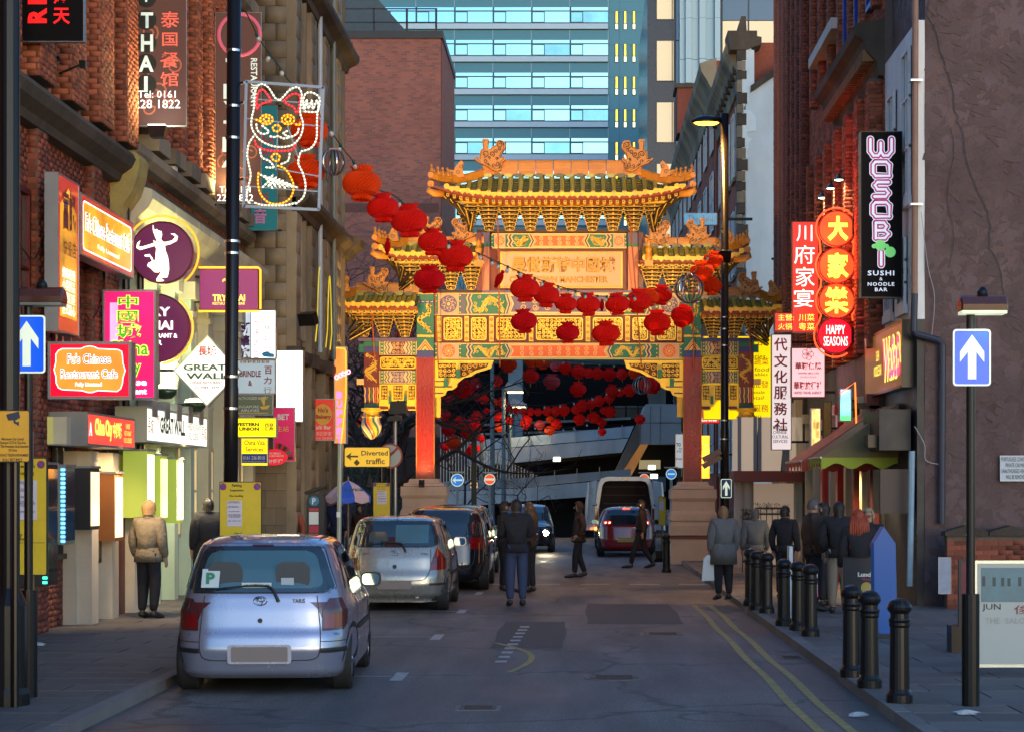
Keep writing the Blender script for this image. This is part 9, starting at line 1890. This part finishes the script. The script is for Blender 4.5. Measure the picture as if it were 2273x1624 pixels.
# bollards
bol=[(1665.9,1213.6),(1679.7,1218.5),(1702,1222),(1740,1236),(1771.5,1241),(1799,1247.5),(1890,1293),(1930,1305),(1996.6,1321.7)]
words9=['farthest','eighth nearest','seventh nearest','sixth nearest','fifth nearest','fourth nearest','third nearest','second nearest','nearest']
def mkbollard():
 t=thing('bollard','x','bollard',(0,0,.1),'black bollards along the kerb of the wide pavement')
 MB().lathe([(.115,0+.1),(.115,.17),(.10,.19),(.088,.22),(.082,.75),(.092,.77),(.092,.79),(.080,.81),(.080,.87),(.105,.90),(.108,.925),(.10,.95),(.07,.985),(.035,1.0),(.001,1.005)],(0,0,0),20).build('post',black_metal,t,smooth=False)
 MB().lathe([(.094,.80),(.098,.815),(.094,.83)],(0,0,0),20).build('collar',black_metal,t);return t
b0=mkbollard()
for i,(x,y)in enumerate(bol):
 o=b0 if i ==0 else copytree(b0);Y=.93*F/(y-YV);o.location=(WX(x,Y),Y,.1);o['label']='black bollard with domed cap, %s of the kerb row' % words9[i]
o=copytree(b0);o.location=(WX(1479,46),46,.0);o['label']='black bollard standing alone at the corner of the marble plinth'
# A-boards
t=sign('a_board','silver framed pavement board with a pale salon photograph and grey lettering','pavement board',(2162,1243,2330,1480),19.6,mat('pale_grey_poster',(.42,.47,.45),.4),frame=mat('alu',(.5,.55,.5),.35,metal=.7),depth=.06,rim=.03,
   texts=[('JUN',(2180,1339,2221,1356),K,{}),('俊',(2250,1342,2290,1362),L_brown,{}),('THE  SALON',(2186,1370,2290,1383),tx((.35,.33,.33)),{})],
   extra=lambda t:(lambda P_:(MB().prism([P_(2178,1335),P_(2178,1259),P_(2320,1259),P_(2320,1335)],(0,19.6,0),UX,UZ,-UY,.002).build('salon_photo',mat('salon_teal',(.10,.22,.26),.4,var=.5,vs=3),t,recalc=True),[MB().prism([P_(a,1300),P_(a,1278+k),P_(a+7,1278+k),P_(a+7,1300)],(0,19.6,0),UX,UZ,-UY,.004).build('photo_mirror',tx((.02,.05,.07)),t,recalc=True)for k,a in ((0,2180),(2,2203),(3,2222),(4,2236),(2,2260),(-2,2275))]))(lambda x,y:(WX(x,19.6),WZ(y,19.6))))
MB().box(WX(2162,19.6),WX(2168,19.6),19.6,20.1,.1,.5).build('rear_leg',grey_metal,t)
def bluebd():
 Y=24.5;t=thing('blue_board','tall blue pointed board standing on the pavement beyond the bollards','board',(WX(1968,Y),Y,.1));P_=lambda x,y:(WX(x,Y),WZ(y,Y))
 MB().prism([P_(1942,1410),P_(1940,1205),P_(1962,1168),P_(1988,1205),P_(1992,1410)],(0,Y,0),UX,UZ,UY,.3).build('panel',mat('blue_panel',(.01,.07,.28),.45,em=(0,.15,.6),es=.05),t,recalc=True);MB().box(WX(1942,Y),WX(1992,Y),Y-.02,Y+.32,.1,.16).build('foot',black_paint,t)
bluebd()
t=sign('a_board','black pavement board advertising lunch near the blue pointed board','pavement board',(1872,1236,1940,1402),25.6,mat('black_board',(.012,.014,.02),.5),frame=black_metal,depth=.05,rim=.015,texts=[('Lunch',(1904,1269,1938,1279),L_wht,dict(off=.05)),('Wasabi',(1912,1282,1938,1287),tx((.35,.03,.10)),dict(off=.04))],
   extra=lambda t:(lambda c:MB().prism(circ(c.x,c.z,.07,20),(0,25.6,0),UX,UZ,-UY,.003).build('noodle_picture',tx((.45,.35,.08)),t))(W(1923,1303,25.6)))
for lab,x,y0,y1,Y in (('thin white and pink upright flag board among the bollards',1757,1212,1350,27.6),('second pink edged flag board just behind the bollards',1812,1262,1350,28.3)):
 t=thing('flag_board',lab,'board',(WX(x,Y),Y,.1));MB().prism([(WX(x-3,Y),.12),(WX(x+1,Y),.12),(WX(x+3,Y),WZ(y0,Y)),(WX(x-5,Y),WZ(y0,Y))],(0,Y,0),UX,UZ,UY,.3).build('panel',white_paint,t,recalc=True);MB().box(WX(x+1,Y),WX(x+4,Y),Y+.02,Y+.3,.4,WZ(y0+8,Y)).build('pink_edge',tx((.5,.1,.2)),t)
sign('arched_sign','dark red arched board with black edge behind the one-way pole','pavement board',(2128,1240,2152,1420),22.4,mat('dark_red_board',(.15,.01,.03),.5),frame=black_paint,depth=.05,rim=.03,texts=[('I',(2145,1265,2150,1280),L_wht)],arms=[((WX(2140,22.4),22.5,.4),(WX(2140,22.4),22.5,.1),.3)])
sign('yard_notice','weathered white notice with faint writing low on the yard wall','notice',(2083,1236,2111,1317),30.3,mat('weathered_notice',(.34,.38,.48),.6,var=.3,vs=5),frame=grey_metal,depth=.02,rim=.006,texts=[('OPEN\nYARD\nKEEP\nCLEAR',(2088,1248,2106,1300),tx((.1,.12,.25)))][:0])
# planter railings
def railing():
 for (x0,x1,y0,Y,lab)in ((1676,1752,1127,41,'black iron planter railing with greenery along its top, wider one'),(1648,1674,1140,43.5,'black iron planter railing, narrower one behind')):
  t=thing('planter_railing',lab,'railing',(WX(x0,Y),Y,.1));xa,xb=WX(x0,Y),WX(x1,Y);zt=WZ(y0,Y);n=int((xb-xa)/.11)
  for z in (zt,zt-.12,.35):MB().box(xa,xb,Y-.02,Y+.02,z-.02,z+.02).build('rail',black_metal,t)
  for i in range(n+1):MB().box(xa+i*(xb-xa)/n-.009,xa+i*(xb-xa)/n+.009,Y-.009,Y+.009,.1,zt).build('bar',black_metal,t)
  mb=MB();rr=random.Random(5)
  for i in range(260):c=Vector((rr.uniform(xa,xb),Y+rr.uniform(.02,.35),zt+rr.uniform(-.15,.08)));d=Vector((rr.uniform(-1,1),rr.uniform(-1,1),rr.uniform(.2,1))).normalized()*.06;e=Vector((rr.uniform(-1,1),rr.uniform(-1,1),0)).normalized()*.02;mb.add([c-e,c+d*.5,c+e,c+d],[(0,1,3),(1,2,3)])
  mb.build('foliage',mat('leaf_green',(.03,.08,.02),.6,isl=.4),t)
railing()
# yellow sack of litter bits, small debris
for i,(x,y)in enumerate(((82,1432),(2145,1585),(1905,1590))):
 p=1.85*F/(y-YV)if x != 1905 else 1.95*F/(y-YV);c=Vector((WX(x,p),p,.1 if x != 1905 else .004));mb=MB();rr=random.Random(i)
 mb.lathe([(.001,0),(.07,.005),(.08,.02),(.03,.04),(.001,.035)],c,9,1.3,.8,wob=lambda a,b:rr.uniform(.6,1.2));o=mb.build('litter',mat('tissue_white',(.5,.52,.54),.8));tag(o,('crumpled white tissue at the foot of the yellow suspension post','crumpled scrap of paper by the base of the one-way pole','crumpled white wrapper lying on the road by the kerb')[i],'litter')
# ================================================================ LANTERNS AND LIGHT STRINGS
lan_m=[]
for i,(c,e)in enumerate((((.95,.022,.014),.06),((1,.10,.010),.14),((.80,.010,.018),.04),((.70,.10,.10),.08))):
 m=bpy.data.materials.new('lantern_paper');m.use_nodes=True;p=m.node_tree.nodes['Principled BSDF'];p.inputs['Base Color'].default_value=(*c,1);p.inputs['Roughness'].default_value=.7
 tr=m.node_tree.nodes.new('ShaderNodeBsdfTranslucent');tr.inputs[0].default_value=(*c,1);ms=m.node_tree.nodes.new('ShaderNodeMixShader');ms.inputs[0].default_value=.42;p.inputs['Specular IOR Level'].default_value=.2;ot=m.node_tree.nodes['Material Output'];m.node_tree.links.new(p.outputs[0],ms.inputs[1]);m.node_tree.links.new(tr.outputs[0],ms.inputs[2]);m.node_tree.links.new(ms.outputs[0],ot.inputs[0])
 lan_m.append(m)
def lantern_mesh(kind,m,detail=True):
 """honeycomb paper ball: pleated gores whose cells zig-zag, with a crimped neck and foot"""
 mb=MB();ng=28 if detail else 14;nl=18 if detail else 8
 P=[]
 prof=[(.30,.47),(.26,.42),(.24,.37)]+[(.5*math.cos(a)**.75,.36*math.sin(a))for a in np.linspace(R(72),R(-72),nl)]+[(.22,-.37),(.26,-.42),(.24,-.47)]
 for i,(r_,z)in enumerate(prof):
  row=[]
  for k in range(ng*2+1):
   a=math.pi*k/ng;mid=2 <i <len(prof)-3
   sh=(1 if (k+(i if mid else 0))% 2 else-1);rr=r_*(1+(.06 if mid else .12)*sh)
   sq=1.0
   if kind =='flat':sq=.35
   row.append((rr*math.cos(a)*sq,rr*math.sin(a),z+(.0 if mid else .02*sh)))
  P.append(row)
 mb.grid(P);me=mb.me('paper_ball');me.materials.append(m);me.shade_flat();return me
LM={(k,i,d):lantern_mesh(k,lan_m[i],d)for k in ('ball','flat')for i in range(4)for d in (True,False)}
capm=MB().cyl((0,0,.44),(0,0,.52),.03,8).me('hanger');capm.materials.append(mat('lantern_wire',(.05,.02,.02),.5))
tasm=MB().tube([(0,0,-.46),(0,0,-.55),(0,0,-.75)],[.02,.035,.02],6).me('tassel');tasm.materials.append(mat('tassel_gold',(.45,.22,.04),.6))
ccount=[0]
def lantern(label,x,y,wpx,Y,group,ci=0,kind='ball',detail=True,tilt=None,tassel=False):
 c=W(x,y,Y);o=bpy.data.objects.new('paper_lantern',None);COL.objects.link(o);tag(o,label,'lantern',group);o.location=c;s_=wpx*Y/F;rr=random.Random(int(x*7+y*13))
 o.scale=(s_,s_,s_*rr.uniform(.92,1.02));o.rotation_euler=(rr.uniform(-.08,.08),tilt if tilt is not None else rr.uniform(-.10,.10),rr.uniform(0,3.1)if kind != 'flat' else .1)
 for nm,me in (('paper_ball',LM[(kind,ci,detail)]),('hanger',capm))+((('tassel',tasm),)if tassel else ()):
  q_=bpy.data.objects.new(nm,me);COL.objects.link(q_);q_.parent=o
 return o
def Yfront(x):k=(x-XV)/F;t=(4.4+25.1*k)/(7.5-17.6*k);return 25.1+17.6*t
ordn=['first','second','third','fourth','fifth','sixth','seventh','eighth','ninth','tenth','eleventh','twelfth','thirteenth','fourteenth','fifteenth','sixteenth','seventeenth','eighteenth','nineteenth','twentieth','twenty-first','twenty-second','twenty-third','twenty-fourth','twenty-fifth','twenty-sixth']
front=[(687,290,78,1,'ball'),(680,382,80,1,'ball'),(803,408,82,1,'ball'),(850,462,68,0,'ball'),(908,490,78,0,'ball'),(960,537,62,0,'ball'),(953,620,66,2,'ball'),(1011,568,75,0,'ball'),(860,548,38,2,'flat'),(1108,620,44,2,'flat'),(1163,713,56,2,'ball'),(1165,640,62,0,'ball'),(1213,655,56,0,'ball'),(1256,674,48,0,'ball'),(1260,738,50,2,'ball'),(1305,676,52,0,'ball'),(1336,678,30,2,'flat'),(1345,740,60,0,'ball'),(1370,675,52,0,'ball'),(1417,668,56,0,'ball'),(1442,660,42,1,'ball'),(1459,716,58,0,'ball'),(1468,655,46,0,'ball'),(1515,702,50,0,'ball'),(1558,603,50,1,'ball'),(1583,577,42,1,'ball'),(1580,635,44,1,'ball')]
front.sort(key=lambda a:a[0]);nd=0
for i,(x,y,w_,c,kd)in enumerate(front):
 col=('red','orange-red','deep red','pink')[c];Y=Yfront(x)+(.4 if y >605 and x <1000 or y >700 else 0)
 lab='%s %s honeycomb paper lantern, %s along the front string from the lucky cat' % (('folded flat' if kd =='flat' else 'round'),col,ordn[min(i,25)]if i <26 else 'last')
 lantern(lab,x,y,w_,Y,'paper lanterns on the front string',c,kd,tilt=None if x not in (1515,1108)else .45)
def z5(a,b):return 763.6+a/4.69,763.6+b/4.69
def z6(a,b):return 1154.2+a/4.69,763.6+b/4.69
back=[]
for a,b,w_,*c in ((1710,215,180,1),(1945,330,165),(1960,175,150,1),(2070,200,140,1),(2200,230,110,3),(1590,385,125),(1370,410,130,2),(1235,470,190,2),(1110,580,120,2),(1025,555,70,1),(1190,500,100,2),(1455,570,110),(1385,550,90,2),(1565,605,90,1),(1650,605,115),(1710,665,85),(1790,690,75),(1865,695,85),(1945,700,85),(2020,705,85),(2110,700,90),(2200,700,100),(1480,690,70,2),(1590,740,130),(1715,790,100),(1380,755,125),(1210,810,145),(1320,815,110,2),(1090,890,150,2),(1300,915,160),(1620,865,105,1),(1140,1020,155,1),(1430,980,90,2),(1350,1085,130,2),(1300,1130,90,2),(1050,1060,110,2),(1060,740,110,2),(960,760,50,2),(1900,790,120),(1890,830,110),(2040,840,110,3),(2145,780,85,1),(2220,830,90),(2140,895,110,1),(1270,420,110,2),(1180,430,100,2),(1300,470,120)):
 back.append((*z5(a,b),w_/4.69,c[0]if c else 0))
for a,b,w_,*c in ((475,250,135,0),(610,290,150),(715,300,115),(805,305,130),(930,315,140),(1060,310,120),(1190,300,130,1),(605,470,165),(330,390,170,3),(960,490,140),(1040,500,95),(1145,480,130),(1330,420,180),(1390,440,150),(820,590,120),(735,625,110),(650,640,130),(930,560,110),(455,685,125),(370,695,110),(290,695,100),(935,705,125),(870,690,80),(620,780,130),(765,760,130),(850,810,100),(855,910,90),(1250,780,110,0),(580,680,100),(380,830,120)):
 back.append((*z6(a,b),w_/4.69,c[0]if c else 0))
for a,b,w_,c in ((740,716,20,2),(798,935,20,1),(834,938,26,1),(892,953,14,1),(757,905,18,2),(768,920,22,2),(905,738,20,1),(890,740,26,1),(1062,945,18,2)):back.append((a,b,w_,c))
def nth(n):
 a=['','first','second','third','fourth','fifth','sixth','seventh','eighth','ninth','tenth','eleventh','twelfth','thirteenth','fourteenth','fifteenth','sixteenth','seventeenth','eighteenth','nineteenth']
 return a[n]if n <20 else ({2:'twentieth',3:'thirtieth',4:'fortieth'}[n//10]if n % 10 ==0 else {2:'twenty-',3:'thirty-',4:'forty-'}[n//10]+a[n % 10])
back.sort(key=lambda a:a[0]);tally={}
for i,(x,y,w_,c)in enumerate(back):
 Y=min(80,max(55.5,.50*F/w_*1.0));col=('red','orange','dark red','pink')[c]
 reg='of those over the dark car park' if y <905 and x >1120 else ('of those among bare trees' if x <1120 else 'of those before the pale ramps')
 tally[reg]=tally.get(reg,0)+1
 lantern('small %s paper lantern, %s from the left %s' % (col,nth(tally[reg]),reg),x,y,w_,Y,'lanterns on the strings behind the gate',c,'ball',detail=w_ >26,tassel=(i % 4 ==0))
# strings with bulbs
wire=mat('string_wire',(.02,.035,.02),.6);bulbm=mat('unlit_bulb',(.50,.47,.42),.15,coat=1);sock=mat('bulb_socket',(.01,.06,.05),.5)
bme=MB().lathe([(.001,-.075),(.018,-.068),(.027,-.045),(.022,-.022),(.014,-.012)],(0,0,0),10).me('bulb');bme.materials.append(bulbm);bme.shade_smooth();sme=MB().lathe([(.015,-.018),(.018,.02),(.012,.03)],(0,0,0),8).me('socket');sme.materials.append(sock)
def string(name,label,pts,Yf,step,k=1.0,r_=.009):
 P=[W(x,y,Yf(x)if callable(Yf)else Yf)for x,y in pts];P=[Vector(p)for p in smooth_path(P,8)];t=thing(name,label,'string lights',P[0]);t['group']='festoon strings of bulbs across the street'
 MB().tube(P,r_,5).build('wire',wire,t);d=0;nx=step
 for a,b in zip(P[:-1],P[1:]):
  L=(b-a).length
  while d+L >nx:
   c=a.lerp(b,(nx-d)/L);s_=bpy.data.objects.new('socket',sme);COL.objects.link(s_);s_.parent=t;s_.location=c-P[0]-Vector((0,0,.02));s_.scale=(k*1.25,)*3;s_.rotation_euler=(random.uniform(-.5,.5),random.uniform(-.6,.6),0)
   u_=bpy.data.objects.new('bulb',bme);COL.objects.link(u_);u_.parent=s_;nx += step*random.uniform(.75,1.25)
  d += L
string('bulb_string','festoon of pale bulbs swooping from the thick lamp column past the gate front',[(545,25),(575,85),(597,118),(625,155),(640,178),(678,215),(740,300),(765,335),(790,365),(835,418),(870,432),(895,452),(925,485),(965,520),(1010,545),(1060,562),(1100,580),(1160,607),(1200,622),(1255,640),(1330,657),(1420,655),(1480,640),(1530,615),(1560,582),(1590,545),(1600,515),(1608,480)],Yfront,.36,1.0)
for i,(pts,Y,lab)in enumerate((([(1170,795),(1250,800),(1330,806),(1400,812),(1450,825),(1510,800)],57,'bulb string carrying the highest lanterns under the arch'),([(1065,855),(1110,890),(1160,898),(1230,898),(1300,885),(1370,862),(1425,842),(1500,800)],62,'long sagging bulb string crossing the arch above the upper ramp'),([(985,880),(1030,860),(1075,850),(1110,840)],60,'short bulb string by the bare trees'),([(1120,930),(1180,945),(1250,950),(1320,935)],66,'lowest bulb string in front of the upper ramp'))):
 string('bulb_string',lab,pts,Y,.5,.9,.008)
# wire-frame globe lanterns
def globe(label,x,y,wpx,Y,m=None):
 c=W(x,y,Y);t=thing('wire_globe',label,'lantern frame',c,'wire globe frames on the light strings');r_=wpx*Y/F/2
 for k in range(8):
  a=math.pi*k/8;MB().tube([c+Vector((r_*math.cos(b)*math.cos(a),r_*math.cos(b)*math.sin(a),r_*math.sin(b)))for b in np.linspace(0,2*math.pi,29)[:-1]],.010,5,closed=True).build('hoop',(mat('pink_wire',(.25,.10,.10),.4),mat('dark_green_wire',(.03,.07,.05),.4),steel)[k % 3]if m is None else m,t)
 MB().box(c.x-.05,c.x+.05,c.y-.05,c.y+.05,c.z+r_*.97,c.z+r_*1.08).build('hanger_block',mat('pink_block',(.5,.3,.25),.5),t)
globe('pink and green wire globe hanging beside the lucky cat frame',740,361,56,26.6);globe('dark wire globe near the right end of the front lantern string'.replace('right ','lamp-post '),1530,641,64,38.5);globe('faint wire globe among lanterns under the spandrel',1424,855,40,56)
# ---------------------------------------------------------------- lucky cat frame
def cat():
 Y=25.0;t=thing('cat_light_frame','steel frame with a waving lucky cat drawn in white, red and amber rope lights','light display',W(545,465,Y));z4=lambda a,b:Vector((WX(355.16+a/3.9753,Y),Y,WZ(b/3.9753,Y)))
 fr=mat('frame_steel',(.30,.34,.40),.4,metal=.5)
 for a,b in (((760,715),(735,1830)),((1440,765),(1400,1850)),((755,718),(1445,770)),((735,1820),(1405,1850)),((790,870),(1425,918)),((765,1045),(1405,1112)),((1035,1490),(1400,1555)),((1040,1080),(1020,1500)),((1120,1100),(1230,1430)),((735,1640),(1400,1690))):MB().beam(z4(*a)+Vector((0,.03,0)),z4(*b)+Vector((0,.03,0)),.035 if a[1]in (715,765,718,1820)else .015).build('frame_bar',fr,t)
 Wm,Rm,Am=em('white_rope_light',(1,.97,.72),1.9,var=0),em('red_rope_light',(1,.03,.04),2.6,var=0),em('amber_rope_light',(1,.40,.01),2.6,var=0);tube_m=mat('rope_tube',(.20,.21,.18),.3)
 def rope(pts,m,closed=False):
  P=[Vector(p)for p in smooth_path([z4(*p)for p in pts],7,closed)]
  if closed:P.append(P[0])
  MB().tube(P,.012,5).build('rope',em('rope_red',(1,.02,.03),.5,var=0)if m is Rm else (em('rope_amber',(1,.3,.01),.6,var=0)if m is Am else em('rope_white',(.8,.8,.6),.35,var=0)),t)
  mb=MB();d=0;nx=.02
  for a,b in zip(P[:-1],P[1:]):
   L=(b-a).length
   while L >0 and d+L >nx:
    c=a.lerp(b,(nx-d)/L)+Vector((0,-.006,0));u=(b-a).normalized()*.019;s_=u.cross(UY).normalized()*.012
    mb.add([c-u,c+s_-UY*.002,c+u,c-s_-UY*.002,c-UY*.013],[(0,1,4),(1,2,4),(2,3,4),(3,0,4)]);nx += .043
   d += L
  mb.build('lit_beads',m,t)
 rope([(1060,885),(1020,870),(960,780),(905,745),(860,765),(835,840),(828,960),(810,1040),(808,1120),(840,1190),(900,1250),(990,1290),(1080,1300),(1170,1280),(1230,1220),(1258,1150),(1260,1080),(1238,1000),(1245,900),(1250,830),(1225,780),(1190,775),(1140,800),(1095,850),(1060,885)],Wm)
 rope([(985,900),(950,840),(910,795),(875,810),(855,870),(855,965),(880,930),(940,905),(985,900)],Rm);rope([(1090,900),(1140,850),(1190,830),(1230,845),(1235,900),(1210,1000),(1180,950),(1130,925),(1090,900)],Rm)
 for cx in (940,1130):rope([(cx+55*math.cos(a),1058+42*math.sin(a))for a in np.linspace(0,6.28,13)[:-1]],Am,True);rope([(cx+24*math.cos(a),1058+22*math.sin(a))for a in np.linspace(0,6.28,9)[:-1]],Am,True)
 rope([(840,1055),(880,1072),(890,1058)],Am);rope([(1190,1100),(1230,1105),(1235,1075)],Am);rope([(1030+35*math.cos(a),1135+28*math.sin(a))for a in np.linspace(0,6.28,9)[:-1]],Am,True)
 rope([(850,1090),(860,1150),(905,1185),(960,1165),(900,1110)],Wm);rope([(1225,1130),(1210,1180),(1150,1210),(1090,1180),(1130,1155)],Wm);rope([(965,1205),(1010,1212),(1045,1205),(1090,1225),(1150,1215)],Wm)
 rope([(835,1235),(855,1290),(930,1325),(1040,1335),(1160,1325),(1200,1270)],Rm);rope([(1045,1425),(1055,1380),(1015,1358),(985,1390),(1010,1420),(1050,1425)],Am)
 rope([(1240,1340),(1330,1310),(1380,1230),(1385,1100),(1390,1000),(1410,900),(1395,850),(1340,820),(1285,830),(1260,900)],Wm);rope([(1265,970),(1265,900),(1280,960),(1295,880),(1310,960),(1340,890),(1350,965),(1385,890),(1390,985),(1260,985)],Wm)
 rope([(830,1200),(785,1270),(770,1370),(785,1460),(800,1550),(780,1650),(765,1760),(800,1800)],Wm);rope([(880,1310),(900,1390),(960,1420),(990,1450),(1000,1480),(940,1480)],Wm);rope([(1145,1350),(1130,1420),(1070,1450)],Wm)
 rope([(1240,1345),(1220,1440),(1260,1530),(1285,1640),(1265,1740),(1200,1800)],Wm)
 rope([(870,1520),(865,1620),(890,1720),(960,1790),(1060,1800),(1150,1750),(1180,1650),(1150,1560),(1100,1490),(1040,1465)],Am)
 for k in range(7):a=880+k*38;rope([(a,1540+12*k),(a+60,1580+10*k),(a+110,1660)],Wm);
 for k in range(4):rope([(900+k*50,1660-k*10),(960+k*40,1600),(1000+k*30,1540+k*20)],Wm)
 rope([(830,1790),(900,1810),(1000,1815),(1120,1812),(1200,1790)],Wm)
 for y in (905,1580,730):p=z4(745,y);MB().beam(p,(-4.33,25.1,p.z),.03).build('clamp_arm',steel,t)
cat()
# ================================================================ TREES AND SHRUBS
def tree(name,label,X,Y,hgt,seed,m,r0=.16,spread=.55,group='bare trees beyond the gate',lean=0):
 rr=random.Random(seed);t=thing(name,label,'tree',(X,Y,0),group);tr,br,tw=MB(),MB(),MB()
 def grow(p,d,L,r_,lv):
  n=5;pts=[p];
  for i in range(n):d=(d+Vector((rr.gauss(0,.13),rr.gauss(0,.13),rr.gauss(.03,.06)))).normalized();p=p+d*L/n;pts.append(p)
  (tr if lv ==0 else br if lv <3 else tw).tube(pts,[r_*(1-.45*i/n)for i in range(n+1)],8 if lv ==0 else 5 if lv <3 else 3,cap=False)
  if lv >=5:return
  k=(4 if lv ==0 else 3 if lv <4 else 3)
  for i in range(k):
   q_=pts[-1]if i ==0 else pts[rr.randint(2,n)];a=Vector((rr.gauss(0,1),rr.gauss(0,1),rr.gauss(.25,.6))).normalized();grow(q_,(d*(1-spread)+a*spread).normalized(),L*rr.uniform(.6,.8),r_*.55,lv+1)
 grow(Vector((X,Y,0)),Vector((lean,0,1)).normalized(),hgt*.32,r0,0)
 tr.build('trunk',m,t,smooth=True);br.build('branches',m,t,smooth=True);b=tw.build('twigs',m,t);b['kind']='stuff';return t
bark=mat('bark',(.045,.028,.022),.9,var=.3,vs=6);twig=mat('twig_bark',(.05,.03,.035),.9)
tree('bare_tree','leafless tree with tangled branches above the stepped roofs, second tallest of the group',-6.1,57,12,3,bark,.2,.6)
tree('bare_tree','leafless tree rising beside the sandstone corner',-7.4,64,13,8,bark,.18,.6)
tree('bare_tree','leafless tree behind the yellow diversion sign',-6.0,60,8.5,15,bark,.16,.65)
tree('bare_tree','low leafless tree seen between the red column and the ramps',-3.9,66,6.5,21,twig,.06,.7)
tree('bare_tree','slender leafless tree with drooping twigs near the slim lamp posts',-2.1,74,5.5,27,twig,.045,.7)
tree('bare_tree','pale leafless tree against the big brown brick block, tallest of the group',-7.6,76,19,33,mat('pale_bark',(.14,.08,.07),.9),.2,.6)
def shrub(label,X,Y,w_,h_,seed,col):
 t=thing('evergreen_shrub',label,'shrub',(X,Y,0),'shrubs at the foot of the trees');rr=random.Random(seed);mb=MB()
 for i in range(2600):
  a,b=rr.uniform(0,6.28),rr.uniform(0,1);r_=w_*(.55+.45*rr.random())*math.sqrt(max(.05,1-b*b))*(1+.2*math.sin(a*5+b*7));c=Vector((X+r_*math.cos(a),Y+r_*math.sin(a)*.6,h_*b*rr.uniform(.8,1.05)+.05))
  d=Vector((rr.gauss(0,1),rr.gauss(0,1),rr.gauss(.2,.7))).normalized()*.09;e=d.cross(Vector((rr.random(),rr.random(),rr.random()))).normalized()*.03;mb.add([c-e,c+d*.5-e*.2,c+e,c+d],[(0,1,3),(1,2,3)])
 mb.build('foliage',mat('shrub_leaf_%d' % seed,col,.5,isl=.5),t);MB().cyl((X,Y,0),(X,Y,h_*.6),.05,6).build('stem',bark,t)
shrub('dark evergreen shrub below the diversion sign',-6.0,55,1.5,2.9,1,(.035,.07,.02));shrub('broad evergreen shrub behind the striped parasol',-8.2,56,1.6,2.6,2,(.03,.055,.018));shrub('shrub glimpsed beside the left marble plinth'.replace('left ',''),-4.6,57,1.2,2.2,3,(.045,.065,.02))
# dark masonry screen beyond the trees closes the view into the park
t=thing('park_wall','dark park wall and fencing behind the bare trees','wall',(-9,88,0));MB().box(-24,-4.9,88,88.4,0,4.2).build('wall',mat('dark_brickwork',(0,0,0)),t)
for i in range(36):MB().box(-5.6+i*.12-.02,-5.6+i*.12+.02,80,80.04,0,4.4-.06*i).build('fence_bar',grey_metal,t)

bpy.data.scenes.remove(TMP)
